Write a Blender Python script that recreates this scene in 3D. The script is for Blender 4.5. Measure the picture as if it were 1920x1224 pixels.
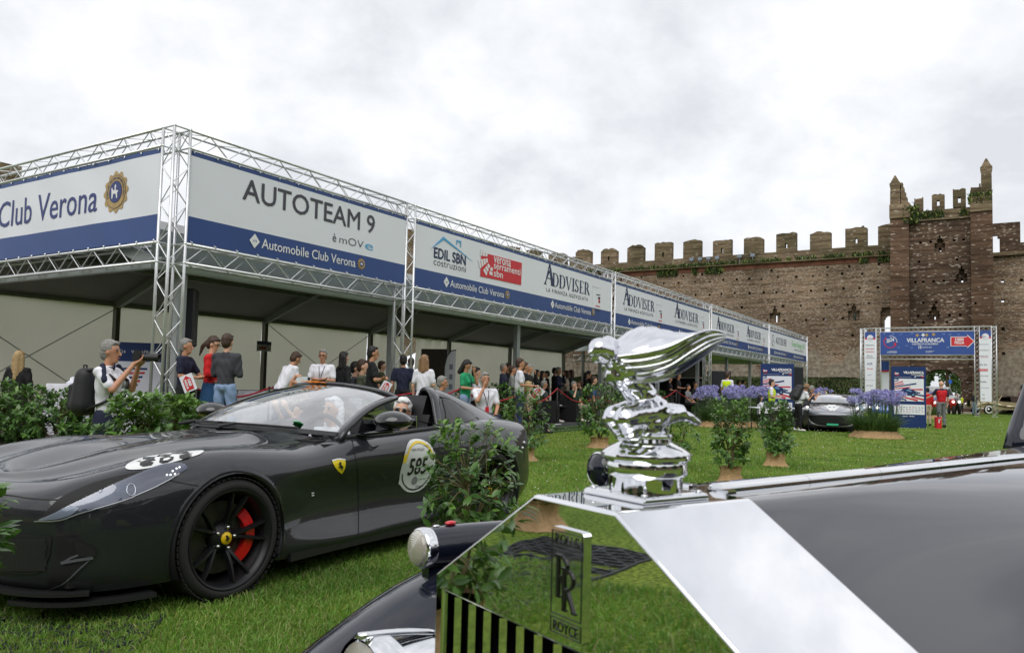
import bpy, bmesh, math, random
import numpy as np
from mathutils import Vector, Matrix, noise
from mathutils.bvhtree import BVHTree
from mathutils.geometry import delaunay_2d_cdt
random.seed(7)
PI = math.pi
scene = bpy.context.scene
COL = scene.collection
RNG = np.random.RandomState(7)
V3 = Vector; MR = Matrix.Rotation; MT = Matrix.Translation; cos = math.cos; sin = math.sin; BO = bpy.data.objects; NM = bpy.data.materials.new; LK = COL.objects.link
def LN(t, a, b): t.links.new(a, b)
for _o in list(bpy.data.objects): bpy.data.objects.remove(_o)

# ------------------------------------------------------------------ camera
H = 1.25; FPX = 1450.0; PPY = 640.0
TH = math.atan(84 / 1450.0); RO = math.radians(1.38)
cam_d = bpy.data.cameras.new('camera'); cam = BO.new('camera', cam_d); LK(cam)
scene.camera = cam
cam_d.sensor_width = 36; cam_d.lens = 36 * FPX / 1920; cam_d.shift_y = (PPY - 612) / 1920
cam_d.clip_start = 0.05; cam_d.clip_end = 3000
CM = MR(PI / 2 + TH, 3, 'X') @ MR(RO, 3, 'Z')
cam.matrix_world = MT((0, 0, H)) @ CM.to_4x4()
cam_d.dof.use_dof = True; cam_d.dof.focus_distance = 9.0; cam_d.dof.aperture_fstop = 16

def ray(px, py):
    return CM @ V3(((px - 960) / FPX, -(py - PPY) / FPX, -1))
def at_z(px, py, z=0.0):
    r = ray(px, py); return V3((0, 0, H)) + r * ((z - H) / r.z)
def at_y(px, py, Y):
    r = ray(px, py); return V3((0, 0, H)) + r * (Y / r.y)
E1 = V3((.52600, .85049, 0)).normalized(); E2 = V3((E1.y, -E1.x, 0))
RS = math.atan2(E2.y, E2.x)
def S(b, a, z=0.0):           # site frame: b to the right, a away, both along the marquee and the castle
    return E2 * b + E1 * a + V3((0, 0, z))
def on_plane(px, py, P0, n):
    r = ray(px, py); c = V3((0, 0, H)); return c + r * ((P0 - c).dot(n) / r.dot(n))

# ------------------------------------------------------------------ render look
scene.render.engine = 'CYCLES'
scene.view_settings.view_transform = 'Standard'; scene.view_settings.look = 'None'
scene.view_settings.exposure = 0.0; scene.view_settings.gamma = 1.0
scene.view_settings.use_curve_mapping = False
scene.cycles.max_bounces = 8; scene.cycles.glossy_bounces = 4; scene.cycles.transparent_max_bounces = 12
scene.cycles.transmission_bounces = 6
scene.cycles.caustics_reflective = False; scene.cycles.caustics_refractive = False

# ------------------------------------------------------------------ sky and sun
SUN_EL = math.radians(52); SUN_AZ = math.radians(195)      # azimuth the light comes from, clockwise from +Y
w = bpy.data.worlds.new('World'); scene.world = w; w.use_nodes = True
nt = w.node_tree; nt.nodes.clear()
def N(t, **k):
    n = nt.nodes.new(t)
    for a, b in k.items(): setattr(n, a, b)
    return n
L = nt.links.new
out = N('ShaderNodeOutputWorld'); bg = N('ShaderNodeBackground'); bg.inputs[1].default_value = 0.1
sky = N('ShaderNodeTexSky', sky_type='NISHITA'); sky.sun_disc = False
sky.sun_elevation = SUN_EL; sky.sun_rotation = SUN_AZ; sky.air_density = 1.0; sky.dust_density = 3.0
tc = N('ShaderNodeTexCoord'); sep = N('ShaderNodeSeparateXYZ'); L(tc.outputs['Generated'], sep.inputs[0])
mz = N('ShaderNodeMath', operation='MAXIMUM'); L(sep.outputs[2], mz.inputs[0]); mz.inputs[1].default_value = 0.0
ad = N('ShaderNodeMath', operation='ADD'); L(mz.outputs[0], ad.inputs[0]); ad.inputs[1].default_value = 0.55
dx = N('ShaderNodeMath', operation='DIVIDE'); L(sep.outputs[0], dx.inputs[0]); L(ad.outputs[0], dx.inputs[1])
dy = N('ShaderNodeMath', operation='DIVIDE'); L(sep.outputs[1], dy.inputs[0]); L(ad.outputs[0], dy.inputs[1])
cb = N('ShaderNodeCombineXYZ'); L(dx.outputs[0], cb.inputs[0]); L(dy.outputs[0], cb.inputs[1])
n1 = N('ShaderNodeTexNoise'); n1.inputs['Scale'].default_value = 3.6; n1.inputs['Detail'].default_value = 9
n1.inputs['Roughness'].default_value = 0.58; n1.inputs['Distortion'].default_value = 0.1; L(cb.outputs[0], n1.inputs['Vector'])
cr = N('ShaderNodeValToRGB'); L(n1.outputs['Fac'], cr.inputs[0])
e = cr.color_ramp.elements
e[0].position = 0.36; e[0].color = (7.9, 8.15, 8.6, 1)
e[1].position = 0.64; e[1].color = (12.2, 12.2, 12.3, 1); m2 = e.new(.55); m2.color = (10.2, 10.35, 10.7, 1)
m1 = e.new(0.475); m1.color = (9.3, 9.5, 9.9, 1)
mx = N('ShaderNodeMix', data_type='RGBA'); mx.inputs[0].default_value = 0.95
L(sky.outputs[0], mx.inputs[6]); L(cr.outputs[0], mx.inputs[7]); L(mx.outputs[2], bg.inputs[0]); L(bg.outputs[0], out.inputs[0])
sun_d = bpy.data.lights.new('sun', 'SUN'); sun_d.energy = 1.6; sun_d.angle = math.radians(50); sun_d.color = (1, .98, .95)
sun = BO.new('sun', sun_d); LK(sun)
sd = V3((sin(SUN_AZ) * cos(SUN_EL), cos(SUN_AZ) * cos(SUN_EL), sin(SUN_EL)))
sun.rotation_euler = sd.to_track_quat('Z', 'Y').to_euler(); sun.location = (0, -10, 30)

# ------------------------------------------------------------------ helpers
def srgb(*c):
    if len(c) == 1: c = (c[0],) * 3
    return tuple(((v / 255) / 12.92 if v / 255 <= .04045 else ((v / 255 + .055) / 1.055) ** 2.4) for v in c)
MATS = {}
def mat(name, col=(.5, .5, .5), rough=.6, metal=0.0, vary=0.0, vscale=8.0, bump=0.0, bscale=60.0, coat=0.0, spec=.5,
        alpha=1.0, emit=0.0, trans=0.0, col2=None, sheen=0.0, detail=6):
    if name in MATS: return MATS[name]
    m = NM(name); m.use_nodes = True; MATS[name] = m
    t = m.node_tree; b = t.nodes['Principled BSDF']
    b.inputs['Base Color'].default_value = (*col, 1); b.inputs['Roughness'].default_value = rough
    b.inputs['Metallic'].default_value = metal; b.inputs['Coat Weight'].default_value = coat
    b.inputs['Coat Roughness'].default_value = .03
    b.inputs['Specular IOR Level'].default_value = spec; b.inputs['Alpha'].default_value = alpha
    b.inputs['Transmission Weight'].default_value = trans; b.inputs['Sheen Weight'].default_value = sheen
    if emit: b.inputs['Emission Color'].default_value = (*col, 1); b.inputs['Emission Strength'].default_value = emit
    if vary or col2 or bump:
        c = t.nodes.new('ShaderNodeTexCoord')
    if vary or col2:
        n = t.nodes.new('ShaderNodeTexNoise'); n.inputs['Scale'].default_value = vscale; n.inputs['Detail'].default_value = detail
        LN(t,c.outputs['Object'], n.inputs['Vector'])
        r = t.nodes.new('ShaderNodeValToRGB'); LN(t,n.outputs['Fac'], r.inputs[0])
        r.color_ramp.elements[0].position = .32; r.color_ramp.elements[1].position = .68
        c0 = tuple(v * (1 - vary) for v in col); c1 = col2 if col2 else tuple(min(1, v * (1 + vary)) for v in col)
        r.color_ramp.elements[0].color = (*c0, 1); r.color_ramp.elements[1].color = (*c1, 1)
        LN(t,r.outputs[0], b.inputs['Base Color'])
    if bump:
        n2 = t.nodes.new('ShaderNodeTexNoise'); n2.inputs['Scale'].default_value = bscale; n2.inputs['Detail'].default_value = 4
        LN(t,c.outputs['Object'], n2.inputs['Vector'])
        bp = t.nodes.new('ShaderNodeBump'); bp.inputs['Strength'].default_value = bump; bp.inputs['Distance'].default_value = .01
        LN(t,n2.outputs['Fac'], bp.inputs['Height']); LN(t,bp.outputs[0], b.inputs['Normal'])
    return m

class MB:
    """collects simple shapes into one mesh"""
    def __init__(s): s.v = []; s.f = []; s.m = []; s.cur = 0
    def add(s, vs, fs):
        o = len(s.v); s.v.extend([tuple(p) for p in vs]); s.f.extend([tuple(i + o for i in f) for f in fs]); s.m.extend([s.cur] * len(fs)); return s
    def box(s, c, d, R=None):
        x, y, z = d[0] / 2, d[1] / 2, d[2] / 2
        vs = [V3(p) for p in ((-x, -y, -z), (x, -y, -z), (x, y, -z), (-x, y, -z), (-x, -y, z), (x, -y, z), (x, y, z), (-x, y, z))]
        if R is not None: vs = [R @ p for p in vs]
        c = V3(c); return s.add([p + c for p in vs], [(0, 3, 2, 1), (4, 5, 6, 7), (0, 1, 5, 4), (1, 2, 6, 5), (2, 3, 7, 6), (3, 0, 4, 7)])
    def tube(s, p, q, r, n=6, r2=None, cap=True):
        p = V3(p); q = V3(q); d = (q - p)
        if d.length < 1e-6: return s
        d.normalize(); u = d.orthogonal().normalized(); w_ = d.cross(u); r2 = r if r2 is None else r2
        vs = []
        for i in range(n):
            a = 2 * PI * i / n; k = u * cos(a) + w_ * sin(a); vs += [p + k * r, q + k * r2]
        fs = [(2 * i, (2 * i + 2) % (2 * n), (2 * i + 3) % (2 * n), 2 * i + 1) for i in range(n)]
        if cap: fs += [tuple(2 * i for i in range(n))[::-1], tuple(2 * i + 1 for i in range(n))]
        return s.add(vs, fs)
    def path(s, pts, r, n=6):
        for i in range(len(pts) - 1): s.tube(pts[i], pts[i + 1], r if not callable(r) else r(i), n)
        return s
    def lathe(s, prof, n=24, c=(0, 0, 0), R=None, rot0=0, sx=1, sy=1, cap=True):
        c = V3(c); vs = []; m = len(prof)
        for r, z in prof:
            for i in range(n):
                a = rot0 + 2 * PI * i / n; p = V3((r * sx * cos(a), r * sy * sin(a), z)); vs.append((R @ p if R is not None else p) + c)
        fs = [(k * n + i, k * n + (i + 1) % n, (k + 1) * n + (i + 1) % n, (k + 1) * n + i) for k in range(m - 1) for i in range(n)]
        if cap and prof[0][0] > 1e-6: fs.append(tuple(range(n))[::-1])
        if cap and prof[-1][0] > 1e-6: fs.append(tuple((m - 1) * n + i for i in range(n)))
        return s.add(vs, fs)
    def prism(s, poly, d, o=(0, 0, 0), ux=(1, 0, 0), uy=(0, 0, 1), un=(0, -1, 0)):
        """extrude a 2D polygon (in ux, uy) by d along un"""
        o = V3(o); ux = V3(ux); uy = V3(uy); un = V3(un); n = len(poly)
        a = [o + ux * p[0] + uy * p[1] for p in poly]; b = [p + un * d for p in a]
        return s.add(a + b, [tuple(range(n))[::-1], tuple(range(n, 2 * n))] + [(i, (i + 1) % n, n + (i + 1) % n, n + i) for i in range(n)])
    def ball(s, c, r, n=10, m=7, sc=(1, 1, 1), R=None):
        c = V3(c); vs = []
        for j in range(m + 1):
            t = PI * j / m
            for i in range(n):
                a = 2 * PI * i / n; p = V3((r * sc[0] * sin(t) * cos(a), r * sc[1] * sin(t) * sin(a), r * sc[2] * cos(t)))
                vs.append((R @ p if R is not None else p) + c)
        return s.add(vs, [(j * n + i, (j + 1) * n + i, (j + 1) * n + (i + 1) % n, j * n + (i + 1) % n) for j in range(m) for i in range(n)])
    def B(s, name, mats, parent=None, smooth=False, loc=None, rotz=None, autosm=None):
        me = bpy.data.meshes.new(name); me.from_pydata(s.v, [], s.f)
        if not isinstance(mats, (list, tuple)): mats = [mats]
        for m in mats: me.materials.append(m)
        if len(mats) > 1: me.polygons.foreach_set('material_index', s.m)
        me.validate(); me.update()
        if smooth: me.polygons.foreach_set('use_smooth', [True] * len(me.polygons))
        if autosm: me.polygons.foreach_set('use_smooth', [True] * len(me.polygons)); me.set_sharp_from_angle(angle=math.radians(autosm))
        o = BO.new(name, me); LK(o)
        if parent: o.parent = parent
        if loc is not None: o.location = loc
        if rotz is not None: o.rotation_euler = (0, 0, rotz)
        return o
def tag(o, label=None, cat=None, group=None, kind=None):
    if label: o['label'] = label
    if cat: o['category'] = cat
    if group: o['group'] = group
    if kind: o['kind'] = kind
    return o
def thing(name, label, cat, loc=(0, 0, 0), rotz=0.0, group=None):
    o = BO.new(name, None); LK(o); o.empty_display_size = .1
    o.location = loc; o.rotation_euler = (0, 0, rotz); return tag(o, label, cat, group)
def copy_obj(o, parent=None, name=None):
    c = o.copy(); LK(c)
    if parent: c.parent = parent
    if name: c.name = name
    return c
def children_map():
    d = {}
    for o in BO:
        if o.parent: d.setdefault(o.parent.name, []).append(o)
    return d
def copy_tree(o, parent=None, cm=None, swap=None):
    cm = cm or children_map(); c = o.copy(); LK(c); c.parent = parent
    if swap and c.type == 'MESH':
        ms = [s.material for s in c.material_slots]
        if any(m and m.name in swap for m in ms):
            c.data = c.data.copy()
            for i, m in enumerate(ms):
                if m and m.name in swap: c.data.materials[i] = swap[m.name]
    for ch in cm.get(o.name, []): copy_tree(ch, c, cm, swap)
    return c
def rawmesh(name, V, F, mats, parent=None, smooth=False, mi=None):
    me = bpy.data.meshes.new(name); V = np.asarray(V, np.float32); F = np.asarray(F, np.int32); k = F.shape[1]
    me.vertices.add(len(V)); me.vertices.foreach_set('co', V.ravel())
    me.loops.add(F.size); me.loops.foreach_set('vertex_index', F.ravel())
    me.polygons.add(len(F)); me.polygons.foreach_set('loop_start', np.arange(len(F), dtype=np.int32) * k)
    if not isinstance(mats, (list, tuple)): mats = [mats]
    for m in mats: me.materials.append(m)
    if mi is not None: me.polygons.foreach_set('material_index', np.asarray(mi, np.int32))
    me.polygons.foreach_set('use_smooth', np.full(len(F), smooth)); me.update(calc_edges=True)
    o = BO.new(name, me); LK(o)
    if parent: o.parent = parent
    return o
TS = bpy.data.scenes.new('workbench')
def evaluated(o):      # evaluate one object alone, away from the growing scene
    TS.collection.objects.link(o); vl = TS.view_layers[0]; vl.update(); dg = vl.depsgraph
    me = bpy.data.meshes.new_from_object(o.evaluated_get(dg), depsgraph=dg); TS.collection.objects.unlink(o); return me
_txt = {}
def text_mesh(s, size=1.0, bold=0.0, sx=1.0, align='LEFT', spacing=1.0):
    k = (s, size, bold, sx, align, spacing)
    if k in _txt: return _txt[k]
    cu = bpy.data.curves.new('t', 'FONT'); cu.body = s; cu.size = size; cu.offset = bold if bold < .005 * size else 0; cu.align_x = align; cu.space_character = spacing
    cu.resolution_u = 3; cu.extrude = .001
    o = BO.new('t', cu); me = evaluated(o)
    BO.remove(o)
    if bold >= .005 * size:      # heavier strokes: shifted copies, each a hair behind the last
        bm = bmesh.new(); bm.from_mesh(me); g0 = bm.verts[:] + bm.edges[:] + bm.faces[:]
        for i, (ox, oy) in enumerate(((1, 0), (-1, 0), (0, .8), (0, -.8))):
            g = bmesh.ops.duplicate(bm, geom=g0)['geom']; bmesh.ops.translate(bm, verts=[v for v in g if isinstance(v, bmesh.types.BMVert)], vec=(ox * bold, oy * bold, -.0004 * (i + 1)))
        bm.to_mesh(me); bm.free()
    me.transform(Matrix.Diagonal((sx, 1, 1, 1))); _txt[k] = me; return me
def text(s, size, m, parent, loc, rot, bold=0.0, sx=1.0, align='LEFT', spacing=1.0, name='lettering', shear=0):
    me = text_mesh(s, size, bold, sx, align, spacing).copy(); me.materials.clear(); me.materials.append(m)
    if shear: me.transform(Matrix(((1, shear, 0, 0), (0, 1, 0, 0), (0, 0, 1, 0), (0, 0, 0, 1))))
    o = BO.new(name, me); LK(o); o.parent = parent; o.location = loc; o.rotation_euler = rot; return o

M_alu = mat('brushed_aluminium', (.72, .73, .74), .38, .75, vary=.08, vscale=3)
M_alu2 = mat('painted_post_grey', srgb(150, 155, 155), .5, .2, vary=.06, vscale=2)
M_blue = mat('banner_blue', srgb(38, 70, 132), .45, vary=.04, vscale=1)
M_white = mat('banner_white', (.80, .82, .88), .5, vary=.015, vscale=1)
M_black = mat('matte_black', (.012, .012, .013), .5)
M_ink = mat('dark_grey_ink', srgb(66, 66, 76), .5)
M_inkb = mat('blue_ink', srgb(48, 60, 120), .5)
M_inknavy = mat('navy_ink', srgb(24, 44, 84), .5)
M_inkw = mat('white_ink', (.8, .8, .82), .5)
M_red = mat('red_print', srgb(205, 36, 48), .5)
M_gold = mat('gold_print', srgb(176, 146, 88), .4, vary=.2, vscale=20)
M_cyan = mat('cyan_ink', srgb(80, 165, 215), .5)
M_chrome = mat('chrome', (.76, .77, .79), .035, 1.0)
M_burlap = mat('burlap', srgb(178, 146, 106), .95, vary=.16, vscale=30, bump=.5, bscale=260)
# ------------------------------------------------------------------ ground
def grass_mat():
    m = NM('lawn_soil'); m.use_nodes = True; t = m.node_tree; b = t.nodes['Principled BSDF']
    c = t.nodes.new('ShaderNodeTexCoord')
    def noise_(sc, d): 
        n = t.nodes.new('ShaderNodeTexNoise'); n.inputs['Scale'].default_value = sc; n.inputs['Detail'].default_value = d
        LN(t,c.outputs['Object'], n.inputs['Vector']); return n
    n1 = noise_(.35, 5); n2 = noise_(26, 8); n3 = noise_(2.2, 5)
    r1 = t.nodes.new('ShaderNodeValToRGB'); LN(t,n2.outputs['Fac'], r1.inputs[0])
    r1.color_ramp.elements[0].position = .34; r1.color_ramp.elements[0].color = (.06, .10, .018, 1)
    r1.color_ramp.elements[1].position = .66; r1.color_ramp.elements[1].color = (.23, .33, .06, 1)
    r2 = t.nodes.new('ShaderNodeValToRGB'); LN(t,n1.outputs['Fac'], r2.inputs[0])
    r2.color_ramp.elements[0].position = .35; r2.color_ramp.elements[0].color = (.75, .85, .7, 1)
    r2.color_ramp.elements[1].position = .7; r2.color_ramp.elements[1].color = (1.25, 1.1, 1.0, 1)
    r3 = t.nodes.new('ShaderNodeValToRGB'); LN(t,n3.outputs['Fac'], r3.inputs[0])
    r3.color_ramp.elements[0].position = .3; r3.color_ramp.elements[0].color = (.8, .86, .8, 1)
    r3.color_ramp.elements[1].position = .7; r3.color_ramp.elements[1].color = (1.15, 1.08, 1.05, 1)
    def mul(a, bb):
        x = t.nodes.new('ShaderNodeMix'); x.data_type = 'RGBA'; x.blend_type = 'MULTIPLY'; x.inputs[0].default_value = 1
        LN(t,a, x.inputs[6]); LN(t,bb, x.inputs[7]); return x.outputs[2]
    LN(t,mul(mul(r1.outputs[0], r2.outputs[0]), r3.outputs[0]), b.inputs['Base Color'])
    b.inputs['Roughness'].default_value = .95; b.inputs['Specular IOR Level'].default_value = .1
    bp = t.nodes.new('ShaderNodeBump'); bp.inputs['Strength'].default_value = 1; bp.inputs['Distance'].default_value = .06
    LN(t,n2.outputs['Fac'], bp.inputs['Height']); LN(t,bp.outputs[0], b.inputs['Normal']); return m
M_soil = grass_mat()
_b = MB(); _b.add([(-900, -900, 0), (900, -900, 0), (900, 900, 0), (-900, 900, 0)], [(0, 1, 2, 3)])
tag(_b.B('ground', M_soil), kind='structure')

# near lawn: real blades, one object
def blades(name, n, region, hmin, hmax, wd, seed, mats, dens=None):
    r = np.random.RandomState(seed); P = region(r, n); n = len(P)
    h = r.uniform(hmin, hmax, n) * r.uniform(.6, 1.25, n); ang = r.uniform(0, 2 * PI, n); lean = r.uniform(.1, 1.1, n) * h; la = r.uniform(0, 2 * PI, n)
    ww = wd * r.uniform(.6, 1.3, n)
    dx_, dy_ = np.cos(ang) * ww / 2, np.sin(ang) * ww / 2
    lx, ly = np.cos(la) * lean, np.sin(la) * lean
    V = np.zeros((n, 5, 3), np.float32)
    V[:, 0] = np.c_[P[:, 0] - dx_, P[:, 1] - dy_, P[:, 2]]; V[:, 1] = np.c_[P[:, 0] + dx_, P[:, 1] + dy_, P[:, 2]]
    V[:, 2] = np.c_[P[:, 0] - dx_ * .8 + lx * .35, P[:, 1] - dy_ * .8 + ly * .35, P[:, 2] + h * .6]
    V[:, 3] = np.c_[P[:, 0] + dx_ * .8 + lx * .35, P[:, 1] + dy_ * .8 + ly * .35, P[:, 2] + h * .6]
    V[:, 4] = np.c_[P[:, 0] + lx, P[:, 1] + ly, P[:, 2] + h * (1 - .3 * r.rand(n))]
    b = np.arange(n)[:, None] * 5
    F = np.concatenate([b + np.array([[0, 1, 3]]), b + np.array([[0, 3, 2]]), b + np.array([[2, 3, 4]])], 0)
    mi = np.tile(r.choice(len(mats), n, p=dens), 3)
    return rawmesh(name, V.reshape(-1, 3), F, mats, mi=mi)
def leafmat(name, c, c2=None, rough=.5, tr=.35, patchy=False):
    m = NM(name); m.use_nodes = True; t = m.node_tree; b = t.nodes['Principled BSDF']; o = t.nodes['Material Output']
    g = t.nodes.new('ShaderNodeNewGeometry'); r = t.nodes.new('ShaderNodeValToRGB'); LN(t,g.outputs['Random Per Island'], r.inputs[0])
    c2 = c2 or tuple(v * 1.6 for v in c)
    r.color_ramp.elements[0].color = (*c, 1); r.color_ramp.elements[1].color = (*c2, 1); col_ = r.outputs[0]
    if patchy:
        tc_ = t.nodes.new('ShaderNodeTexCoord'); nz_ = t.nodes.new('ShaderNodeTexNoise'); nz_.inputs['Scale'].default_value = .9; nz_.inputs['Detail'].default_value = 6; LN(t,tc_.outputs['Object'], nz_.inputs['Vector'])
        rz_ = t.nodes.new('ShaderNodeValToRGB'); LN(t,nz_.outputs['Fac'], rz_.inputs[0]); rz_.color_ramp.elements[0].position = .34; rz_.color_ramp.elements[0].color = (.62, .66, .6, 1); rz_.color_ramp.elements[1].position = .64; rz_.color_ramp.elements[1].color = (1.2, 1.1, 1.0, 1)
        mz_ = t.nodes.new('ShaderNodeMix'); mz_.data_type = 'RGBA'; mz_.blend_type = 'MULTIPLY'; mz_.inputs[0].default_value = 1; LN(t,col_, mz_.inputs[6]); LN(t,rz_.outputs[0], mz_.inputs[7]); col_ = mz_.outputs[2]
    LN(t,col_, b.inputs['Base Color'])
    b.inputs['Roughness'].default_value = rough
    tl = t.nodes.new('ShaderNodeBsdfTranslucent'); LN(t,col_, tl.inputs[0])
    mx_ = t.nodes.new('ShaderNodeMixShader'); mx_.inputs[0].default_value = tr
    LN(t,b.outputs[0], mx_.inputs[1]); LN(t,tl.outputs[0], mx_.inputs[2]); LN(t,mx_.outputs[0], o.inputs[0]); return m
M_g1 = leafmat('grass_blade', (.12, .26, .035), (.22, .43, .065), patchy=True); M_g2 = leafmat('grass_blade_pale', (.24, .31, .08), (.36, .43, .14), patchy=True); M_g3 = leafmat('grass_blade_dry', (.25, .22, .10), (.33, .30, .16))
def wedge(y0, y1, x0, x1):       # region between two distances, bounded by picture columns' directions
    def f(r, n):
        y = np.sqrt(r.uniform(y0 ** 2, y1 ** 2, n)); k = r.uniform(x0, x1, n); return np.c_[y * k, y, np.zeros(n)]
    return f
def rect(x0, x1, y0, y1):
    return lambda r, n: np.c_[r.uniform(x0, x1, n), r.uniform(y0, y1, n), np.zeros(n)]
GP = [.74, .24, .02]
def near_disc(r, n):
    return np.c_[r.uniform(-4.6, 2.2, n), r.uniform(1.9, 7.0, n), np.zeros(n)]
tag(blades('lawn', 260000, near_disc, .025, .055, .006, 1, [M_g1, M_g2, M_g3], GP), 'mown green lawn blades around the black open car', 'grass', kind='stuff')
def front_patch(r, n):
    return np.c_[r.uniform(-4.2, .6, n), r.uniform(-1.5, 2.2, n), np.zeros(n)]
tag(blades('lawn', 45000, front_patch, .03, .07, .009, 2, [M_g1, M_g2, M_g3], GP), 'lawn beside the grille, mirrored in its chrome face', 'grass', kind='stuff')
tag(blades('lawn', 110000, wedge(6.5, 16, -.75, .75), .025, .05, .012, 3, [M_g1, M_g2, M_g3], GP), 'open green lawn between the black car and the marquee deck', 'grass', kind='stuff')
tag(blades('lawn', 90000, wedge(16, 60, -.05, .75), .02, .045, .03, 4, [M_g1, M_g2, M_g3], GP), 'far lawn running up to the entrance gantry', 'grass', kind='stuff')
# white clover heads
_b = MB(); rr = random.Random(5)
for i in range(1500):
    y = math.sqrt(rr.uniform(6 ** 2, 40 ** 2)); k = rr.uniform(-.05, .68); _b.ball((y * k, y, .06 + rr.random() * .03), .006 + y * .00012, 4, 3)
tag(_b.B('clover_flowers', mat('clover_white', (.75, .76, .68), .8)), 'tiny white clover heads scattered over the open lawn', 'clover', kind='stuff')

# grassy bank below the castle wall
M_bank = M_soil.copy()
for _n in M_bank.node_tree.nodes:
    if _n.type == 'VALTORGB' and abs(_n.color_ramp.elements[0].position - .34) < .01: _n.color_ramp.elements[0].color = (.04, .065, .015, 1); _n.color_ramp.elements[1].color = (.13, .18, .05, 1)
_g = []; nb = 90; na = 8
prof = [(67.5, 0.0), (69.5, .35), (71.5, 1.0), (73.5, 1.75), (75.5, 2.4), (78.2, 2.9), (90, 3.0)]
def bank(b0, b1, name, end0=False, end1=False):
    V = []; F = []; nb = int((b1 - b0) / 1.0) + 1
    for i in range(nb + 1):
        b = b0 + (b1 - b0) * i / nb
        s_ = 1
        if end1: s_ = min(1, max(0, (b1 - b) / 3.0))
        if end0: s_ = min(s_, max(0, (b - b0) / 3.0))
        s_ = s_ * s_ * (3 - 2 * s_)
        for a, z in prof:
            V.append(S(b, a, -.05 + z * s_ + (.18 * noise.noise(V3((b * .3, a * .3, 1)))) * (z > .1) * s_))
    n = len(prof)
    for i in range(nb):
        for j in range(n - 1): F.append((i * n + j, (i + 1) * n + j, (i + 1) * n + j + 1, i * n + j + 1))
    return tag(rawmesh(name, [tuple(v) for v in V], F, M_bank, smooth=True), kind='structure')
bank(-75, -7.5, 'bank', end1=True); bank(0.5, 30, 'bank', end0=True)
def bank_pts(r, n):
    b = r.uniform(-30, -9, n); a = r.uniform(68, 77.5, n); z = np.interp(a, [p[0] for p in prof], [p[1] for p in prof])
    e1 = np.array(E1); e2 = np.array(E2); return b[:, None] * e2 + a[:, None] * e1 + np.c_[0 * z, 0 * z, z - .05]
tag(blades('bank_weeds', 16000, bank_pts, .05, .18, .08, 6, [leafmat('bank_grass', (.05, .085, .02), (.12, .16, .05)), leafmat('bank_grass_dry', (.12, .13, .06), (.2, .19, .1))], [.7, .3]), 'rough grass and weeds on the bank under the castle wall', 'grass', kind='stuff')
# the gravel track through the gate
_b = MB(); _b.add([S(-5.6, 66, .006), S(-.6, 66, .006), S(-2.0, 140, .006), S(-6.5, 140, .006)], [(0, 1, 2, 3)])
tag(_b.B('path', mat('gravel', srgb(150, 142, 128), .95, vary=.2, vscale=6)), kind='structure')

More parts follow.
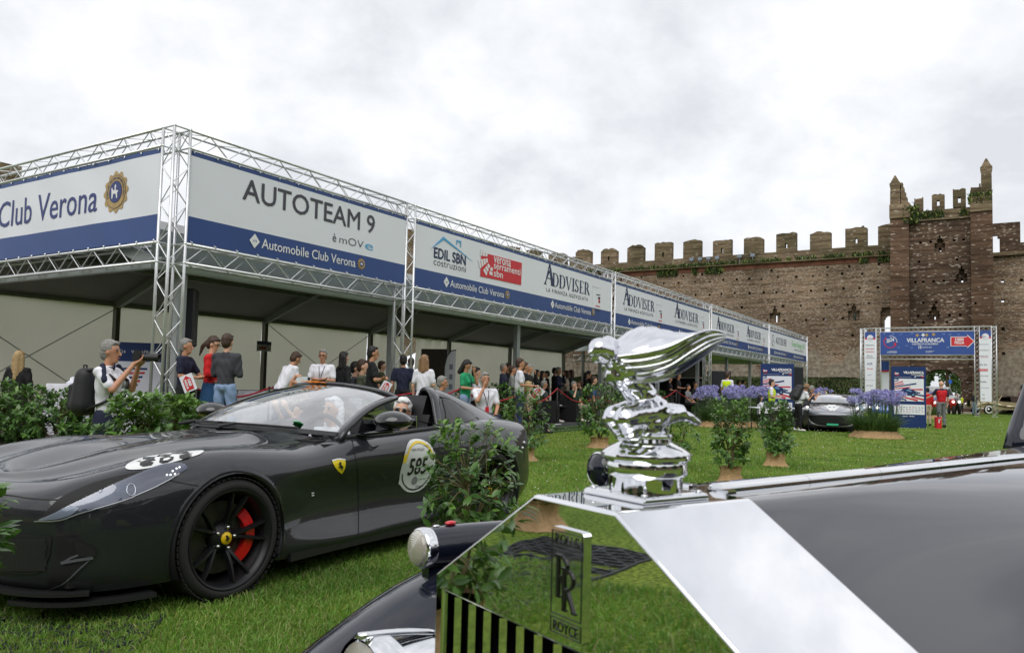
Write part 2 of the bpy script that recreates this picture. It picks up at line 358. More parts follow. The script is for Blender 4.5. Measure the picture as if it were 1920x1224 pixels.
# ------------------------------------------------------------------ castle
def brick_mat(name, c1, c2, c3, fleck=.5, grime=(.5, .5, .5), scale=3.2, flecksc=7.0, low=None):
    m = NM(name); m.use_nodes = True; t = m.node_tree; b = t.nodes['Principled BSDF']; L_ = t.links.new
    c = t.nodes.new('ShaderNodeTexCoord'); sp = t.nodes.new('ShaderNodeSeparateXYZ'); L_(c.outputs['Object'], sp.inputs[0])
    add = t.nodes.new('ShaderNodeMath'); add.operation = 'ADD'; L_(sp.outputs[0], add.inputs[0]); L_(sp.outputs[1], add.inputs[1])
    cb_ = t.nodes.new('ShaderNodeCombineXYZ'); L_(add.outputs[0], cb_.inputs[0]); L_(sp.outputs[2], cb_.inputs[1])
    br = t.nodes.new('ShaderNodeTexBrick'); L_(cb_.outputs[0], br.inputs['Vector']); br.inputs['Scale'].default_value = scale
    br.inputs['Color1'].default_value = (*c1, 1); br.inputs['Color2'].default_value = (*c2, 1); br.inputs['Mortar'].default_value = (*c3, 1)
    br.inputs['Mortar Size'].default_value = .03; br.inputs['Brick Width'].default_value = .9; br.inputs['Row Height'].default_value = .3; br.inputs['Bias'].default_value = -.1
    # horizontal bands of cobble and brick
    mp = t.nodes.new('ShaderNodeMapping'); L_(cb_.outputs[0], mp.inputs[0]); mp.inputs['Scale'].default_value = (.25, 3.6, 1)
    nb_ = t.nodes.new('ShaderNodeTexNoise'); nb_.inputs['Scale'].default_value = 1.2; nb_.inputs['Detail'].default_value = 6; L_(mp.outputs[0], nb_.inputs['Vector'])
    rb = t.nodes.new('ShaderNodeValToRGB'); L_(nb_.outputs['Fac'], rb.inputs[0]); rb.color_ramp.elements[0].position = .35; rb.color_ramp.elements[1].position = .65
    rb.color_ramp.elements[0].color = (.55, .52, .5, 1); rb.color_ramp.elements[1].color = (1.3, 1.25, 1.2, 1)
    x = t.nodes.new('ShaderNodeMix'); x.data_type = 'RGBA'; x.blend_type = 'MULTIPLY'; x.inputs[0].default_value = 1; L_(br.outputs[0], x.inputs[6]); L_(rb.outputs[0], x.inputs[7])
    # pale river stones
    vo = t.nodes.new('ShaderNodeTexVoronoi'); vo.inputs['Scale'].default_value = flecksc; 
    mp2 = t.nodes.new('ShaderNodeMapping'); L_(cb_.outputs[0], mp2.inputs[0]); mp2.inputs['Scale'].default_value = (.62, 1.5, 1); L_(mp2.outputs[0], vo.inputs['Vector'])
    sp2 = t.nodes.new('ShaderNodeSeparateColor'); L_(vo.outputs['Color'], sp2.inputs[0])
    rv = t.nodes.new('ShaderNodeValToRGB'); L_(sp2.outputs[0], rv.inputs[0]); rv.color_ramp.interpolation = 'CONSTANT'
    rv.color_ramp.elements[0].color = (0, 0, 0, 1); rv.color_ramp.elements[1].position = 1 - .22 * fleck; rv.color_ramp.elements[1].color = (.9, .9, .9, 1)
    k = rv.color_ramp.elements.new(1 - .55 * fleck); k.color = (.35, .35, .35, 1)
    x2 = t.nodes.new('ShaderNodeMix'); x2.data_type = 'RGBA'; L_(rv.outputs[0], x2.inputs[0]); L_(x.outputs[2], x2.inputs[6]); x2.inputs[7].default_value = (.42, .36, .30, 1)
    # large stains
    ng = t.nodes.new('ShaderNodeTexNoise'); ng.inputs['Scale'].default_value = .22; ng.inputs['Detail'].default_value = 7; L_(c.outputs['Object'], ng.inputs['Vector'])
    rg = t.nodes.new('ShaderNodeValToRGB'); L_(ng.outputs['Fac'], rg.inputs[0]); rg.color_ramp.elements[0].position = .35; rg.color_ramp.elements[1].position = .62
    rg.color_ramp.elements[0].color = (*grime, 1); rg.color_ramp.elements[1].color = (1.12, 1.1, 1.08, 1)
    x3 = t.nodes.new('ShaderNodeMix'); x3.data_type = 'RGBA'; x3.blend_type = 'MULTIPLY'; x3.inputs[0].default_value = 1; L_(x2.outputs[2], x3.inputs[6]); L_(rg.outputs[0], x3.inputs[7])
    last = x3.outputs[2]
    if low:     # weathered render left on the foot of the wall
        zz = t.nodes.new('ShaderNodeMapRange'); L_(sp.outputs[2], zz.inputs[0]); zz.inputs[1].default_value = low[1]; zz.inputs[2].default_value = low[0]
        nn = t.nodes.new('ShaderNodeTexNoise'); nn.inputs['Scale'].default_value = .5; nn.inputs['Detail'].default_value = 9; L_(c.outputs['Object'], nn.inputs['Vector'])
        ma = t.nodes.new('ShaderNodeMath'); ma.operation = 'MULTIPLY_ADD'; L_(nn.outputs['Fac'], ma.inputs[0]); ma.inputs[1].default_value = 2.2; L_(zz.outputs[0], ma.inputs[2])
        rl = t.nodes.new('ShaderNodeMapRange'); L_(ma.outputs[0], rl.inputs[0]); rl.inputs[1].default_value = 1.45; rl.inputs[2].default_value = 1.75; rl.inputs[4].default_value = .85
        x4 = t.nodes.new('ShaderNodeMix'); x4.data_type = 'RGBA'; L_(rl.outputs[0], x4.inputs[0]); L_(last, x4.inputs[6])
        n5 = t.nodes.new('ShaderNodeTexNoise'); n5.inputs['Scale'].default_value = 3; n5.inputs['Detail'].default_value = 8; L_(c.outputs['Object'], n5.inputs['Vector'])
        r5 = t.nodes.new('ShaderNodeValToRGB'); L_(n5.outputs['Fac'], r5.inputs[0]); r5.color_ramp.elements[0].position = .35; r5.color_ramp.elements[1].position = .65
        r5.color_ramp.elements[0].color = (.17, .145, .11, 1); r5.color_ramp.elements[1].color = (.36, .32, .25, 1); L_(r5.outputs[0], x4.inputs[7]); last = x4.outputs[2]
    L_(last, b.inputs['Base Color']); b.inputs['Roughness'].default_value = .95; b.inputs['Specular IOR Level'].default_value = .15
    bp = t.nodes.new('ShaderNodeBump'); bp.inputs['Strength'].default_value = .8; bp.inputs['Distance'].default_value = .08
    L_(x2.outputs[2], bp.inputs['Height']); L_(bp.outputs[0], b.inputs['Normal']); return m
M_wall = brick_mat('castle_masonry', (.19, .132, .088), (.30, .23, .165), (.165, .135, .102), .5, (.6, .59, .57), low=(2.6, 6.2), scale=4.6, flecksc=11.0)
M_tower = brick_mat('tower_masonry', (.105, .066, .046), (.15, .105, .078), (.085, .07, .055), .25, (.45, .46, .46), scale=4.5)
M_pier = brick_mat('pier_brick', (.115, .07, .048), (.155, .10, .072), (.095, .075, .058), .1, (.6, .6, .58), scale=5)
M_merlon = brick_mat('merlon_masonry', (.20, .15, .10), (.24, .19, .13), (.15, .13, .09), .1, (.45, .5, .42), scale=3)
M_dred = mat('red_brick_band', srgb(112, 72, 56), .95, vary=.3, vscale=1.5)
M_moss = leafmat('moss_weeds', (.03, .06, .012), (.07, .11, .03))
M_dark = mat('deep_shadow_stone', (.03, .024, .02), 1)

def holed(mb, x0, x1, z0, z1, y0, y1, holes, hx=None):
    """slab with rectangular openings: holes = (x0, x1, z0, z1)"""
    xs = sorted({x0, x1} | {h[0] for h in holes} | {h[1] for h in holes}); zs = sorted({z0, z1} | {h[2] for h in holes} | {h[3] for h in holes})
    xs = [x for x in xs if x0 <= x <= x1]; zs = [z for z in zs if z0 <= z <= z1]
    nx, nz = len(xs) - 1, len(zs) - 1
    solid = np.ones((nx, nz), bool); X = np.array(xs); Z = np.array(zs)
    for h in holes:
        i0, i1 = np.searchsorted(X, h[0] - 1e-9), np.searchsorted(X, h[1] - 1e-9); j0, j1 = np.searchsorted(Z, h[2] - 1e-9), np.searchsorted(Z, h[3] - 1e-9); solid[i0:i1, j0:j1] = False
    vid = {}; V = []; F = []
    def v(i, j, k):
        q = (i, j, k)
        if q not in vid: vid[q] = len(V); V.append((xs[i], (y0, y1)[k], zs[j]))
        return vid[q]
    for i in range(nx):
        # merge vertical runs of solid cells in the column
        for j in range(nz):
            if not solid[i, j]: continue
            F.append((v(i, j, 0), v(i + 1, j, 0), v(i + 1, j + 1, 0), v(i, j + 1, 0))); F.append((v(i, j, 1), v(i, j + 1, 1), v(i + 1, j + 1, 1), v(i + 1, j, 1)))
            if i == 0 or not solid[i - 1, j]: F.append((v(i, j, 0), v(i, j + 1, 0), v(i, j + 1, 1), v(i, j, 1)))
            if i == nx - 1 or not solid[i + 1, j]: F.append((v(i + 1, j, 0), v(i + 1, j, 1), v(i + 1, j + 1, 1), v(i + 1, j + 1, 0)))
            if j == 0 or not solid[i, j - 1]: F.append((v(i, j, 0), v(i, j, 1), v(i + 1, j, 1), v(i + 1, j, 0)))
            if j == nz - 1 or not solid[i, j + 1]: F.append((v(i, j + 1, 0), v(i + 1, j + 1, 0), v(i + 1, j + 1, 1), v(i, j + 1, 1)))
    mb.add(V, F)
def slit(x, z, w_=.34, h=.95):      # arrow loop: stepped opening
    return [(x - w_ / 2, x + w_ / 2, z, z + h), (x - w_ / 2 - .28, x + w_ / 2 + .28, z, z + h + .15), (x - .2, x + .2, z + h + .15, z + h + .55), (x - .07, x + .07, z + h + .55, z + h + .8)]
def merlon(parent, x, z, wd, ht, y0, y1, hole=False, seed=0, round_=0.0):
    r = random.Random(seed); b = MB(); nx = 6
    hs = [(x - .11, x + .11, z + .35, z + .85)] if hole else []
    holed(b, x - wd / 2, x + wd / 2, z, z + ht - .35, y0, y1, hs)
    top = [(x - wd / 2, z + ht - .35)]
    for i in range(nx + 1):
        u = i / nx; top.append((x - wd / 2 + wd * u, z + ht - (.28 if i in (0, nx) else 0) * round_ - r.random() * .16 - round_ * .1 * abs(u - .5)))
    top.append((x + wd / 2, z + ht - .35)); b.prism(top, y1 - y0, (0, y0, 0), (1, 0, 0), (0, 0, 1), (0, 1, 0))
    o = b.B('merlon', M_merlon, parent)
    return o
CA = 77.7        # distance of the curtain wall along the site axis
wall = thing('castle_wall', 'long brick and cobble castle wall with merlons, left of the gate tower', 'castle wall', S(0, CA), RS)
rw = random.Random(3); H1 = []; H2 = []
for row, (z, st, pr) in enumerate(((4.9, 2.2, .35), (6.6, 1.55, .75), (8.2, 1.9, .6), (9.6, 1.9, .8), (11.0, 1.45, .95), (12.4, 1.5, .95), (13.15, 2.3, .5))):
    x = -52 + rw.random()
    while x < -7.8:
        if rw.random() < pr:
            s_ = rw.uniform(.17, .25); h = (x, x + s_, z + rw.uniform(-.06, .06), 0); h = (h[0], h[1], h[2], h[2] + s_ * 1.05); H1.append(h)
            if rw.random() < .14: H2.append((h[0] + .03, h[1] - .03, h[2] + .03, h[3] - .02))
        x += st * rw.uniform(.8, 1.2)
for x in (-17.84, -10.7, -25.0, -31.5): 
    s4 = slit(x, 8.1, .45, .8)
    H1 += s4; H2.append((x - .11, x + .13, s4[0][2] + .05, s4[0][2] + .75))
H1 += [(-8.45, -7.4, 6.0, 8.9), (-8.35, -7.5, 8.9, 9.25)]; H2 += [(-8.2, -7.4, 6.0, 8.2), (-8.1, -7.48, 8.2, 8.4), (-7.98, -7.6, 8.4, 8.52)]
b_ = MB(); holed(b_, -62, -7.0, -1, 13.5, 0, .45, H1); holed(b_, -62, -7.0, -1, 13.5, .452, 1.0, H2); b_.B('masonry', M_wall, wall)
# ledge, parapet, merlons
b_ = MB(); b_.box((-34.5, .44, 13.72), (55, 1.0, .44)); b_.B('brick_band', M_dred, wall)
b_ = MB(); b_.box((-34.5, .3, 14.0), (55, 1.3, .10)); b_.B('stone_ledge', M_merlon, wall)
b_ = MB(); V = []
holed(b_, -62, -7.0, 14.05, 15.15, .6, 1.2, []); b_.B('parapet', M_merlon, wall)
mx_list = [(-10.0, 0), (-13.15, 1), (-16.35, 0), (-19.5, 1), (-22.7, 0)]
x = -7.9; i = 0
for i in range(20):
    xx = -7.4 - 3.18 * i if i else -7.75
    merlon(wall, xx, 15.1, 1.9, (2.0, 1.95, 1.8, 1.95, 1.75, 1.8, 1.75)[i % 7] + (.25 if i == 6 else 0), .58, 1.22, hole=i % 2 == 1, seed=i, round_=.3 if i < 8 else 1.0)
# weeds on the ledge
_v = []; 
def weed_pts(b0, b1, a0, a1, z0, z1, clump=1.2):
    def f(r, n):
        b = r.uniform(b0, b1, n); k = np.array([noise.noise(V3((x_ * clump, z0, 3))) for x_ in b]); sel = k > -.12; b = b[sel]; m = len(b)
        a = r.uniform(a0, a1, m); z = r.uniform(z0, z1, m); return b[:, None] * np.array(E2) + a[:, None] * np.array(E1) + np.c_[0 * z, 0 * z, z]
    return f
def weeds(name, label, parent, pts, n, h0, h1, wdt, seed):
    o = blades(name, n, pts, h0, h1, wdt, seed, [M_moss, M_g2], [.75, .25]); 
    if parent: o.parent = parent; o.matrix_parent_inverse = (MT(parent.location) @ MR(parent.rotation_euler.z, 4, 'Z')).inverted()
    tag(o, label, kind='stuff'); return o
weeds('weeds', None, wall, weed_pts(-55, -8, CA - .3, CA + .5, 14.05, 14.25), 4000, .15, .5, .12, 11)
weeds('weeds', None, wall, weed_pts(-30, -23, CA - .25, CA, 13.2, 14.1, .9), 1500, .1, .45, .16, 12)
weeds('weeds', None, wall, weed_pts(-11, -7, CA - .25, CA, 13.4, 14.1, .9), 900, .1, .5, .16, 13)
# floodlights on the parapet
for i, bx_ in enumerate((-26.4, -25.5, -24.6, -23.7, -21.4, -20.1)):
    f_ = MB(); f_.box((0, 0, .34), (.42, .16, .32)); f_.box((0, -.085, .34), (.36, .012, .26)); o = f_.B('lamp_head', mat('floodlight_grey', srgb(130, 140, 150), .3, .4))
    t_ = thing('floodlight', ('leftmost floodlight on the castle parapet', 'second floodlight from the left on the castle parapet', 'third floodlight from the left on the castle parapet', 'fourth floodlight from the left on the castle parapet', 'floodlight on the parapet, left one of the separate right pair', 'rightmost floodlight on the castle parapet')[i], 'floodlight', S(bx_, CA + .3, 14.6), RS, 'floodlights on the parapet')
    o.parent = t_; p_ = MB(); p_.tube((0, 0, -.55), (0, 0, .2), .03); p_.box((0, 0, -.53), (.3, .2, .03)); p_.B('bracket', M_alu2, t_)

# right stretch of the wall
rwall = thing('castle_wall', 'short stretch of castle wall with an arched opening, right of the gate tower', 'castle wall', S(0, CA), RS)
H1 = []; H2 = []
for z, st in ((4.9, 1.9), (7.0, 2.2), (9.4, 1.8), (11.1, 1.5)):
    x = .9
    while x < 20:
        s_ = .25; H1.append((x, x + s_, z, z + s_)); 
        if rw.random() < .3: H2.append((x + .02, x + s_ - .02, z + .02, z + s_ - .02))
        x += st * rw.uniform(.8, 1.2)
b_ = MB(); holed(b_, -.2, 24, -1, 13.3, 0, .45, H1); holed(b_, -.2, 24, -1, 13.3, .452, 1.0, H2); b_.B('masonry', M_wall, rwall)
b_ = MB(); b_.box((12, .3, 13.5), (24, 1.3, .3)); b_.B('stone_ledge', M_merlon, rwall)
b_ = MB(); holed(b_, -.2, 2.35, 13.65, 16.3, .4, 1.1, [(-.2, .85, 13.66, 15.05), (0.0, .7, 15.05, 15.3)]); holed(b_, 2.35, 4.7, 13.65, 14.5, .4, 1.1, []); b_.B('parapet', M_tower, rwall)
for x in (5.5, 9.0, 12.5): merlon(rwall, x, 13.65, 1.9, 2.9, .4, 1.1, hole=False, seed=int(x))
b_ = MB(); holed(b_, 6.4, 20, 13.65, 14.5, .5, 1.0, []); b_.B('parapet', M_merlon, rwall)

# gate tower: two piers, recessed face with the gate arch, battlements
tw = thing('gate_tower', 'tall ruined brick gate tower with corner spikes behind the entrance gantry', 'tower', S(0, CA), RS)
TX0, TX1 = -7.45, 0.35; YF = -1.9; TZ = 18.0
for x0, x1, yy in ((TX0, TX0 + 1.5, YF), (TX1 - 1.6, TX1, YF)):
    b_ = MB(); holed(b_, x0, x1, -1, TZ - (.2 if x0 < -3 else -.3), yy, 1.2, [(x0 + .2, x0 + .38, 9.1, 9.28)] if x0 > -3 else []); b_.B('pier', M_pier, tw)
    b_ = MB(); holed(b_, x0 - .04, x1 + .12 * (x0 < -3), 17.0, TZ + .25, yy - .12, 1.2, []); b_.B('pier_head', M_merlon, tw)
CX = (TX0 + TX1) / 2 - .1; H1 = []; H2 = []
for z, xs_ in ((14.7, (-5.2, -4.4, -3.5, -2.6, -1.9)), (13.0, (-5.3, -2.4)), (11.2, (-5.6, -5.0, -4.2, -3.4, -2.5, -1.9)), (9.35, (-5.0, -4.0, -2.2)), (8.2, (-5.4, -4.6, -3.8, -3.0, -2.2)), (7.6, (-5.0, -3.2)), (6.3, (-5.6, -4.7, -2.0, -1.5))):
    for x in xs_: 
        s_ = .2; H1.append((x, x + s_, z, z + s_)); 
        if int(x * 10 + z * 10) % 4 == 0: H2.append((x + .02, x + s_ - .03, z + .02, z + s_ - .02))
for x, z in ((-3.6, 13.9), (-1.96, 11.1), (-4.07, 7.95)):
    s4 = slit(x, z, .26, .6); H1 += s4; H2.append((x - .09, x + .09, z + .03, z + .42))
# gate opening as a stepped arch
GX0, GX1 = -5.1, -2.1; gz = 2.45
arch = [(GX0, GX1, -1, gz)]
ns = 10; cxg = (GX0 + GX1) / 2; rg = (GX1 - GX0) / 2
for i in range(ns):
    u = (i + .5) / ns; hw = rg * math.sqrt(max(0, 1 - u * u)); arch.append((cxg - hw, cxg + hw, gz + 1.15 * i / ns, gz + 1.15 * (i + 1) / ns))
b_ = MB(); holed(b_, TX0 + 1.4, TX1 - 1.5, -1, 16.6, -1.15, -.6, H1 + arch); holed(b_, TX0 + 1.4, TX1 - 1.5, -1, 16.6, -.598, 1.0, H2 + arch); b_.B('masonry', M_tower, tw)
# brick ring round the gate
b_ = MB(); n_ = 26
for i in range(n_):
    a0 = PI * i / n_; a1 = PI * (i + 1) / n_
    for r0, r1 in ((rg + .02, rg + .5),):
        p = [(cxg - r0 * cos(a0), gz + 1.17 * sin(a0)), (cxg - r0 * cos(a1), gz + 1.17 * sin(a1)), (cxg - r1 * cos(a1), gz + 1.65 * sin(a1)), (cxg - r1 * cos(a0), gz + 1.65 * sin(a0))]
        b_.prism(p, .07, (0, -1.15, 0))
b_.B('arch_ring', M_tower, tw)
b_ = MB(); b_.box(((TX0 + TX1) / 2, -.35, 16.75), (TX1 - TX0 - 3.2, 1.9, .16)); b_.B('stone_ledge', M_merlon, tw)
b_ = MB(); holed(b_, TX0 + 1.4, TX1 - 1.4, 16.8, 17.7, -.7, -.1, []); b_.B('parapet', M_merlon, tw)
for x, z, hh, ho in ((-5.25, 17.7, 1.3, 0), (-3.72, 17.7, 1.45, 1), (-2.1, 17.8, 1.65, 1), (-.75, 18.3, 1.2, 0)):
    merlon(tw, x, z, .98 if x > -5 else .7, hh, -.7, -.1, hole=bool(ho), seed=int(x * 7))
def spike(x, ytop, z0, wd, sd_):
    b = MB(); r = random.Random(sd_)
    prof_ = [(z0, wd / 2), (ytop - 1.6, wd / 2), (ytop - 1.2, wd / 2 - .02), (ytop - .75, wd / 2 + .06), (ytop - .6, wd / 2 - .06), (ytop, .05)]
    for (za, ra), (zb, rb) in zip(prof_, prof_[1:]):
        b.add([(x - ra, YF - .02, za), (x + ra, YF - .02, za), (x + ra, YF + 1.0, za), (x - ra, YF + 1.0, za), (x - rb, YF + .1 * (rb < .2), zb), (x + rb, YF + .1 * (rb < .2), zb), (x + rb, YF + 1.0 - .5 * (rb < .2), zb), (x - rb, YF + 1.0 - .5 * (rb < .2), zb)],
              [(0, 1, 5, 4), (1, 2, 6, 5), (2, 3, 7, 6), (3, 0, 4, 7), (4, 5, 6, 7)])
    return b
spike(TX0 + .42, 20.9, 17.0, .8, 1).B('corner_spike', M_merlon, tw)
spike(TX1 - .42, 21.5, 17.0, .78, 2).B('corner_spike', M_merlon, tw)
for k_ in range(6):   # crumbled steps beside the spikes
    b_ = MB(); b_.box((TX0 + .95 + k_ * .12, YF + .5, 17.8 + (2.4 - k_ * .45) / 2), (.13, .8, 2.4 - k_ * .45)); b_.B('broken_masonry', M_merlon, tw)
for k_ in range(3):
    b_ = MB(); b_.box((TX1 - .9 - k_ * .1, YF + .5, 17.8 + (1.6 - k_ * .5) / 2), (.12, .8, 1.6 - k_ * .5)); b_.B('broken_masonry', M_merlon, tw)
weeds('weeds', None, tw, weed_pts(-6.2, -1.5, CA - 1.2, CA - .8, 16.7, 17.5, .5), 600, .15, .4, .14, 21)
weeds('weeds', None, tw, weed_pts(-6.4, -5.2, CA - 2.05, CA - 1.3, 16.4, 17.9, .3), 600, .15, .45, .14, 22)
weeds('weeds', None, tw, weed_pts(-1.4, .3, CA - 2.05, CA - 1.7, 17.6, 18.5, .6), 500, .15, .4, .12, 23)
# rear curtain wall running back along the left side of the marquee, seen through gaps
lw = thing('castle_wall', 'side wall of the castle glimpsed behind the marquee through its gaps', 'castle wall', S(-38.4, CA), RS - math.radians(19.8))
b_ = MB(); b_.box((0, -13, 6.4), (1.0, 26, 14.8)); b_.B('masonry', M_wall, lw)
for i in range(8):
    b_ = MB(); b_.box((0, -1.5 - i * 3.1, 14.7), (.7, 1.7, 1.9)); b_.B('merlon', M_merlon, lw)
lt_ = thing('castle_tower', 'masonry tower top just showing above the truss at the left edge', 'tower', at_y(-55, 724, 52) - V3((0, 0, at_y(-55, 724, 52).z)), RS)
b_ = MB(); b_.box((0, 0, 7.2), (3.2, 3.2, 14.4)); b_.B('masonry', M_wall, lt_)
for i in (-1, 1): b_ = MB(); b_.box((i * 1.1, 0, 14.95), (1.0, 3.2, 1.1)); b_.B('merlon', M_merlon, lt_)
# cypress beyond the wall
cy = thing('cypress_tree', 'slim dark cypress poking up behind the castle battlements', 'tree', S(-13.1, CA + 25, 0), 0)
b_ = MB(); b_.tube((0, 0, 0), (0, 0, 17), .25, 8, .05); b_.B('trunk', mat('bark', srgb(90, 72, 56), .9), cy)
def crown_pts(r, n, c, rx, rz, pw=1.0):
    d = r.normal(size=(n, 3)); d /= np.linalg.norm(d, axis=1)[:, None]; q = r.uniform(.55, 1, n) ** .5
    return d * q[:, None] * np.array([rx, rx, rz]) + np.array(c)
r_ = np.random.RandomState(9); P_ = crown_pts(r_, 5000, (0, 0, 14.6), 1.15, 7.4); tp = np.clip((22.0 - P_[:, 2]) / 7, .08, 1); P_[:, :2] *= tp[:, None]
def leaves_from(name, P, size, m, parent, seed=0, up=.3, long=1.6):
    r = np.random.RandomState(seed); n = len(P); d = r.normal(size=(n, 3)); d[:, 2] += up; d /= np.linalg.norm(d, axis=1)[:, None]
    a = np.cross(d, r.normal(size=(n, 3))); a /= np.linalg.norm(a, axis=1)[:, None]; s_ = size * r.uniform(.6, 1.3, n)[:, None]
    V = np.stack([P - a * s_ * .5, P + d * s_ * long * .5, P + a * s_ * .5, P - d * s_ * long * .5], 1).reshape(-1, 3)
    F = np.arange(4 * n).reshape(n, 4); o = rawmesh(name, V, F, m, parent); return tag(o, kind='stuff')
leaves_from('crown', P_, .32, leafmat('cypress_leaf', (.02, .04, .015), (.05, .08, .03)), cy, 1)
# trees beyond the gate
for i, (tb, ta, tr, tz) in enumerate(((-9.0, 112, 5.0, 6), (-2.5, 118, 5, 7), (-5.5, 135, 8, 8))):
    tt = thing('tree', ('leafy tree seen through the gate, left', 'leafy tree seen through the gate, right', 'broad tree closing the view through the gate')[i], 'tree', S(tb, ta, 0), 0)
    b_ = MB(); b_.tube((0, 0, 0), (0, 0, tz - 1), .3, 8, .15); b_.B('trunk', MATS['bark'], tt)
    r_ = np.random.RandomState(30 + i); P_ = np.concatenate([crown_pts(r_, 900, (r_.uniform(-tr * .6, tr * .6), r_.uniform(-2, 2), tz + r_.uniform(-tz * .55, 2.5)), tr * .45, tr * .4) for _ in range(9)])
    leaves_from('crown', P_, .42, leafmat('tree_leaf%d' % i, (.06, .12, .03), (.16, .26, .08)), tt, i)

# unseen walls and trees added behind and beside the viewer to darken reflections
for lab, c0, L_, rz in (('unseen castle wall added behind the viewer to darken reflections', S(-10, -42), 110, RS), ('unseen castle wall added along the right side to darken reflections', S(48, 20), 124, RS + PI / 2)):
    t_ = thing('castle_wall', lab, 'castle wall', c0, rz); b_ = MB(); b_.box((0, 0, 6.5), (L_, 1.2, 15)); b_.B('masonry', M_wall, t_)
    for i in range(int(L_ / 3.3)): b_ = MB(); b_.box((-L_ / 2 + 2 + i * 3.3, 0, 14.9), (1.8, .7, 1.9)); b_.B('merlon', M_merlon, t_)
r_ = np.random.RandomState(77)
for i, (tx, ty, tr, tz) in enumerate(((-22, -14, 4, 5), (-10, -20, 5, 6), (4, -22, 5, 7), (15, -16, 4, 6), (26, -6, 5, 6), (30, 8, 4, 5), (-30, -2, 4, 6))):
    tt = thing('tree', ('westernmost unseen tree added behind the viewer to darken reflections', 'broad unseen tree added behind the viewer, west of centre, to darken reflections', 'tallest unseen tree added directly behind the viewer to darken reflections', 'round unseen tree added behind the viewer, east of centre, to darken reflections', 'unseen tree added at the far right to darken reflections', 'smaller unseen tree added near the right wall to darken reflections', 'unseen tree added to the left of the marquee to darken reflections')[i], 'tree', (tx, ty, 0), 0)
    b_ = MB(); b_.tube((0, 0, 0), (0, 0, tz), .3, 8, .15); b_.B('trunk', MATS['bark'], tt)
    P_ = np.concatenate([crown_pts(r_, 500, (r_.uniform(-tr * .6, tr * .6), r_.uniform(-tr * .6, tr * .6), tz + r_.uniform(-tz * .4, 2.5)), tr * .5, tr * .45) for _ in range(8)])
    leaves_from('crown', P_, .5, MATS.get('bt') or MATS.setdefault('bt', leafmat('unseen_tree_leaf', (.03, .07, .02), (.08, .14, .04))), tt, i)
# ------------------------------------------------------------------ truss work
B0 = at_y(317, 450, 12.1).dot(E2); A0 = at_y(317, 450, 12.1).dot(E1)
RL = math.atan2(E1.y, E1.x)       # local x along the long side
TW = .29
_brace = {}
def brace_mesh(L_, r):
    k = (round(L_, 4), r)
    if k not in _brace:
        o = MB().tube((0, 0, 0), (L_, 0, 0), r, 6, cap=False).B('brace', M_alu, smooth=True); _brace[k] = o.data; BO.remove(o)
    return _brace[k]
def put_brace(parent, p, q, r=.009):
    d = q - p; o = BO.new('brace', brace_mesh(d.length, r)); LK(o); o.parent = parent
    o.location = p; o.rotation_mode = 'QUATERNION'; o.rotation_quaternion = d.to_track_quat('X', 'Z'); return o
def truss(parent, p0, p1, u, v, w=TW, cell=.36, single=True, r=.025, xx=False, cross=True, faces=(0, 1, 2, 3)):
    """box truss from p0 to p1; u, v are the section directions; p0, p1 run along one corner chord"""
    p0 = V3(p0); p1 = V3(p1); u = V3(u) * w; v = V3(v) * w; d = p1 - p0; n = max(2, round(d.length / cell))
    offs = [V3((0, 0, 0)), u, u + v, v]
    for o in offs: MB().tube(p0 + o, p1 + o, r, 8).B('chord', M_alu, parent, smooth=True)
    jb = MB()
    for f in faces:
        a, b = offs[f], offs[(f + 1) % 4]
        for i in range(n):
            s, t = p0 + d * (i / n), p0 + d * ((i + 1) / n)
            prs = [(s + a, t + b)] if (i + f) % 2 == 0 else [(s + b, t + a)]
            for q0, q1 in prs:
                if single: put_brace(parent, q0, q1)
                else: jb.tube(q0, q1, .010, 4, cap=False)
    if not single: tag(jb.B('lattice', M_alu, parent), kind='stuff')
    cp = MB()
    for e_ in (p0, p1):
        for f in range(4): cp.tube(e_ + offs[f], e_ + offs[(f + 1) % 4], .014, 6)
        for o in offs: cp.ball(e_ + o, .033, 6, 4)
    cp.B('end_frame', M_alu, parent)
Z0, Z1, Z2, Z3 = 3.10, 3.41, 4.975, 5.265
COLS = [A0, 13.22, 24.2, 35.1, 46.3, 57.4]
nm = ['corner', 'second', 'third', 'fourth', 'fifth', 'last']
for i, a in enumerate(COLS):
    t_ = thing('truss_tower', ('square aluminium truss tower at the near corner of the marquee front', 'aluminium truss tower between the large dark-lettered banner and the banner with the red square', 'third truss tower of the long front, left of the silver mascot', 'truss tower of the long front behind the mascot wing tip', 'truss tower where the last banner of the long front begins', 'last truss tower at the far end of the marquee front')[i], 'truss tower', S(B0, a, 0), RL, 'truss towers of the marquee front')
    truss(t_, (0, 0, 0.02), (0, 0, Z3), (1, 0, 0), (0, 1, 0), cell=.31, single=i < 2)
    b_ = MB(); b_.box((TW / 2, TW / 2, .01), (.5, .5, .02)); b_.B('base_plate', M_alu, t_)
LBL = ['first span, above the large dark-lettered banner', 'second span, above the banner with the red square', 'third span', 'fourth span', 'last span at the far end']
for i in range(5):
    L_ = COLS[i + 1] - COLS[i] - TW
    for k, (z, nm_) in enumerate(((Z2, 'upper'), (Z0, 'lower'))):
        t_ = thing('truss_beam', '%s aluminium truss beam of the long front, %s' % (nm_, (LBL[i] if k == 0 else LBL[i].replace('above', 'below'))), 'truss beam', S(B0, COLS[i] + TW, z), RL, 'truss beams of the marquee front')
        hgt = Z3 - Z2 if k == 0 else Z1 - Z0
        truss(t_, (0, 0, 0), (L_, 0, 0), (0, 1, 0), (0, 0, hgt / TW), single=i < 2, cell=.36 if i < 2 else .4)
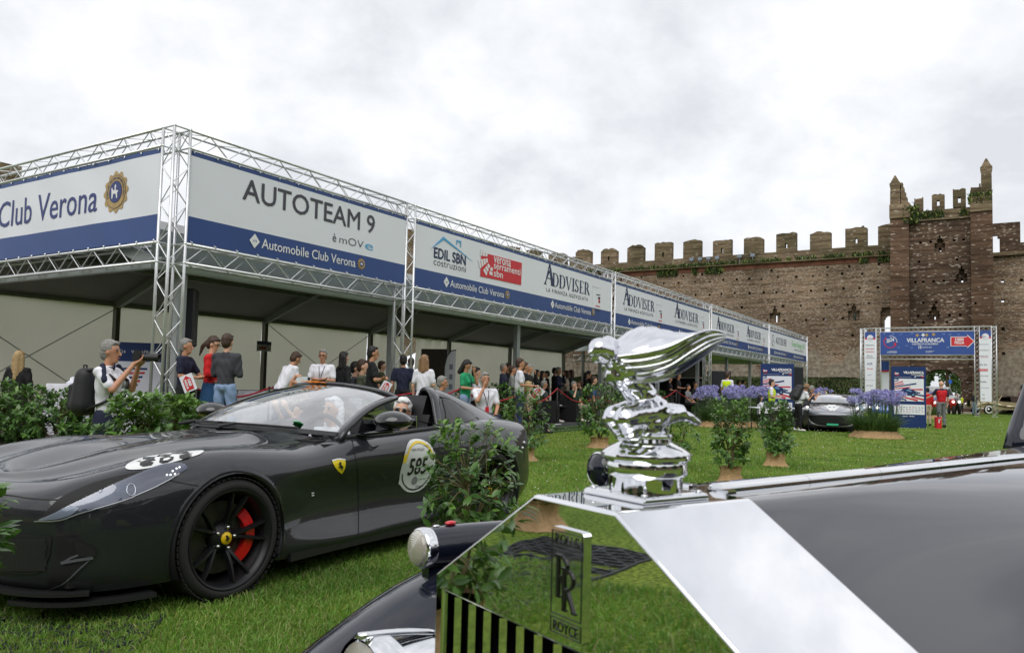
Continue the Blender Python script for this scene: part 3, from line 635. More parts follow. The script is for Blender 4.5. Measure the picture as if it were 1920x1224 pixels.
for k, (z, nm_) in enumerate(((Z2, 'upper'), (Z0, 'lower'))):
    t_ = thing('truss_beam', '%s aluminium truss beam on the short side, %s the large blue-lettered banner' % (nm_, 'above' if k == 0 else 'below'), 'truss beam', S(B0, A0, z), RS, 'truss beams of the marquee front')
    hgt = Z3 - Z2 if k == 0 else Z1 - Z0
    truss(t_, (-TW, 0, 0), (-10.5, 0, 0), (0, 1, 0), (0, 0, hgt / TW), single=True)
t_ = thing('truss_tower', 'truss tower at the left end of the short side, just outside the view', 'truss tower', S(B0 - 10.8, A0, 0), RS, 'truss towers of the marquee front'); truss(t_, (0, 0, .02), (0, 0, Z3), (1, 0, 0), (0, 1, 0), cell=.31, single=False)

# ------------------------------------------------------------------ banners
def cloth_y(x, z, amp, seed):
    return amp * noise.noise(V3((x * .9 + z * .9 + seed, z * .7, seed))) + amp * .6 * (1 - min(1, max(0, (z - 3.4) * 1.2))) * noise.noise(V3((x * 2.4 + z * 3, 4, seed)))
def drape(o, amp, seed):
    for v in o.data.vertices:
        p = o.matrix_basis @ v.co; v.co = o.matrix_basis.inverted() @ (p + V3((0, cloth_y(p.x, p.z, amp, seed), 0)))
def drape_all(root, amp, seed):
    for o in BO:
        if o.parent == root and o.type == 'MESH' and o.name.split('.')[0] in ('lettering', 'emblem', 'red_panel', 'small_print'): drape(o, amp, seed)
def cloth(mb, x0, x1, z0, z1, y, amp=.012, nx=60, nz=8, seed=0.0):
    vs = []
    for j in range(nz + 1):
        for i in range(nx + 1):
            x = x0 + (x1 - x0) * i / nx; z = z0 + (z1 - z0) * j / nz
            e_ = min(1, (z - 3.44) * 3 + .3) if amp else 0
            vs.append((x, y + cloth_y(x, z, amp, seed), z))
    fs = [(j * (nx + 1) + i, j * (nx + 1) + i + 1, (j + 1) * (nx + 1) + i + 1, (j + 1) * (nx + 1) + i) for j in range(nz) for i in range(nx)]
    mb.add(vs, fs)
BZ = (3.45, 3.87, 4.865, 4.945)
def banner(root, x0, x1, amp=.012, seed=0.0, y=.012):
    for z0, z1, m, n_ in ((BZ[0], BZ[1], M_blue, 'lower_band'), (BZ[1], BZ[2], M_white, 'white_panel'), (BZ[2], BZ[3], M_blue, 'upper_band')):
        b = MB(); cloth(b, x0, x1, z0, z1, y, amp, max(8, int((x1 - x0) * 9)), 10 if z1 - z0 > .5 else 6, seed); b.B(n_, m, root, smooth=True)
    b = MB(); n = int((x1 - x0) / .45)
    for i in range(n + 1):
        x = x0 + .06 + (x1 - x0 - .12) * i / n
        b.tube((x, y - .012, BZ[3] - .02), (x + .02, -.01, Z2 + .02), .006, 4); b.ball((x, y - .012, BZ[3] - .025), .016, 5, 4)
        b.tube((x, y - .014, BZ[0] + .02), (x + .03, -.03, Z1 + .02), .006, 4); b.ball((x + .02, -.03, Z1 + .03), .018, 5, 4)
    tag(b.B('hooks', M_alu, root), kind='stuff')
class Face:
    """a banner face: turns photo pixels into metres on that face"""
    def __init__(s, root, P0, ex, nrm, front=-.012): s.root = root; s.P0 = P0; s.ex = ex; s.n = nrm; s.front = front
    def uv(s, px, py):
        p = on_plane(px, py, s.P0, s.n) - s.P0; return p.dot(s.ex), p.z + s.P0.z
    def txt(s, st, pa, pb, m, h=None, bold=0.0, shear=0, name='lettering', lvl=True):
        xa, za = s.uv(*pa); xb, zb = s.uv(*pb); me = text_mesh(st, 1.0, bold)
        xs = [v.co.x for v in me.vertices]; ys = [v.co.y for v in me.vertices]
        hcap = max(ys) - min(0, min(ys)) * 0
        hh = h if h else .3; k = hh / hcap; sx = (xb - xa) / ((max(xs) - min(xs)) * k)
        me2 = me.copy(); me2.transform(MT((-min(xs), 0, 0))); me2.transform(Matrix.Diagonal((k * sx, k, k, 1)))
        if shear: me2.transform(Matrix(((1, shear, 0, 0), (0, 1, 0, 0), (0, 0, 1, 0), (0, 0, 0, 1))))
        me2.materials.clear(); me2.materials.append(m); o = BO.new(name, me2); LK(o); o.parent = s.root
        o.location = (xa, s.front, (za + zb) / 2); o.rotation_euler = (PI / 2, 0, 0); return o
    def poly(s, pts, m, name='emblem', d=.003, px=True, off=0.0):
        q = [s.uv(*p) for p in pts] if px else pts
        b = MB(); b.prism(q, d, (0, s.front - off, 0), (1, 0, 0), (0, 0, 1), (0, -1, 0)); return b.B(name, m, s.root)
def uvpoly(fc, parts, name, mats):
    b = MB()
    for q, mi_, off in parts: b.cur = mi_; b.prism(q, .002, (0, fc.front - off, 0), (1, 0, 0), (0, 0, 1), (0, -1, 0))
    return b.B(name, mats, fc.root)
def circle(cx, cz, r, n=24, k=1.0): return [(cx + r * k * cos(2 * PI * i / n), cz + r * sin(2 * PI * i / n)) for i in range(n)]
def gear(fc, cx, cz, r):
    g = []
    for i in range(48): a = 2 * PI * i / 48; rr_ = r * (1.0 if i % 4 < 2 else .88); g.append((cx + rr_ * cos(a), cz + rr_ * sin(a)))
    P = [(g, 0, 0), (circle(cx, cz, r * .80, 32), 1, .003), (circle(cx, cz, r * .77, 32), 0, .006), (circle(cx, cz, r * .53, 28), 1, .009), (circle(cx, cz, r * .50, 28), 2, .012)]
    hp = [(-.28, -.3), (-.2, -.3), (-.17, -.08), (.05, -.1), (.1, -.32), (.18, -.3), (.16, -.05), (.24, .0), (.2, .06), (.02, .08), (.06, .3), (.0, .36), (-.06, .3), (-.06, .08), (-.2, .1), (-.26, .22), (-.33, .18), (-.3, .0)]
    P.append(([(cx + x * r, cz + z * r) for x, z in hp], 3, .015))
    if r > .2:      # ring lettering as small strokes
        for i in range(26):
            a = -PI * .12 + PI * 1.24 * i / 25; c_, s_ = cos(a), sin(a); x, z = cx + r * .66 * c_, cz + r * .66 * s_; h = r * .055; w_ = r * (.02 + .012 * (i % 3))
            P.append(([(x - w_ * s_ - h * c_, z + w_ * c_ - h * s_), (x + w_ * s_ - h * c_, z - w_ * c_ - h * s_), (x + w_ * s_ + h * c_, z - w_ * c_ + h * s_), (x - w_ * s_ + h * c_, z + w_ * c_ + h * s_)], 1, .009))
    return uvpoly(fc, P, 'emblem', [M_gold, M_ink, M_inkb, M_inkw])
def diamond(fc, cx, cz, r):
    q = lambda k: [(cx, cz - r * k), (cx + r * .86 * k, cz), (cx, cz + r * k), (cx - r * .86 * k, cz)]
    P = [(q(1), 0, 0)]
    for x0_, x1_ in ((-.3, -.12), (-.05, .12), (.22, .3)): P.append(([(cx + x0_ * r, cz - .14 * r), (cx + x0_ * r + .06 * r, cz - .14 * r), (cx + x1_ * r, cz + .16 * r), (cx + x1_ * r - .08 * r, cz + .16 * r)], 1, .003))
    return uvpoly(fc, P, 'emblem', [M_inkw, M_inkb])
def serif(fc, s, x0, z0, h, W, m):
    """roman capitals built from stems, thin strokes and serifs"""
    P = []; w_ = h * .17; t = h * .05; adv = {'A': .78, 'D': .82, 'V': .78, 'I': .38, 'S': .6, 'E': .66, 'R': .8}
    tot = sum(adv[c] for c in s[1:]) + 1.15 * adv['A']; k = W / (tot * h); x = x0
    def q(pts, ox, sc=1.0): P.append(([(ox + px_ * h * k * sc, z0 + pz * h * sc) for px_, pz in pts], 0, 0))
    def bar(ox, xa, xb, za, zb, sc=1.0): q([(xa, za), (xb, za), (xb, zb), (xa, zb)], ox, sc)
    for i, c in enumerate(s):
        sc = 1.55 if i == 0 else 1.0
        if c == 'A': q([(.02, 0), (.08, 0), (.36, 1), (.31, 1)], x, sc); q([(.5, 0), (.72, 0), (.40, 1), (.30, 1)], x, sc); bar(x, .16, .5, .3, .34, sc); bar(x, -.04, .16, 0, .035, sc); bar(x, .46, .78, 0, .035, sc)
        if c == 'V': q([(.0, 1), (.18, 1), (.42, 0), (.34, 0)], x); q([(.62, 1), (.68, 1), (.42, 0), (.38, 0)], x); bar(x, -.05, .25, .965, 1); bar(x, .54, .74, .965, 1)
        if c == 'I': bar(x, .1, .26, 0, 1); bar(x, .02, .34, 0, .035); bar(x, .02, .34, .965, 1)
        if c == 'E': bar(x, .08, .24, 0, 1); bar(x, .02, .56, 0, .045); bar(x, .02, .54, .955, 1); bar(x, .24, .44, .48, .53); bar(x, .52, .56, 0, .2); bar(x, .50, .54, .8, 1)
        if c == 'D':
            bar(x, .08, .24, 0, 1); bar(x, .02, .4, 0, .045); bar(x, .02, .4, .955, 1)
            n = 8
            for j in range(n):
                a0, a1 = -PI / 2 + PI * j / n, -PI / 2 + PI * (j + 1) / n
                q([(.38 + .22 * cos(a0), .5 + .455 * sin(a0)), (.38 + .38 * cos(a0), .5 + .5 * sin(a0)), (.38 + .38 * cos(a1), .5 + .5 * sin(a1)), (.38 + .22 * cos(a1), .5 + .455 * sin(a1))], x)
        if c == 'R':
            bar(x, .08, .24, 0, 1); bar(x, .02, .34, 0, .035); bar(x, .02, .36, .955, 1); bar(x, .24, .36, .48, .52); q([(.32, .5), (.48, .5), (.78, 0), (.6, 0)], x)
            n = 6
            for j in range(n):
                a0, a1 = -PI / 2 + PI * j / n, -PI / 2 + PI * (j + 1) / n
                q([(.34 + .1 * cos(a0), .74 + .2 * sin(a0)), (.34 + .26 * cos(a0), .74 + .26 * sin(a0)), (.34 + .26 * cos(a1), .74 + .26 * sin(a1)), (.34 + .1 * cos(a1), .74 + .2 * sin(a1))], x)
        if c == 'S':
            pts = [(.46, .84), (.38, .97), (.2, .97), (.1, .8), (.14, .62), (.38, .42), (.44, .22), (.32, .04), (.16, .03), (.06, .2)]
            for (xa, za), (xb, zb) in zip(pts, pts[1:]):
                dx_, dz_ = xb - xa, zb - za; l_ = math.hypot(dx_, dz_); th = .075 if abs(dz_) > .15 else .035; nx_, nz_ = -dz_ / l_ * th, dx_ / l_ * th * .5
                q([(xa + nx_, za + nz_), (xb + nx_, zb + nz_), (xb - nx_, zb - nz_), (xa - nx_, za - nz_)], x)
        x += adv[c] * h * k * (1.15 if i == 0 else 1)
    return uvpoly(fc, P, 'lettering', [m])
def acv(fc, d, ta, tb, g, h=.165):
    diamond(fc, *fc.uv(*d), .13); fc.txt('Automobile Club Verona', ta, tb, M_inkw, h, .006); gear(fc, *fc.uv(*g), .115)
def acv_m(fc, x, L_=2.6):       # same line placed in metres
    diamond(fc, x, 3.66, .13)
    me = text_mesh('Automobile Club Verona', 1.0, .006); xs = [v.co.x for v in me.vertices]; me2 = me.copy(); k = .165 / .73
    me2.transform(Matrix.Diagonal((L_ / (max(xs) - min(xs)), k, k, 1))); me2.materials.clear(); me2.materials.append(M_inkw)
    o = BO.new('lettering', me2); LK(o); o.parent = fc.root; o.location = (x + .17, fc.front, 3.60); o.rotation_euler = (PI / 2, 0, 0); gear(fc, x + .17 + L_ + .16, 3.66, .115)
def addv_m(fc, x, W=3.0, z=4.24):
    serif(fc, 'ADDVISER', x, z, .40, W, M_inknavy)
    uvpoly(fc, [([(x - .02, z - .0), (x + .02, z), (x + .27, z + .36), (x + .23, z + .38)], 0, 0), (circle(x + .24, z + .38, .05, 10), 0, 0)], 'emblem', [M_inknavy])
    me = text_mesh('LA FINANZA AGEVOLATA', 1.0, 0, 1, 'LEFT', 1.25); xs = [v.co.x for v in me.vertices]; me2 = me.copy(); k = .12 / .73
    me2.transform(Matrix.Diagonal((W * .92 / (max(xs) - min(xs)), k, k, 1))); me2.materials.clear(); me2.materials.append(M_ink)
    o = BO.new('lettering', me2); LK(o); o.parent = fc.root; o.location = (x + .1, fc.front, z - .2); o.rotation_euler = (PI / 2, 0, 0)
    P = []
    xx = x + W + .28
    for z_, w_, h_, c_ in ((4.86, .62, .012, 1), (4.62, .3, .03, 0), (4.50, .16, .07, 0), (4.40, .1, .05, 0), (4.24, .34, .03, 2), (4.1, .4, .045, 0)): P.append(([(xx + .5 - w_, z_ - .3), (xx + .5, z_ - .3), (xx + .5, z_ - .3 + h_), (xx + .5 - w_, z_ - .3 + h_)], c_, 0))
    P.append(([(xx + .36, 4.08), (xx + .5, 4.08), (xx + .46, 4.28), (xx + .42, 4.2)], 2, 0)); P.append(([(xx - .1, 3.95), (xx - .095, 3.95), (xx - .095, 4.58), (xx - .1, 4.58)], 1, 0))
    uvpoly(fc, P, 'small_print', [M_inknavy, mat('pale_grey_print', srgb(190, 192, 198), .5), M_red])
DB = []
def mkbanner(i, lab):
    r_ = thing('banner', lab, 'banner', S(B0, 0, 0), RL, 'printed banners on the truss front'); f = Face(r_, S(B0, 0, 0), E1, E2, -.007)
    banner(r_, COLS[i] + TW + .02, COLS[i + 1] - .02, .0035, seed=i * 7.7, y=.0); DB.append((r_, i * 7.7)); return f
f = mkbanner(0, 'banner with large dark grey capitals and a 9, right of the corner tower')
f.txt('AUTOTEAM 9', (454, 375), (702, 437), M_ink, .375, .010)
f.txt('è', (623, 452), (630, 454), M_ink, .16); mv = f.txt('mOV', (636, 455), (681, 466), M_ink, .15, -.01, name='lettering'); f.txt('e', (684, 467), (699, 470), M_cyan, .12)
acv(f, (477, 452), (490, 465), (666, 501), (677, 495), .175)
f = mkbanner(1, 'banner with a blue roof outline, a red square and a navy serif logo')
f.txt('EDIL SBN', (813, 483), (873, 497), M_inknavy, .25, .03); f.txt('costruzioni', (812.6, 496.5), (873, 510.5), M_ink, .155, -.008)
f.poly([(807, 467), (831, 443.7), (888, 491.6), (832, 450)], M_cyan); f.poly([(855, 459), (855.5, 450), (864.5, 452), (864, 464), (862.5, 463), (862.5, 455), (857, 454), (856.5, 459)], M_cyan)
f.poly([(902, 472.7), (978, 493), (976.6, 534.5), (900, 518)], M_red, 'red_panel'); f.front -= .006
f.txt('verona', (925, 492.5), (957, 500.5), M_inkw, .17, .012); f.txt('serramenti', (925, 503), (975, 516.5), M_inkw, .17, .012); f.txt('sbn', (925, 518), (942, 522), M_inkw, .18, .012)
P = []
for i in range(4):
    for j in range(4):
        a = math.radians(165 + 28 * j); r0 = .28 + .115 * i
        cx_, cz_ = f.uv(924, 483); P.append(([(cx_ + (r0) * cos(a), cz_ + r0 * sin(a)), (cx_ + (r0 + .09) * cos(a), cz_ + (r0 + .09) * sin(a)), (cx_ + (r0 + .09) * cos(a + .33), cz_ + (r0 + .09) * sin(a + .33)), (cx_ + r0 * cos(a + .33), cz_ + r0 * sin(a + .33))], 0, 0)) if i < 3 or j > 0 else None
uvpoly(f, [p for p in P if min(q[1] for q in p[0]) > 4.0], 'emblem', [M_inkw]); f.front += .006
addv_m(f, 19.5, 3.0)
acv(f, (836.7, 529), (843.8, 538), (944.6, 557.5), (951, 552.6)); acv(f, (1035.6, 570.5), (1040, 576.5), (1107.7, 590.6), (1112, 585))
f = mkbanner(2, 'banner with two navy serif logos, third along the long front, behind the mascot'); addv_m(f, 25.2, 3.0); addv_m(f, 30.45, 3.05); acv_m(f, 25.75, 2.6); acv_m(f, 31.05, 2.6)
f = mkbanner(3, 'banner with two navy serif logos, fourth along the front, between mascot wing and last banner'); addv_m(f, 36.2, 3.0, 4.2); addv_m(f, 41.55, 3.0, 4.2); acv_m(f, 36.7, 2.6); acv_m(f, 41.9, 2.6)
f = mkbanner(4, 'farthest banner on the long front, with a circle logo and green lettering')
f.txt('AUTOSILVER', (1454.5, 644), (1474.5, 650), M_ink, .42, -.006); f.txt('Green Energy 4.0', (1484.5, 648), (1508, 655.5), mat('green_print', srgb(120, 200, 120), .5), .36); f.txt('soluzioni energetiche', (1489, 656), (1506, 661), M_ink, .1)
cx_, cz_ = f.uv(1449.5, 638); uvpoly(f, [(circle(cx_, cz_, .34, 24), 0, 0), (circle(cx_, cz_, .30, 24), 1, .004), ([(cx_ - .03, cz_), (cx_ + .03, cz_), (cx_ + .0, cz_ + .3)], 0, .008), ([(cx_, cz_ + .03), (cx_ - .26, cz_ - .16), (cx_, cz_ - .03)], 0, .008), ([(cx_, cz_ + .03), (cx_ + .26, cz_ - .16), (cx_, cz_ - .03)], 0, .008)], 'emblem', [M_ink, M_white])
acv_m(f, 47.9, 2.6); acv_m(f, 53.3, 2.6)
# short side banner
r_ = thing('banner', 'wide banner with big blue lettering and a gold gear badge, left of the corner tower', 'banner', S(B0, A0, 0), RS, 'printed banners on the truss front')
f = Face(r_, S(B0, A0, 0), E2, E1, -.006); banner(r_, -10.2, -.32, .022, 3.3, 0.0)
f.txt('Club Verona', (-3, 428), (182, 395.5), M_inkb, .50, .004); gear(f, *f.uv(217, 360), .36)
o = text('Automobile', .66, M_inkb, r_, (-8.5, -.008, 4.12), (PI / 2, 0, 0), .004, .78); diamond(f, -9.0, 4.35, .3)

drape_all(r_, .022, 3.3)
# ------------------------------------------------------------------ marquee
tent = thing('marquee', 'long white frame marquee standing behind the truss front', 'marquee', S(B0, 0, 0), RL)
M_pvc = mat('marquee_pvc', srgb(238, 233, 220), .6, vary=.05, vscale=.8, bump=.15, bscale=2)
_t = M_pvc.node_tree; _tl = _t.nodes.new('ShaderNodeBsdfTranslucent'); _tl.inputs[0].default_value = (.84, .80, .72, 1); _mx = _t.nodes.new('ShaderNodeMixShader'); _mx.inputs[0].default_value = .45
_t.links.new(_t.nodes['Principled BSDF'].outputs[0], _mx.inputs[1]); _t.links.new(_tl.outputs[0], _mx.inputs[2]); _t.links.new(_mx.outputs[0], _t.nodes['Material Output'].inputs[0])
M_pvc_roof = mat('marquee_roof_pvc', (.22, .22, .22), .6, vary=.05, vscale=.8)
M_gut = mat('pale_grey_gutter', srgb(176, 184, 180), .45, vary=.05, vscale=2)
AF, AE = 7.6, 37.6; BF, BB = .62, 9.0; ZE = 3.2; ZR = 4.75
def local(b_off): return b_off        # local y = -b offset
# roof panels per bay, both slopes
bays = [AF] + [12.0 + 5.0 * i for i in range(6)]; bays[-1] = AE
BM = (BF + BB) / 2
for i in range(len(bays) - 1):
    for k, (y0, z0, y1, z1) in enumerate(((BF, ZE + .02, BM, ZR), (BM, ZR, BB, ZE + .02))):
        b_ = MB(); nx, ny = 8, 8; vs = []
        for s_ in (0, 1):
            for j in range(ny + 1):
                for q in range(nx + 1):
                    x = bays[i] + (bays[i + 1] - bays[i]) * q / nx; u = j / ny; sag = .07 * sin(PI * q / nx) * sin(PI * u)
                    vs.append((x, y0 + (y1 - y0) * u, z0 + (z1 - z0) * u - sag + .012 * s_))
        m_ = (nx + 1) * (ny + 1)
        fs = [(j * (nx + 1) + q, j * (nx + 1) + q + 1, (j + 1) * (nx + 1) + q + 1, (j + 1) * (nx + 1) + q) for j in range(ny) for q in range(nx)]
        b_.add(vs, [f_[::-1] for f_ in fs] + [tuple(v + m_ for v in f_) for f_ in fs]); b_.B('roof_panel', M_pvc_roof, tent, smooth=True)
for a in bays:      # rafters and posts
    b_ = MB()
    for y0, z0, y1, z1 in ((BF, ZE - .08, BM, ZR - .1), (BM, ZR - .1, BB, ZE - .08)):
        d = V3((0, y1 - y0, z1 - z0)); R_ = d.to_track_quat('Y', 'Z').to_matrix(); b_.box((a, (y0 + y1) / 2, (z0 + z1) / 2), (.11, d.length, .2), R_)
    b_.B('rafter', M_alu2, tent)
    b_ = MB(); b_.box((a, BB - .1, ZE / 2), (.12, .16, ZE)); b_.B('post', mat('rear_post', srgb(120, 120, 112), .5, .2), tent)
for y, z in ((BM, ZR - .12), ((BF + BM) / 2, (ZE + ZR) / 2 - .1), ((BM + BB) / 2, (ZE + ZR) / 2 - .1), (BB, ZE - .02)):
    b_ = MB(); b_.box(((AF + AE) / 2, y, z), (AE - AF, .09, .1)); b_.B('purlin', M_alu2, tent)
fp = [8.1, 13.55, 19.05, 24.75, 30.2, 35.3, 40.0, 44.6, 49.2, 53.8]
for a in fp:
    b_ = MB(); b_.box((a, BF, (ZE - .2) / 2 + .001), (.16, .13, ZE - .2)); b_.B('post', M_alu2, tent)
b_ = MB(); b_.box(((AF + 57.3) / 2, BF - .02, 3.11), (57.3 - AF, .16, .18)); b_.box(((AF + 57.3) / 2, BF - .14, 3.19), (57.3 - AF, .1, .05)); b_.B('gutter', M_gut, tent)
b_ = MB(); b_.box((AF, (BF + BB) / 2, ZE - .1), (.12, BB - BF, .14)); b_.B('end_beam', M_alu2, tent)
# strip of white sheet between beam and lower truss
b_ = MB(); cloth(b_, AF, 57.3, 3.2, 3.72, BF + .1, 0, 40, 3); b_.B('eave_sheet', M_gut, tent)
# back wall sheets
for i in range(len(bays) - 1):
    x0, x1 = bays[i] + .06, bays[i + 1] - .06; gaps = []
    segs = [(x0, x1)]
    if i == 3: segs = [(x0, 28.5 - .0 if False else x0 + 1.9), (x0 + 2.75, x1)]
    for q, (u0, u1) in enumerate(segs):
        b_ = MB(); vs = []; nx, nz = 40, 10
        for j in range(nz + 1):
            for k in range(nx + 1):
                x = u0 + (u1 - u0) * k / nx; z = .05 + (ZE - .1) * j / nz; am = .05 if i == 3 else .02
                vs.append((x, BB - .02 + am * sin(x * (9 if i == 3 else 2.1)) * (.4 + .6 * j / nz) + .05 * noise.noise(V3((x * .8, z * .8, i))), z))
        b_.add(vs, [(j * (nx + 1) + k, j * (nx + 1) + k + 1, (j + 1) * (nx + 1) + k + 1, (j + 1) * (nx + 1) + k) for j in range(nz) for k in range(nx)]); b_.B('wall_sheet', M_pvc, tent, smooth=True)
for i in (0, 2):
    x0, x1 = bays[i], bays[i + 1]
    for za, zb in ((.3, ZE - .1), (ZE - .1, .3)): MB().tube((x0, BB - .15, za), (x1, BB - .15 - .03 * (za > 1), zb), .012, 5).B('cross_cable', M_alu2, tent)
# flat-roofed open end
ft = thing('canopy', 'open flat-roofed canopy with thin truss, beyond the marquee at the far end', 'canopy', S(B0, 0, 0), RL)
b_ = MB(); b_.box((47.6, 4.6, 3.62), (19.4, 7.6, .05)); b_.B('roof_panel', mat('canopy_underside', srgb(176, 186, 198), .6), ft)
b_ = MB(); b_.box((47.6, .8, 3.45), (19.4, .05, .36)); b_.box((38.0, 4.6, 3.45), (.05, 7.6, .36)); b_.box((57.2, 4.6, 3.45), (.05, 7.6, .36)); b_.B('fascia', M_gut, ft)
t2 = thing('truss_beam', 'thin dark rear truss beam under the far canopy', 'truss beam', S(B0 - 8.2, 38, 2.75), RL); truss(t2, (0, 0, 0), (19.3, 0, 0), (0, 1, 0), (0, 0, 1), single=False, cell=.5, r=.02)
for a in (38.2, 44.5, 50.8, 57.0):
    b_ = MB(); b_.box((a, 8.0, 1.8), (.12, .12, 3.6)); b_.B('post', M_alu2, ft)
# white party tent glimpsed through the gap
pt = thing('party_tent', 'white peaked tent roof seen through the gap in the marquee wall', 'tent', S(B0 - 16, 36, 0), RL)
b_ = MB(); b_.lathe([(3.4, 0), (3.4, 2.2), (1.6, 3.0), (.05, 4.6)], 4, rot0=PI / 4); b_.B('canopy_sheet', M_white, pt)
# deck with two steps and artificial turf edge
M_deck = mat('dark_deck', srgb(62, 52, 48), .55, vary=.15, vscale=3)
dk = thing('deck', 'low dark wooden deck under the marquee with a turf covered step', 'deck', S(B0, 0, 0), RL)
for i in range(12):
    b_ = MB(); b_.box(((7.2 + 30.6) / 2, (.15 + i * .78), .19), (30.6 - 7.2 + 15, .77, .03)); b_.B('deck_board', M_deck, dk)
b_ = MB(); b_.box((22.7, 4.4, .087), (38.2, 9.1, .17)); b_.B('deck_frame', M_black, dk)
b_ = MB(); b_.box((22.7, -.26, .13), (38.2, .03, .15)); b_.B('edge_board', mat('deck_edge_grey', srgb(84, 88, 92), .4), dk)
M_turf = mat('artificial_turf', (.05, .10, .02), .9, vary=.3, vscale=30, bump=.6, bscale=200)
b_ = MB(); b_.box((22.7, -.36, .05), (38.2, .3, .10)); b_.box((22.7, -.62, .02), (38.2, .3, .04)); b_.B('turf_step', M_turf, dk)

# ------------------------------------------------------------------ entrance gantry
PA = 60.0
gx = lambda b: B0 + b
gan = thing('entrance_gantry', 'silver truss entrance gantry with sponsor columns in front of the gate', 'gantry', S(B0, PA, 0), RS)
for x in (3.16, 4.17, 10.16, 11.12): truss(gan, (x, 0, 0), (x, 0, 5.96), (1, 0, 0), (0, 1, 0), single=False, cell=.3)
truss(gan, (3.45, 0, 5.68), (11.12, 0, 5.68), (0, 1, 0), (0, 0, 1), single=False, cell=.3)
truss(gan, (4.46, 0, 3.78), (10.16, 0, 3.78), (0, 1, 0), (0, 0, 1), single=False, cell=.3)
for x in (3.16, 11.12): truss(gan, (x, .6, 0), (x, .6, 5.96), (1, 0, 0), (0, 1, 0), single=False, cell=.3)
f = Face(gan, S(B0, PA, 0), E2, E1, -.045)
M_pblue = mat('gantry_blue', srgb(48, 78, 150), .5, vary=.03, vscale=1)
def rectp(x0, x1, z0, z1): return [(x0, z0), (x1, z0), (x1, z1), (x0, z1)]
b_ = MB(); b_.box((7.31, -.03, 4.88), (5.7, .02, 1.56)); b_.B('main_banner', M_pblue, gan)
for n_, x0, x1 in (('side_banner', 3.47, 4.15), ('side_banner', 10.47, 11.10)):
    b_ = MB(); b_.box(((x0 + x1) / 2, -.03, 3.35), (x1 - x0, .02, 4.7)); b_.B(n_, M_white, gan)
    xc = (x0 + x1) / 2
    uvpoly(f, [(rectp(x0, x1, 5.28, 5.7), 0, 0), (rectp(x0, x1, 5.17, 5.28), 1, 0), (circle(xc, 5.29, .21), 2, .004), (circle(xc, 5.29, .165), 1, .007), (circle(xc, 5.29, .155), 2, .010)], 'header_print', [M_pblue, M_red, M_white])
f.front = -.058
f.txt('2024', (1628, 637), (1637.5, 635.5), M_inkb, .12, .01); f.txt('2024', (1840.8, 633.5), (1848.5, 632.5), M_inkb, .12, .01); f.front = -.045
f.txt('VILLAFRANCA', (1700, 641.5), (1770.5, 641.2), M_inkw, .28, .03); f.txt('CASTELLO SCALIGERO', (1710, 646.5), (1759, 646), M_inkw, .12, .02)
f.txt('15', (1722.5, 653.5), (1728, 653.3), M_inkw, .2, .03); f.txt('GIUGNO 2024', (1729, 652.3), (1747, 652), M_inkw, .08, .01)
f.txt('CHOPARD', (1663, 661.5), (1682, 661.3), M_inkw, .08, .02); f.txt('LE AUTO', (1736, 661), (1748, 660.8), M_inkw, .08, .01)
f.txt('20', (1662, 642), (1668.5, 642), M_inkw, .26, .03); f.txt('24', (1669, 640), (1676.5, 640), M_inkw, .26, .03)
def arc(cx, cz, r0, r1, a0, a1, n=20):
    return [[(cx + r0 * cos(a), cz + r0 * sin(a)), (cx + r1 * cos(a), cz + r1 * sin(a)), (cx + r1 * cos(b), cz + r1 * sin(b)), (cx + r0 * cos(b), cz + r0 * sin(b))] for a, b in [(a0 + (a1 - a0) * i / n, a0 + (a1 - a0) * (i + 1) / n) for i in range(n)]]
cx_, cz_ = f.uv(1669.5, 641); P = [(q, 0, 0) for q in arc(cx_, cz_, .38, .43, 2.2, 5.9)] + [(q, 1, 0) for i, q in enumerate(arc(cx_, cz_, .38, .45, -.1, 1.75, 22)) if i % 2 == 0]
P.append((circle(*f.uv(1678.5, 645), .09, 10), 0, .003))
uvpoly(f, P, 'round_logo', [M_red, M_inkw])
x_, z_ = f.uv(1803, 640); A_ = [(-.62, -.3), (.32, -.3), (.32, -.42), (.72, 0), (.32, .42), (.32, .3), (-.62, .3)]
uvpoly(f, [([(x_ + px_ * 1.05, z_ + pz * 1.08) for px_, pz in A_], 1, 0), ([(x_ + px_ * .98, z_ + pz * .96) for px_, pz in A_], 0, .004)], 'arrow_logo', [M_red, M_inkw]); f.front = -.055
f.txt('1000', (1791, 639), (1807, 638.8), M_inkw, .2, .03); f.txt('MIGLIA', (1790, 645), (1808, 644.7), M_inkw, .2, .03); f.front = -.045
rr = random.Random(4); P = []
for px_, py_ in ((1658, 626), (1674, 626), (1689, 626.5), (1703, 628), (1710, 625), (1687, 642), (1685, 651), (1700, 648), (1709, 652), (1769, 626), (1781, 627), (1797, 627), (1812, 625), (1777, 651), (1795, 651), (1814, 651)):
    x, z = f.uv(px_, py_); s_ = .07 + .03 * rr.random(); c_ = rr.choice((0, 0, 1)); P.append(([(x - s_, z + s_ * .7), (x, z), (x - s_, z - s_ * .7), (x - s_ * .4, z)], c_, 0)); P.append(([(x, z + s_ * .7), (x + s_, z), (x, z - s_ * .7), (x + s_ * .5, z)], c_, 0))
uvpoly(f, P, 'small_arrows', [mat('pale_blue_print', srgb(150, 175, 220), .5), mat('mid_blue_print', srgb(80, 115, 180), .5)])
P = []
for i, (px_, py_, c_) in enumerate(((1720, 628.5, 0), (1731, 628, 1), (1737.5, 628, 0), (1750.5, 627, 0))):
    x, z = f.uv(px_, py_); P.append(([(x, z - .13), (x + .12, z), (x, z + .13), (x - .12, z)], c_, 0))
P += [(rectp(4.62, 9.9, 4.38, 4.39), 2, 0), (rectp(5.0, 5.5, 4.33, 4.345), 1, 0), (rectp(7.3, 7.8, 4.33, 4.345), 1, 0)]
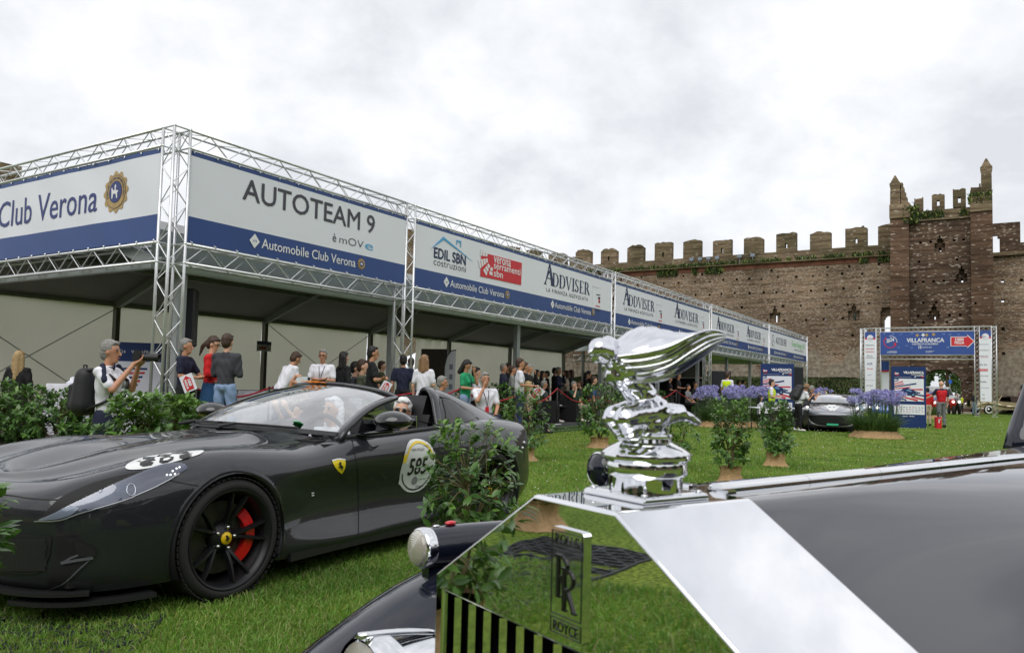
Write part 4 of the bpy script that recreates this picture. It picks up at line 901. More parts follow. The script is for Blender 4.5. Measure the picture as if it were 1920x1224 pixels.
uvpoly(f, P, 'crest_row', [M_gold, M_inkw, MATS['mid_blue_print']])
# sponsor lines on the side banners
for col_, rows in (((1631, ), (('Aspesso', 648, 'k', 17, .1), ('tomasi', 655, 'r', 17, .11), ('collezioni', 660.5, 'r', 17, .11), ('Banca', 668, 'k', 10, .09), ('Valsabbina', 671.5, 'k', 17, .08), ('AIR', 684, 'b', 11, .16), ('Amici', 692.5, 'r', 11, .12), ('IAT', 704, 'p', 8, .1), ('CORTE ROSSA', 713, 'p', 18, .05), ('SP TEXT', 724, 'k', 12, .09))), ((1844, ), (('MERCEDES', 646.5, 'p', 19, .07), ('AUTOTEAM 9', 657.5, 'k', 20, .07), ('VICENTINI', 668, 'k', 17, .06), ('AUTOMOBILI', 670.5, 'r', 18, .06), ('EDIL SBN', 685, 'k', 13, .1), ('verona sbn', 695, 'R', 14, .1), ('G.Arredi', 705.5, 'k', 17, .08), ('Sella', 717, 'k', 11, .12), ('AUTOSILVER', 728, 'p', 21, .07), ('NETCAR', 741, 'k', 4, .09), ('LUX', 748, 'k', 6, .1)))):
    for s_, y, c_, w_, h_ in rows:
        m_ = {'k': M_ink, 'r': M_red, 'b': M_inkb, 'p': mat('grey_blue_print', srgb(140, 150, 175), .5), 'R': M_inkw}[c_]
        if c_ == 'R': f.poly([(col_[0] - w_ / 2 - 1, y + 1), (col_[0] + w_ / 2 + 1, y + .8), (col_[0] + w_ / 2 + 1, y - 3.5), (col_[0] - w_ / 2 - 1, y - 3.3)], M_red); f.front -= .006
        f.txt(s_, (col_[0] - w_ / 2, y + .2), (col_[0] + w_ / 2, y), m_, h_, .006)
        if c_ == 'R': f.front += .006
# small vertical banner behind the left leg
b_ = MB(); b_.box((4.62, 1.4, 2.2), (.5, .05, 3.0)); b_.B('rear_banner', M_white, gan); b_ = MB(); b_.box((4.62, 1.36, 3.35), (.5, .05, .7)); b_.B('rear_banner', M_pblue, gan); b_ = MB(); b_.box((4.62, 1.35, 2.98), (.5, .06, .1)); b_.B('rear_banner', M_red, gan)

# ------------------------------------------------------------------ information totems
M_tot = mat('totem_navy', srgb(22, 50, 104), .4, vary=.03, vscale=2)
def totem(label, pL, pR, hh, wd):
    cL, cR = at_z(*pL), at_z(*pR); d = (cR - cL); rz = math.atan2(d.y, d.x); c = (cL + cR) / 2
    t_ = thing('event_totem', label, 'sign', c, rz, 'navy event totems'); w2 = wd / 2
    b = MB(); b.box((0, .09, hh / 2), (wd, .18, hh)); b.B('body', M_tot, t_)
    b = MB(); pz0, pz1 = hh * .435, hh * .80; b.box((.0, -.004, (pz0 + pz1) / 2), (wd * .86, .008, pz1 - pz0)); b.B('poster', M_white, t_)
    b = MB(); b.box((0, -.004, hh * .30), (wd * .9, .008, hh * .16)); b.B('sponsor_panel', M_white, t_)
    fc = Face(t_, V3((0, 0, 0)), V3((1, 0, 0)), V3((0, 1, 0)), -.012); P = []
    x0, x1 = -wd * .43, wd * .43
    def bar(xa, za, xb, zb, w_, c_):     # tapering speed line clipped to the poster
        P.append(([(xa, pz0 + za * (pz1 - pz0) - w_ * .35), (xb, pz0 + zb * (pz1 - pz0) - w_ / 2), (xb, pz0 + zb * (pz1 - pz0) + w_ / 2), (xa, pz0 + za * (pz1 - pz0) + w_ * .35)], c_, 0))
    for xa, za, xb, zb, w_, c_ in ((x0, .97, x0 + .12 * wd, .985, .035, 1), (x0, .86, x0 + .12 * wd, .93, .04, 1), (x0, .76, x0 + .25 * wd, .88, .045, 0), (x0, .68, x0 + .27 * wd, .78, .04, 0), (x0, .62, x0 + .64 * wd, .79, .055, 1), (x0, .54, x0 + .47 * wd, .62, .045, 0), (x0 + .4 * wd, .52, x0 + .83 * wd, .53, .055, 0), (x0, .44, x0 + .3 * wd, .46, .03, 1), (x0, .36, x0 + .3 * wd, .36, .04, 0), (x0 + .5 * wd, .33, x1, .25, .06, 1), (x0, .28, x0 + .3 * wd, .2, .05, 0), (x0 + .1 * wd, .16, x0 + .35 * wd, .04, .06, 1), (x0 + .3 * wd, .16, x0 + .68 * wd, .04, .07, 0), (x0 + .5 * wd, .2, x1, .08, .07, 0), (x0, .1, x0 + .15 * wd, .04, .05, 0), (x0 + .55 * wd, .38, x0 + .75 * wd, .38, .05, 1)): bar(xa, za, xb, zb, w_, c_)
    # a plain old racing car shape
    cx, cz, k = x0 + .38 * wd, pz0 + .36 * (pz1 - pz0), wd * .5
    P.append(([(cx + x * k, cz + z * k) for x, z in ((-.4, 0), (-.42, .14), (-.25, .28), (-.08, .3), (0, .38), (.1, .28), (.35, .2), (.52, .1), (.5, -.08), (.2, -.16), (-.2, -.14))], 1, .003))
    P.append(([(cx + x * k, cz + z * k) for x, z in ((-.1, .16), (.05, .24), (.28, .14), (.2, .08))], 2, .006))
    for wx, wz, wr in ((-.34, -.04, .14), (.34, -.1, .14), (.52, .02, .1), (-.05, .0, .1)): P.append((circle(cx + wx * k, cz + wz * k, wr * k, 14), 3, .006)); P.append((circle(cx + wx * k, cz + wz * k, wr * .5 * k, 12), 2, .009))
    uvpoly(fc, P, 'poster_art', [M_red, M_tot, mat('poster_steel_blue', srgb(110, 150, 190), .5), mat('poster_dark', srgb(24, 34, 60), .5)])
    P = [(rectp(-wd * .36 + wd * .09 * i, -wd * .36 + wd * .09 * i + wd * (.03 + .03 * ((i * 7 + j) % 3) / 2), hh * (.33 - .034 * j), hh * (.33 - .034 * j) + .02), (i + j) % 5 == 0 and 1 or 0, 0) for j in range(3) for i in range(9)]
    P += [(rectp(-wd * .2 + i * wd * .2, -wd * .2 + i * wd * .2 + wd * .15, hh * .185, hh * .185 + .02), 2, 0) for i in range(2)]; P += [(rectp(x0, x0 + wd * .5, hh * .825, hh * .825 + .006), 2, 0), (rectp(x1 - .1, x1, hh * .825, hh * .84), 1, 0), (rectp(x1 - .34, x1 - .28, hh * .825, hh * .84), 2, 0)]
    uvpoly(fc, P, 'small_print', [M_ink, M_red, M_inkw])
    P = [(q, 0, 0) for q in arc(x0 + .09, hh * .885, .07, .09, 2.2, 6.1, 14)]; uvpoly(fc, P, 'round_logo', [M_red])
    text('2024', .085, M_inkw, t_, (x0 + .01, -.014, hh * .872), (PI / 2, 0, 0), .006, .8)
    text('VILLAFRANCA', .125, M_inkw, t_, (x1, -.014, hh * .885), (PI / 2, 0, 0), .008, .9, 'RIGHT'); text('CASTELLO SCALIGERO', .05, M_inkw, t_, (x1, -.014, hh * .862), (PI / 2, 0, 0), .002, .9, 'RIGHT'); text('15 GIUGNO 2024', .045, M_inkw, t_, (x1, -.014, hh * .842), (PI / 2, 0, 0), .002, .9, 'RIGHT')
    return t_
totem('navy event totem with racing poster, beside the man in the red waistcoat', (1675, 801), (1735, 803), 2.40, 1.22)
totem('navy event totem with racing poster, behind the woman in the yellow vest', (1431, 797), (1483, 799), 2.35, 1.2)
# ------------------------------------------------------------------ open sports car
def body_mat(name, c, rough=.3, coat=1.0, metal=.6):
    m = mat(name, c, rough, metal, coat=coat); m.node_tree.nodes['Principled BSDF'].inputs['Coat Roughness'].default_value = .04; return m
M_carb = body_mat('dark_car_paint', (.017, .018, .022), .4, 1.0, .0); M_carb.node_tree.nodes['Principled BSDF'].inputs['Specular IOR Level'].default_value = .15; M_carb.node_tree.nodes['Principled BSDF'].inputs['Coat Roughness'].default_value = .02
M_gloss = mat('gloss_black', (.008, .008, .009), .12, coat=.6)
M_satin = mat('satin_black', (.014, .014, .015), .45)
M_rub = mat('tyre_rubber', (.018, .017, .017), .8, bump=.2, bscale=150)
M_rim = mat('black_rim', (.012, .012, .014), .4, .3)
M_glass = None
def glassmat(name, tint, alpha_, rough=.02):
    m = NM(name); m.use_nodes = True; t = m.node_tree; t.nodes.clear(); o = t.nodes.new('ShaderNodeOutputMaterial')
    g = t.nodes.new('ShaderNodeBsdfGlossy'); g.inputs['Roughness'].default_value = rough; g.inputs[0].default_value = (1, 1, 1, 1)
    tr = t.nodes.new('ShaderNodeBsdfTransparent'); tr.inputs[0].default_value = (*tint, 1)
    lw = t.nodes.new('ShaderNodeLayerWeight'); lw.inputs[0].default_value = .5; f = t.nodes.new('ShaderNodeMath'); f.operation = 'POWER'; f.inputs[1].default_value = 4; LN(t,lw.outputs['Facing'], f.inputs[0])
    ma = t.nodes.new('ShaderNodeMath'); ma.operation = 'MULTIPLY_ADD'; ma.inputs[1].default_value = 1.0; ma.inputs[2].default_value = alpha_; ma.use_clamp = True
    LN(t,f.outputs[0], ma.inputs[0]); x = t.nodes.new('ShaderNodeMixShader'); LN(t,ma.outputs[0], x.inputs[0]); LN(t,tr.outputs[0], x.inputs[1]); LN(t,g.outputs[0], x.inputs[2]); LN(t,x.outputs[0], o.inputs[0]); return m
M_glass = glassmat('windscreen_glass', (.78, .84, .84), .36)
M_sideglass = glassmat('dark_side_glass', (.06, .06, .07), .05)
M_lens = glassmat('lamp_lens', (.75, .78, .82), .10)

def crom(P, t):
    """Catmull-Rom through rows P (n, k) at parameter t in 0..n-1"""
    n = len(P); i = min(int(t), n - 2); u = t - i
    p0 = P[max(i - 1, 0)]; p1 = P[i]; p2 = P[i + 1]; p3 = P[min(i + 2, n - 1)]
    return .5 * ((2 * p1) + (-p0 + p2) * u + (2 * p0 - 5 * p1 + 4 * p2 - p3) * u * u + (-p0 + 3 * p1 - 3 * p2 + p3) * u ** 3)
# plan outline of the widest line (s rearwards from front axle, y outboard), left half
OUT = np.array([(-.995, 0), (-.985, .30), (-.93, .56), (-.83, .74), (-.66, .865), (-.45, .93), (-.2, .965), (0, .972), (.2, .972), (.42, .965), (.7, .945), (1.05, .93), (1.4, .93), (1.8, .945), (2.15, .97), (2.45, .99), (2.72, .995), (3.0, .985), (3.25, .95), (3.45, .87), (3.57, .68), (3.63, .4), (3.65, 0)])
# per key column: (inset, z) for 7 rows from sill to crest
def rows_at(s_, key):
    K = {
     0: [(.08, .17), (.02, .24), (.01, .36), (.0, .48), (.0, .57), (.035, .635), (.13, .675)],
     1: [(.08, .17), (.02, .24), (.01, .36), (.0, .48), (.0, .57), (.035, .635), (.13, .68)],
     2: [(.08, .17), (.02, .24), (.01, .36), (.0, .48), (.005, .575), (.045, .645), (.14, .695)],
     3: [(.07, .17), (.02, .24), (.01, .36), (.0, .48), (.01, .59), (.06, .67), (.15, .725)],
     4: [(.05, .17), (.015, .25), (.005, .38), (.0, .50), (.015, .62), (.075, .71), (.17, .765)],
     5: [(.05, .17), (.02, .26), (.0, .40), (.0, .53), (.02, .66), (.085, .755), (.19, .805)],
     6: [(.05, .17), (.02, .27), (.0, .42), (.0, .56), (.02, .69), (.09, .785), (.20, .83)],
     7: [(.05, .17), (.02, .27), (.0, .42), (.0, .57), (.02, .70), (.09, .795), (.205, .84)],
     8: [(.05, .17), (.02, .27), (.0, .42), (.0, .57), (.02, .70), (.09, .79), (.205, .835)],
     9: [(.03, .16), (.01, .24), (.04, .40), (.02, .56), (.01, .69), (.075, .775), (.195, .822)],
     10: [(.03, .16), (.0, .22), (.055, .38), (.05, .55), (.005, .69), (.06, .775), (.20, .82)],
     11: [(.03, .16), (.0, .21), (.065, .36), (.065, .52), (.005, .69), (.04, .80), (.15, .862)],
     12: [(.03, .16), (.0, .22), (.06, .36), (.065, .50), (.01, .69), (.04, .80), (.15, .865)],
     13: [(.03, .16), (.0, .23), (.05, .36), (.05, .50), (.015, .69), (.045, .82), (.15, .885)],
     14: [(.03, .17), (.0, .25), (.02, .38), (.02, .52), (.01, .70), (.055, .84), (.17, .905)],
     15: [(.04, .18), (.01, .27), (.0, .42), (.0, .56), (.01, .73), (.065, .865), (.19, .93)],
     16: [(.04, .19), (.01, .29), (.0, .45), (.0, .60), (.015, .755), (.075, .89), (.21, .95)],
     17: [(.05, .20), (.01, .30), (.0, .45), (.0, .60), (.015, .755), (.075, .885), (.21, .95)],
     18: [(.06, .22), (.01, .32), (.0, .45), (.0, .60), (.015, .755), (.07, .875), (.19, .935)],
     19: [(.08, .24), (.015, .34), (.0, .46), (.01, .60), (.02, .75), (.05, .86), (.15, .915)],
     20: [(.10, .26), (.02, .35), (.01, .47), (.02, .60), (.03, .74), (.03, .85), (.11, .90)],
     21: [(.12, .26), (.02, .35), (.01, .47), (.03, .60), (.04, .73), (.02, .845), (.09, .895)],
     22: [(.12, .26), (.02, .35), (.01, .47), (.03, .60), (.04, .73), (.02, .845), (.09, .895)]}
    return K[key]
SPF = [(-.72, .70), (-.68, .71), (-.60, .725), (-.50, .745), (-.38, .77), (-.25, .795), (-.10, .82), (.05, .84), (.18, .855), (.32, .87), (.48, .885), (.60, .893)]
SPR = {14: (2.32, .965), 15: (2.5, .965), 16: (2.72, .965), 17: (2.95, .955), 18: (3.15, .945), 19: (3.3, .935), 20: (3.42, .925), 21: (3.5, .92), 22: (3.54, .92)}
nC = len(OUT)
G = np.zeros((nC, 7, 3))
for i in range(nC):
    d = OUT[min(i + 1, nC - 1)] - OUT[max(i - 1, 0)]
    if i == 0 or i == nC - 1: d = np.array([0., 1.]) if i == 0 else np.array([0., -1.])
    nrm = np.array([-d[1], d[0]]); nrm /= np.linalg.norm(nrm)      # outward
    for j, (ins, z) in enumerate(rows_at(OUT[i][0], i)):
        p = OUT[i] - nrm * ins; G[i, j] = (p[0], max(p[1], 0) if i not in (0, nC - 1) else 0, z)
DF = np.zeros((12, 4, 3))      # front deck rows from crest to spine
for i in range(12):
    c = G[i, 6]; sp_ = np.array([SPF[i][0], 0, SPF[i][1]])
    fend = min(1, max(0, (i - 2) / 3)) * min(1, max(0.35, (12 - i) / 4))
    for j, u in enumerate((0, .3, .62, 1.0)):
        p = c * (1 - u) + sp_ * u; p[2] += (0, -.022 * fend, .012, 0)[j] + (0, .0, .012, 0)[j]; DF[i, j] = p
DR_ = np.zeros((9, 4, 3))
for i in range(14, 23):
    c = G[i, 6]; sp_ = np.array([SPR[i][0], 0, SPR[i][1]])
    for j, u in enumerate((0, .3, .62, 1.0)):
        p = c * (1 - u) + sp_ * u; p[2] += (0, .012, .01, 0)[j]; DR_[i - 14, j] = p
def patch(A, nu, nv):
    """dense smooth surface through control grid A"""
    r = [[None] * (nv + 1) for _ in range(nu + 1)]
    for a in range(nu + 1):
        row = np.array([crom(A[:, j], a / nu * (A.shape[0] - 1)) for j in range(A.shape[1])])
        for b in range(nv + 1): r[a][b] = crom(row, b / nv * (A.shape[1] - 1))
    return r
def join_front(): return np.concatenate([G[:12], DF[:, 1:]], 1)
def surf_mesh(parts, mirror=True):
    V = []; F = []
    for r, inv in parts:
        nu, nv = len(r), len(r[0])
        for sgn in ((1, -1) if mirror else (1,)):
            o = len(V)
            for a in range(nu):
                for b in range(nv): s_, y, z = r[a][b]; V.append((-s_, y * sgn, z))
            for a in range(nu - 1):
                for b in range(nv - 1):
                    q = (o + a * nv + b, o + (a + 1) * nv + b, o + (a + 1) * nv + b + 1, o + a * nv + b + 1); F.append(q if (sgn > 0) ^ inv else q[::-1])
    return V, F
# car frame: x forward, y left, z up; origin under the front axle
side = patch(G, 132, 30); front = patch(np.concatenate([G[:12, 6:7], DF[:, 1:]], 1), 66, 14); rear = patch(DR_, 50, 14)
# blend so that side and deck share the crest tangents: rebuild front and rear as one surface with the side
fs_ = patch(join_front(), 66, 45); rs_ = patch(np.concatenate([G[14:], DR_[:, 1:]], 1), 50, 45); ms_ = patch(G[:, :], 132, 30)
mid = [ms_[a] for a in range(66, 85)]
V, F = surf_mesh([(fs_, False), (mid, False), (rs_, False)])
def make_body_mesh():
    me = bpy.data.meshes.new('body'); me.from_pydata(V, [], F); bm = bmesh.new(); bm.from_mesh(me)
    bmesh.ops.remove_doubles(bm, verts=bm.verts, dist=.004); bmesh.ops.recalc_face_normals(bm, faces=bm.faces)
    # make sure outward
    f0 = max(bm.faces, key=lambda f: f.calc_center_median().z)
    if f0.normal.z < 0: bmesh.ops.reverse_faces(bm, faces=bm.faces)
    bm.to_mesh(me); return me, bm
AR = {0: .372, 2.72: .385}; ZW = .345
def cut_arches(bm):
    """project vertices near each wheel circle on to it, then delete the inside"""
    for sw, R in AR.items():
        vs = [v for v in bm.verts if abs(v.co.y) > .55 and v.co.z < .80]
        for v in vs:
            dx_, dz_ = v.co.x + sw, v.co.z - ZW; r = math.hypot(dx_, dz_)
            if R * .90 < r < R * 1.07 and r > 1e-6: v.co.x = -sw + dx_ / r * R; v.co.z = ZW + dz_ / r * R
    dele = []
    for f in bm.faces:
        c = f.calc_center_median()
        if abs(c.y) > .5:
            for sw, R in AR.items():
                if math.hypot(c.x + sw, c.z - ZW) < R - .002 and c.z < .80: dele.append(f); break
    bmesh.ops.delete(bm, geom=dele, context='FACES')
me_b, bm_b = make_body_mesh(); bmesh.ops.subdivide_edges(bm_b, edges=bm_b.edges[:], cuts=1, use_grid_fill=True, smooth=.0)
cut_arches(bm_b)
# crisp lip turned inwards round each arch
for e_ in [e for e in bm_b.edges if e.is_boundary]:
    pass
bm_b.normal_update(); me_b2 = bpy.data.meshes.new('body'); bm_b.to_mesh(me_b2); BVH = BVHTree.FromBMesh(bm_b)
me_b2.polygons.foreach_set('use_smooth', [True] * len(me_b2.polygons)); me_b2.materials.append(M_carb)
FO = at_z(432, 1127); CB = V3((.529, .8486, 0)).normalized(); CL = V3((CB.y, -CB.x, 0)); CO = FO - CL * .965
CRZ = math.atan2(-CB.y, -CB.x)
CMW = MT(CO) @ MR(CRZ, 4, 'Z'); CMI = CMW.inverted()
car = thing('sports_car', 'dark grey open-top sports car with number 585 roundel driving across the lawn', 'car', CO, CRZ)
body = BO.new('body', me_b2); LK(body); body.parent = car
def cam_local(px, py):
    o = CMI @ V3((0, 0, H)); d = (CMI.to_3x3() @ ray(px, py)).normalized(); return o, d
def from_photo(px, py):
    o, d = cam_local(px, py); h = BVH.ray_cast(o, d); return h[0], h[1]
def from_side(x, z):           # car-local side view, left side
    h = BVH.ray_cast(V3((x, 3, z)), V3((0, -1, 0))); return h[0], h[1]
def from_top(x, y):
    h = BVH.ray_cast(V3((x, y, 3)), V3((0, 0, -1))); return h[0], h[1]
def wrap(name, poly, fn, m, parent, step, off=.004, smooth=True, flip=False, holes=None, edge=True):
    """flat outline laid on the body surface"""
    xs = [p[0] for p in poly]; ys = [p[1] for p in poly]; P = [V3(p) for p in poly]; n = len(P); E_ = [(i, (i + 1) % n) for i in range(n)]
    def inside(x, y):
        c = False; j = n - 1
        for i in range(n):
            if (poly[i][1] > y) != (poly[j][1] > y) and x < (poly[j][0] - poly[i][0]) * (y - poly[i][1]) / (poly[j][1] - poly[i][1]) + poly[i][0]: c = not c
            j = i
        return c
    x = min(xs) + step / 2
    while x < max(xs):
        y = min(ys) + step / 2
        while y < max(ys):
            if inside(x, y): P.append(V3((x, y)))
            y += step
        x += step
    r = delaunay_2d_cdt(P, E_, [], 1, 1e-6); vs = []; ok = []
    for p in r[0]:
        h, nn = fn(p.x, p.y); ok.append(h is not None); vs.append((h + nn * off) if h is not None else V3((0, 0, 0)))
    fs = [f for f in r[2] if all(ok[i] for i in f)]
    # drop faces that jump across a silhouette
    fs = [f for f in fs if max((vs[f[i]] - vs[f[(i + 1) % len(f)]]).length for i in range(len(f))) < .25]
    b = MB(); b.add(vs, [tuple(f) for f in fs]); o = b.B(name, m, parent, smooth=smooth); return o
def strip(name, pts, fn, m, parent, wd=.006, off=.003, sub=6):
    """a thin line laid on the body"""
    q = []
    for (x0, y0), (x1, y1) in zip(pts, pts[1:]):
        for i in range(sub): q.append((x0 + (x1 - x0) * i / sub, y0 + (y1 - y0) * i / sub))
    q.append(pts[-1]); h = [fn(*p) for p in q]; h = [(a, b) for a, b in h if a is not None]; vs = []
    for i, (p, nn) in enumerate(h):
        d = (h[min(i + 1, len(h) - 1)][0] - h[max(i - 1, 0)][0]); 
        s_ = d.cross(nn)
        if s_.length < 1e-9: s_ = V3((0, 0, 1))
        s_.normalize(); vs += [p + nn * off + s_ * wd / 2, p + nn * off - s_ * wd / 2]
    b = MB(); b.add(vs, [(2 * i, 2 * i + 1, 2 * i + 3, 2 * i + 2) for i in range(len(h) - 1)]); return b.B(name, m, parent)
def smoothpoly(pts, n=8, closed=True):
    A_ = np.array(pts, float); m = len(A_); r = []
    for i in range(m if closed else m - 1):
        p0, p1, p2, p3 = A_[(i - 1) % m if closed else max(i - 1, 0)], A_[i], A_[(i + 1) % m if closed else min(i + 1, m - 1)], A_[(i + 2) % m if closed else min(i + 2, m - 1)]
        for k in range(n):
            u = k / n; r.append(tuple(.5 * ((2 * p1) + (-p0 + p2) * u + (2 * p0 - 5 * p1 + 4 * p2 - p3) * u * u + (-p0 + 3 * p1 - 3 * p2 + p3) * u ** 3)))
    if not closed: r.append(tuple(A_[-1]))
    return r
# wheel: centre at origin, axle along y, outer face towards +y
def make_wheel(parent, x, sgn, R=.345, wd=.28, name='wheel', steer=0.0, caliper=True, mr=M_rim, mt=M_rub, cap=True):
    w_ = BO.new(name, None); LK(w_); w_.parent = parent; w_.location = (x, sgn * (.965 - wd / 2), R); w_.rotation_euler = (0, 0, (0 if sgn > 0 else PI) + steer)
    RX = MR(-PI / 2, 3, 'X')     # lathe z -> +y
    h = wd / 2; Ri = .276 if R < .36 else .262
    prof_ = [(Ri - .004, -h + .02), (R - .05, -h), (R - .012, -h + .025), (R, -h + .06)]
    for k in range(5):
        z = -h + .06 + (wd - .12) * k / 5; dz = (wd - .12) / 5; prof_ += [(R, z + dz * .15), (R, z + dz * .8), (R - .007, z + dz * .85), (R - .007, z + dz * .98)]
    prof_ += [(R, h - .06), (R - .012, h - .02), (R - .03, h - .002), (R - .055, h), (Ri + .004, h - .012), (Ri - .004, h - .02)]
    tyre = MB().lathe(prof_, 72, R=RX, cap=False).B('tyre', mt, w_, smooth=True)
    tb = MB()     # tread blocks at the shoulder
    for k in range(60):
        a = 2 * PI * k / 60
        for zz in (-h + .035, h - .035):
            c = V3(((R + .001) * cos(a), zz, (R + .001) * sin(a))); tb.box(c, (.006, .05, .024), MR(-a, 3, 'Y'))
    tag(tb.B('tread_block', mt, tyre), kind='stuff')
    rim = MB().lathe([(Ri, -h + .02), (Ri - .02, -h + .03), (Ri - .025, h - .05), (Ri - .012, h - .02), (Ri + .003, h - .010), (Ri + .006, h - .004), (Ri + .001, h - .004), (Ri - .012, h - .014), (Ri - .022, h - .05), (Ri - .03, h - .06), (Ri - .03, -h + .03)], 64, R=RX, cap=False).B('rim', mr, w_, smooth=True)
    for k in range(5):
        for dlt in (-.20, .20):
            a = 2 * PI * k / 5 + PI / 2 + .25 + dlt; a0 = 2 * PI * k / 5 + PI / 2 + .25 + dlt * .35
            b = MB(); m_ = 6; vs = []
            for q in range(m_ + 1):
                u = q / m_; r_ = .045 + (Ri - .045 - .018) * u; aa = a0 + (a - a0) * min(1, u * 1.3); yy = h - .045 - .05 * (1 - u) ** 2 + .02 * u; hw = .017 - .007 * u
                rad = V3((cos(aa), 0, sin(aa))); tan = V3((-sin(aa), 0, cos(aa))); c = rad * r_ + V3((0, yy, 0))
                vs += [c + tan * hw - V3((0, .03, 0)), c + tan * hw * .55, c - tan * hw * .55, c - tan * hw - V3((0, .03, 0))]
            b.add(vs, [(4 * q + i, 4 * q + (i + 1) % 4, 4 * q + 4 + (i + 1) % 4, 4 * q + 4 + i) for q in range(m_) for i in range(4)] + [(0, 1, 2, 3)]); b.B('spoke', mr, w_, autosm=50)
    MB().lathe([(.0, h - .062), (.038, h - .062), (.05, h - .075), (.085, h - .09), (.09, h - .13), (0, h - .13)][::-1], 32, R=RX).B('hub', mr, w_, smooth=True)
    if cap:
        MB().lathe([(0, h - .052), (.034, h - .054), (.036, h - .062)][::-1], 28, R=RX).B('centre_cap', mat('cap_yellow', srgb(238, 196, 20), .35), w_, smooth=True)
        b = MB(); b.prism([(-.008, -.02), (-.002, -.018), (.0, -.006), (.008, -.012), (.012, -.01), (.008, .0), (.006, .008), (.012, .016), (.004, .02), (-.006, .012), (-.01, .002), (-.016, .006), (-.014, -.006), (-.006, -.008)], .002, (0, h - .0505, 0), (1, 0, 0), (0, 0, 1), (0, 1, 0)); b.B('cap_emblem', M_black, w_)
    for k in range(5):
        a = 2 * PI * k / 5 + PI / 2 + .25 + PI / 5 * 0; MB().tube((.062 * cos(a), h - .105, .062 * sin(a)), (.062 * cos(a), h - .058, .062 * sin(a)), .0095, 8).B('wheel_bolt', mat('steel_bolt', (.6, .6, .58), .25, 1), w_, smooth=True)
    MB().lathe([(.06, -.02), (.205, -.02), (.205, .01), (.06, .01)], 48, R=RX).B('brake_disc', mat('brake_disc_steel', srgb(62, 62, 52), .45, .5, vary=.15, vscale=20), w_)
    bh = MB()
    for k in range(10): a = 2 * PI * k / 10 + .2; bh.ball((.095 * cos(a), .015, .095 * sin(a)), .008, 6, 4)
    tag(bh.B('disc_stud', MATS['steel_bolt'], w_), kind='stuff')
    if caliper:
        b = MB(); n = 12; vs = []; a0, a1 = (-.75, .85) if sgn > 0 else (PI - .85, PI + .75)
        for q in range(n + 1):
            a = PI + a0 + (a1 - a0) * q / n; bul = .5 + .5 * sin(PI * q / n)
            for rr_, yy in ((.155, .01), (.152, .045 * bul + .01), (.212, .05 * bul + .01), (.22, .0), (.22, -.06), (.155, -.06)): vs.append((rr_ * cos(a), yy, rr_ * sin(a)))
        b.add(vs, [(6 * q + i, 6 * q + 6 + i, 6 * q + 6 + (i + 1) % 6, 6 * q + (i + 1) % 6) for q in range(n) for i in range(6)] + [tuple(range(6)), tuple(6 * n + i for i in range(6))[::-1]])
        b.B('brake_caliper', mat('caliper_red', srgb(214, 20, 24), .3, coat=.5), w_, autosm=40)
    return w_
for sw in (0, -2.72):
    for sgn in (1, -1):
        make_wheel(car, sw, sgn, wd=.27 if sw == 0 else .31)
# wheel housings and underbody
for sw, R in AR.items():
    for sgn in (1, -1):
        b = MB(); n = 28; vs = []
        for q in range(n + 1):
            a = -.45 + (PI + .9) * q / n
            for y_, rr_ in ((.968 if sw == 0 else .975, R + .0), (.955, R + .002), (.5, R + .03)): vs.append((-sw + rr_ * cos(a), sgn * y_, ZW + rr_ * sin(a)))
        b.add(vs, [(3 * q + i, 3 * q + 3 + i, 3 * q + 4 + i, 3 * q + 1 + i) for q in range(n) for i in (0, 1)]); b.B('wheel_arch_liner', M_black, car, smooth=True)
        # rolled lip following the arch on the body side
        pts_ = []; b = MB(); vs = []
        for q in range(49):
            a = -.38 + (PI + .76) * q / 48; x_, z_ = -sw + (R + .012) * cos(a), ZW + (R + .012) * sin(a)
            h = BVH.ray_cast(V3((x_, 3 * sgn, z_)), V3((0, -sgn, 0)))
            if h[0] is None or abs(h[0].y) < .7: continue
            y_ = h[0].y; xi, zi = -sw + (R - .008) * cos(a), ZW + (R - .008) * sin(a); xo, zo = -sw + (R + .024) * cos(a), ZW + (R + .024) * sin(a)
            vs += [(xo, y_ + sgn * .0, zo), (x_, y_ + sgn * .007, z_), (xi, y_ + sgn * .004, zi), (xi, y_ - sgn * .06, zi)]
        m_ = len(vs) // 4; b.add(vs, [(4 * q + i, 4 * q + 4 + i, 4 * q + 5 + i, 4 * q + 1 + i) for q in range(m_ - 1) for i in (0, 1, 2)]); b.B('wheel_arch_lip', M_carb, car, smooth=True)
b = MB(); b.box((-1.36, 0, .24), (1.9, 1.7, .16)); b.box((.55, 0, .3), (.5, 1.5, .2)); b.box((-3.3, 0, .36), (.5, 1.4, .2)); b.box((-1.3, 0, .4), (3.6, 1.0, .3)); b.B('underbody', M_black, car)
# cockpit tub, seats
M_leather = mat('dark_leather', (.016, .016, .018), .45, bump=.1, bscale=80)
tub = MB(); tub.box((-1.5, 0, .33), (1.5, 1.45, .06)); tub.box((-2.42, 0, .62), (.08, 1.4, .62)); tub.box((-.86, 0, .60), (.1, 1.5, .5))
tub.box((-1.5, .79, .6), (1.35, .06, .46)); tub.box((-1.5, -.79, .6), (1.35, .06, .46)); tub.B('cockpit_tub', M_leather, car)
dsh = MB(); vs = []
for q in range(13):
    y = -.74 + 1.48 * q / 12
    for x, z in ((-.72 - .12 * (1 - (y / .74) ** 2) * -1, .84), (-1.05, .86), (-1.22, .83), (-1.25, .7), (-1.15, .6)): vs.append((x, y, z + .02 * cos(y * 4)))
dsh.add(vs, [(5 * q + i, 5 * q + 5 + i, 5 * q + 6 + i, 5 * q + 1 + i) for q in range(12) for i in range(4)]); dsh.B('dashboard', M_leather, car, smooth=True)
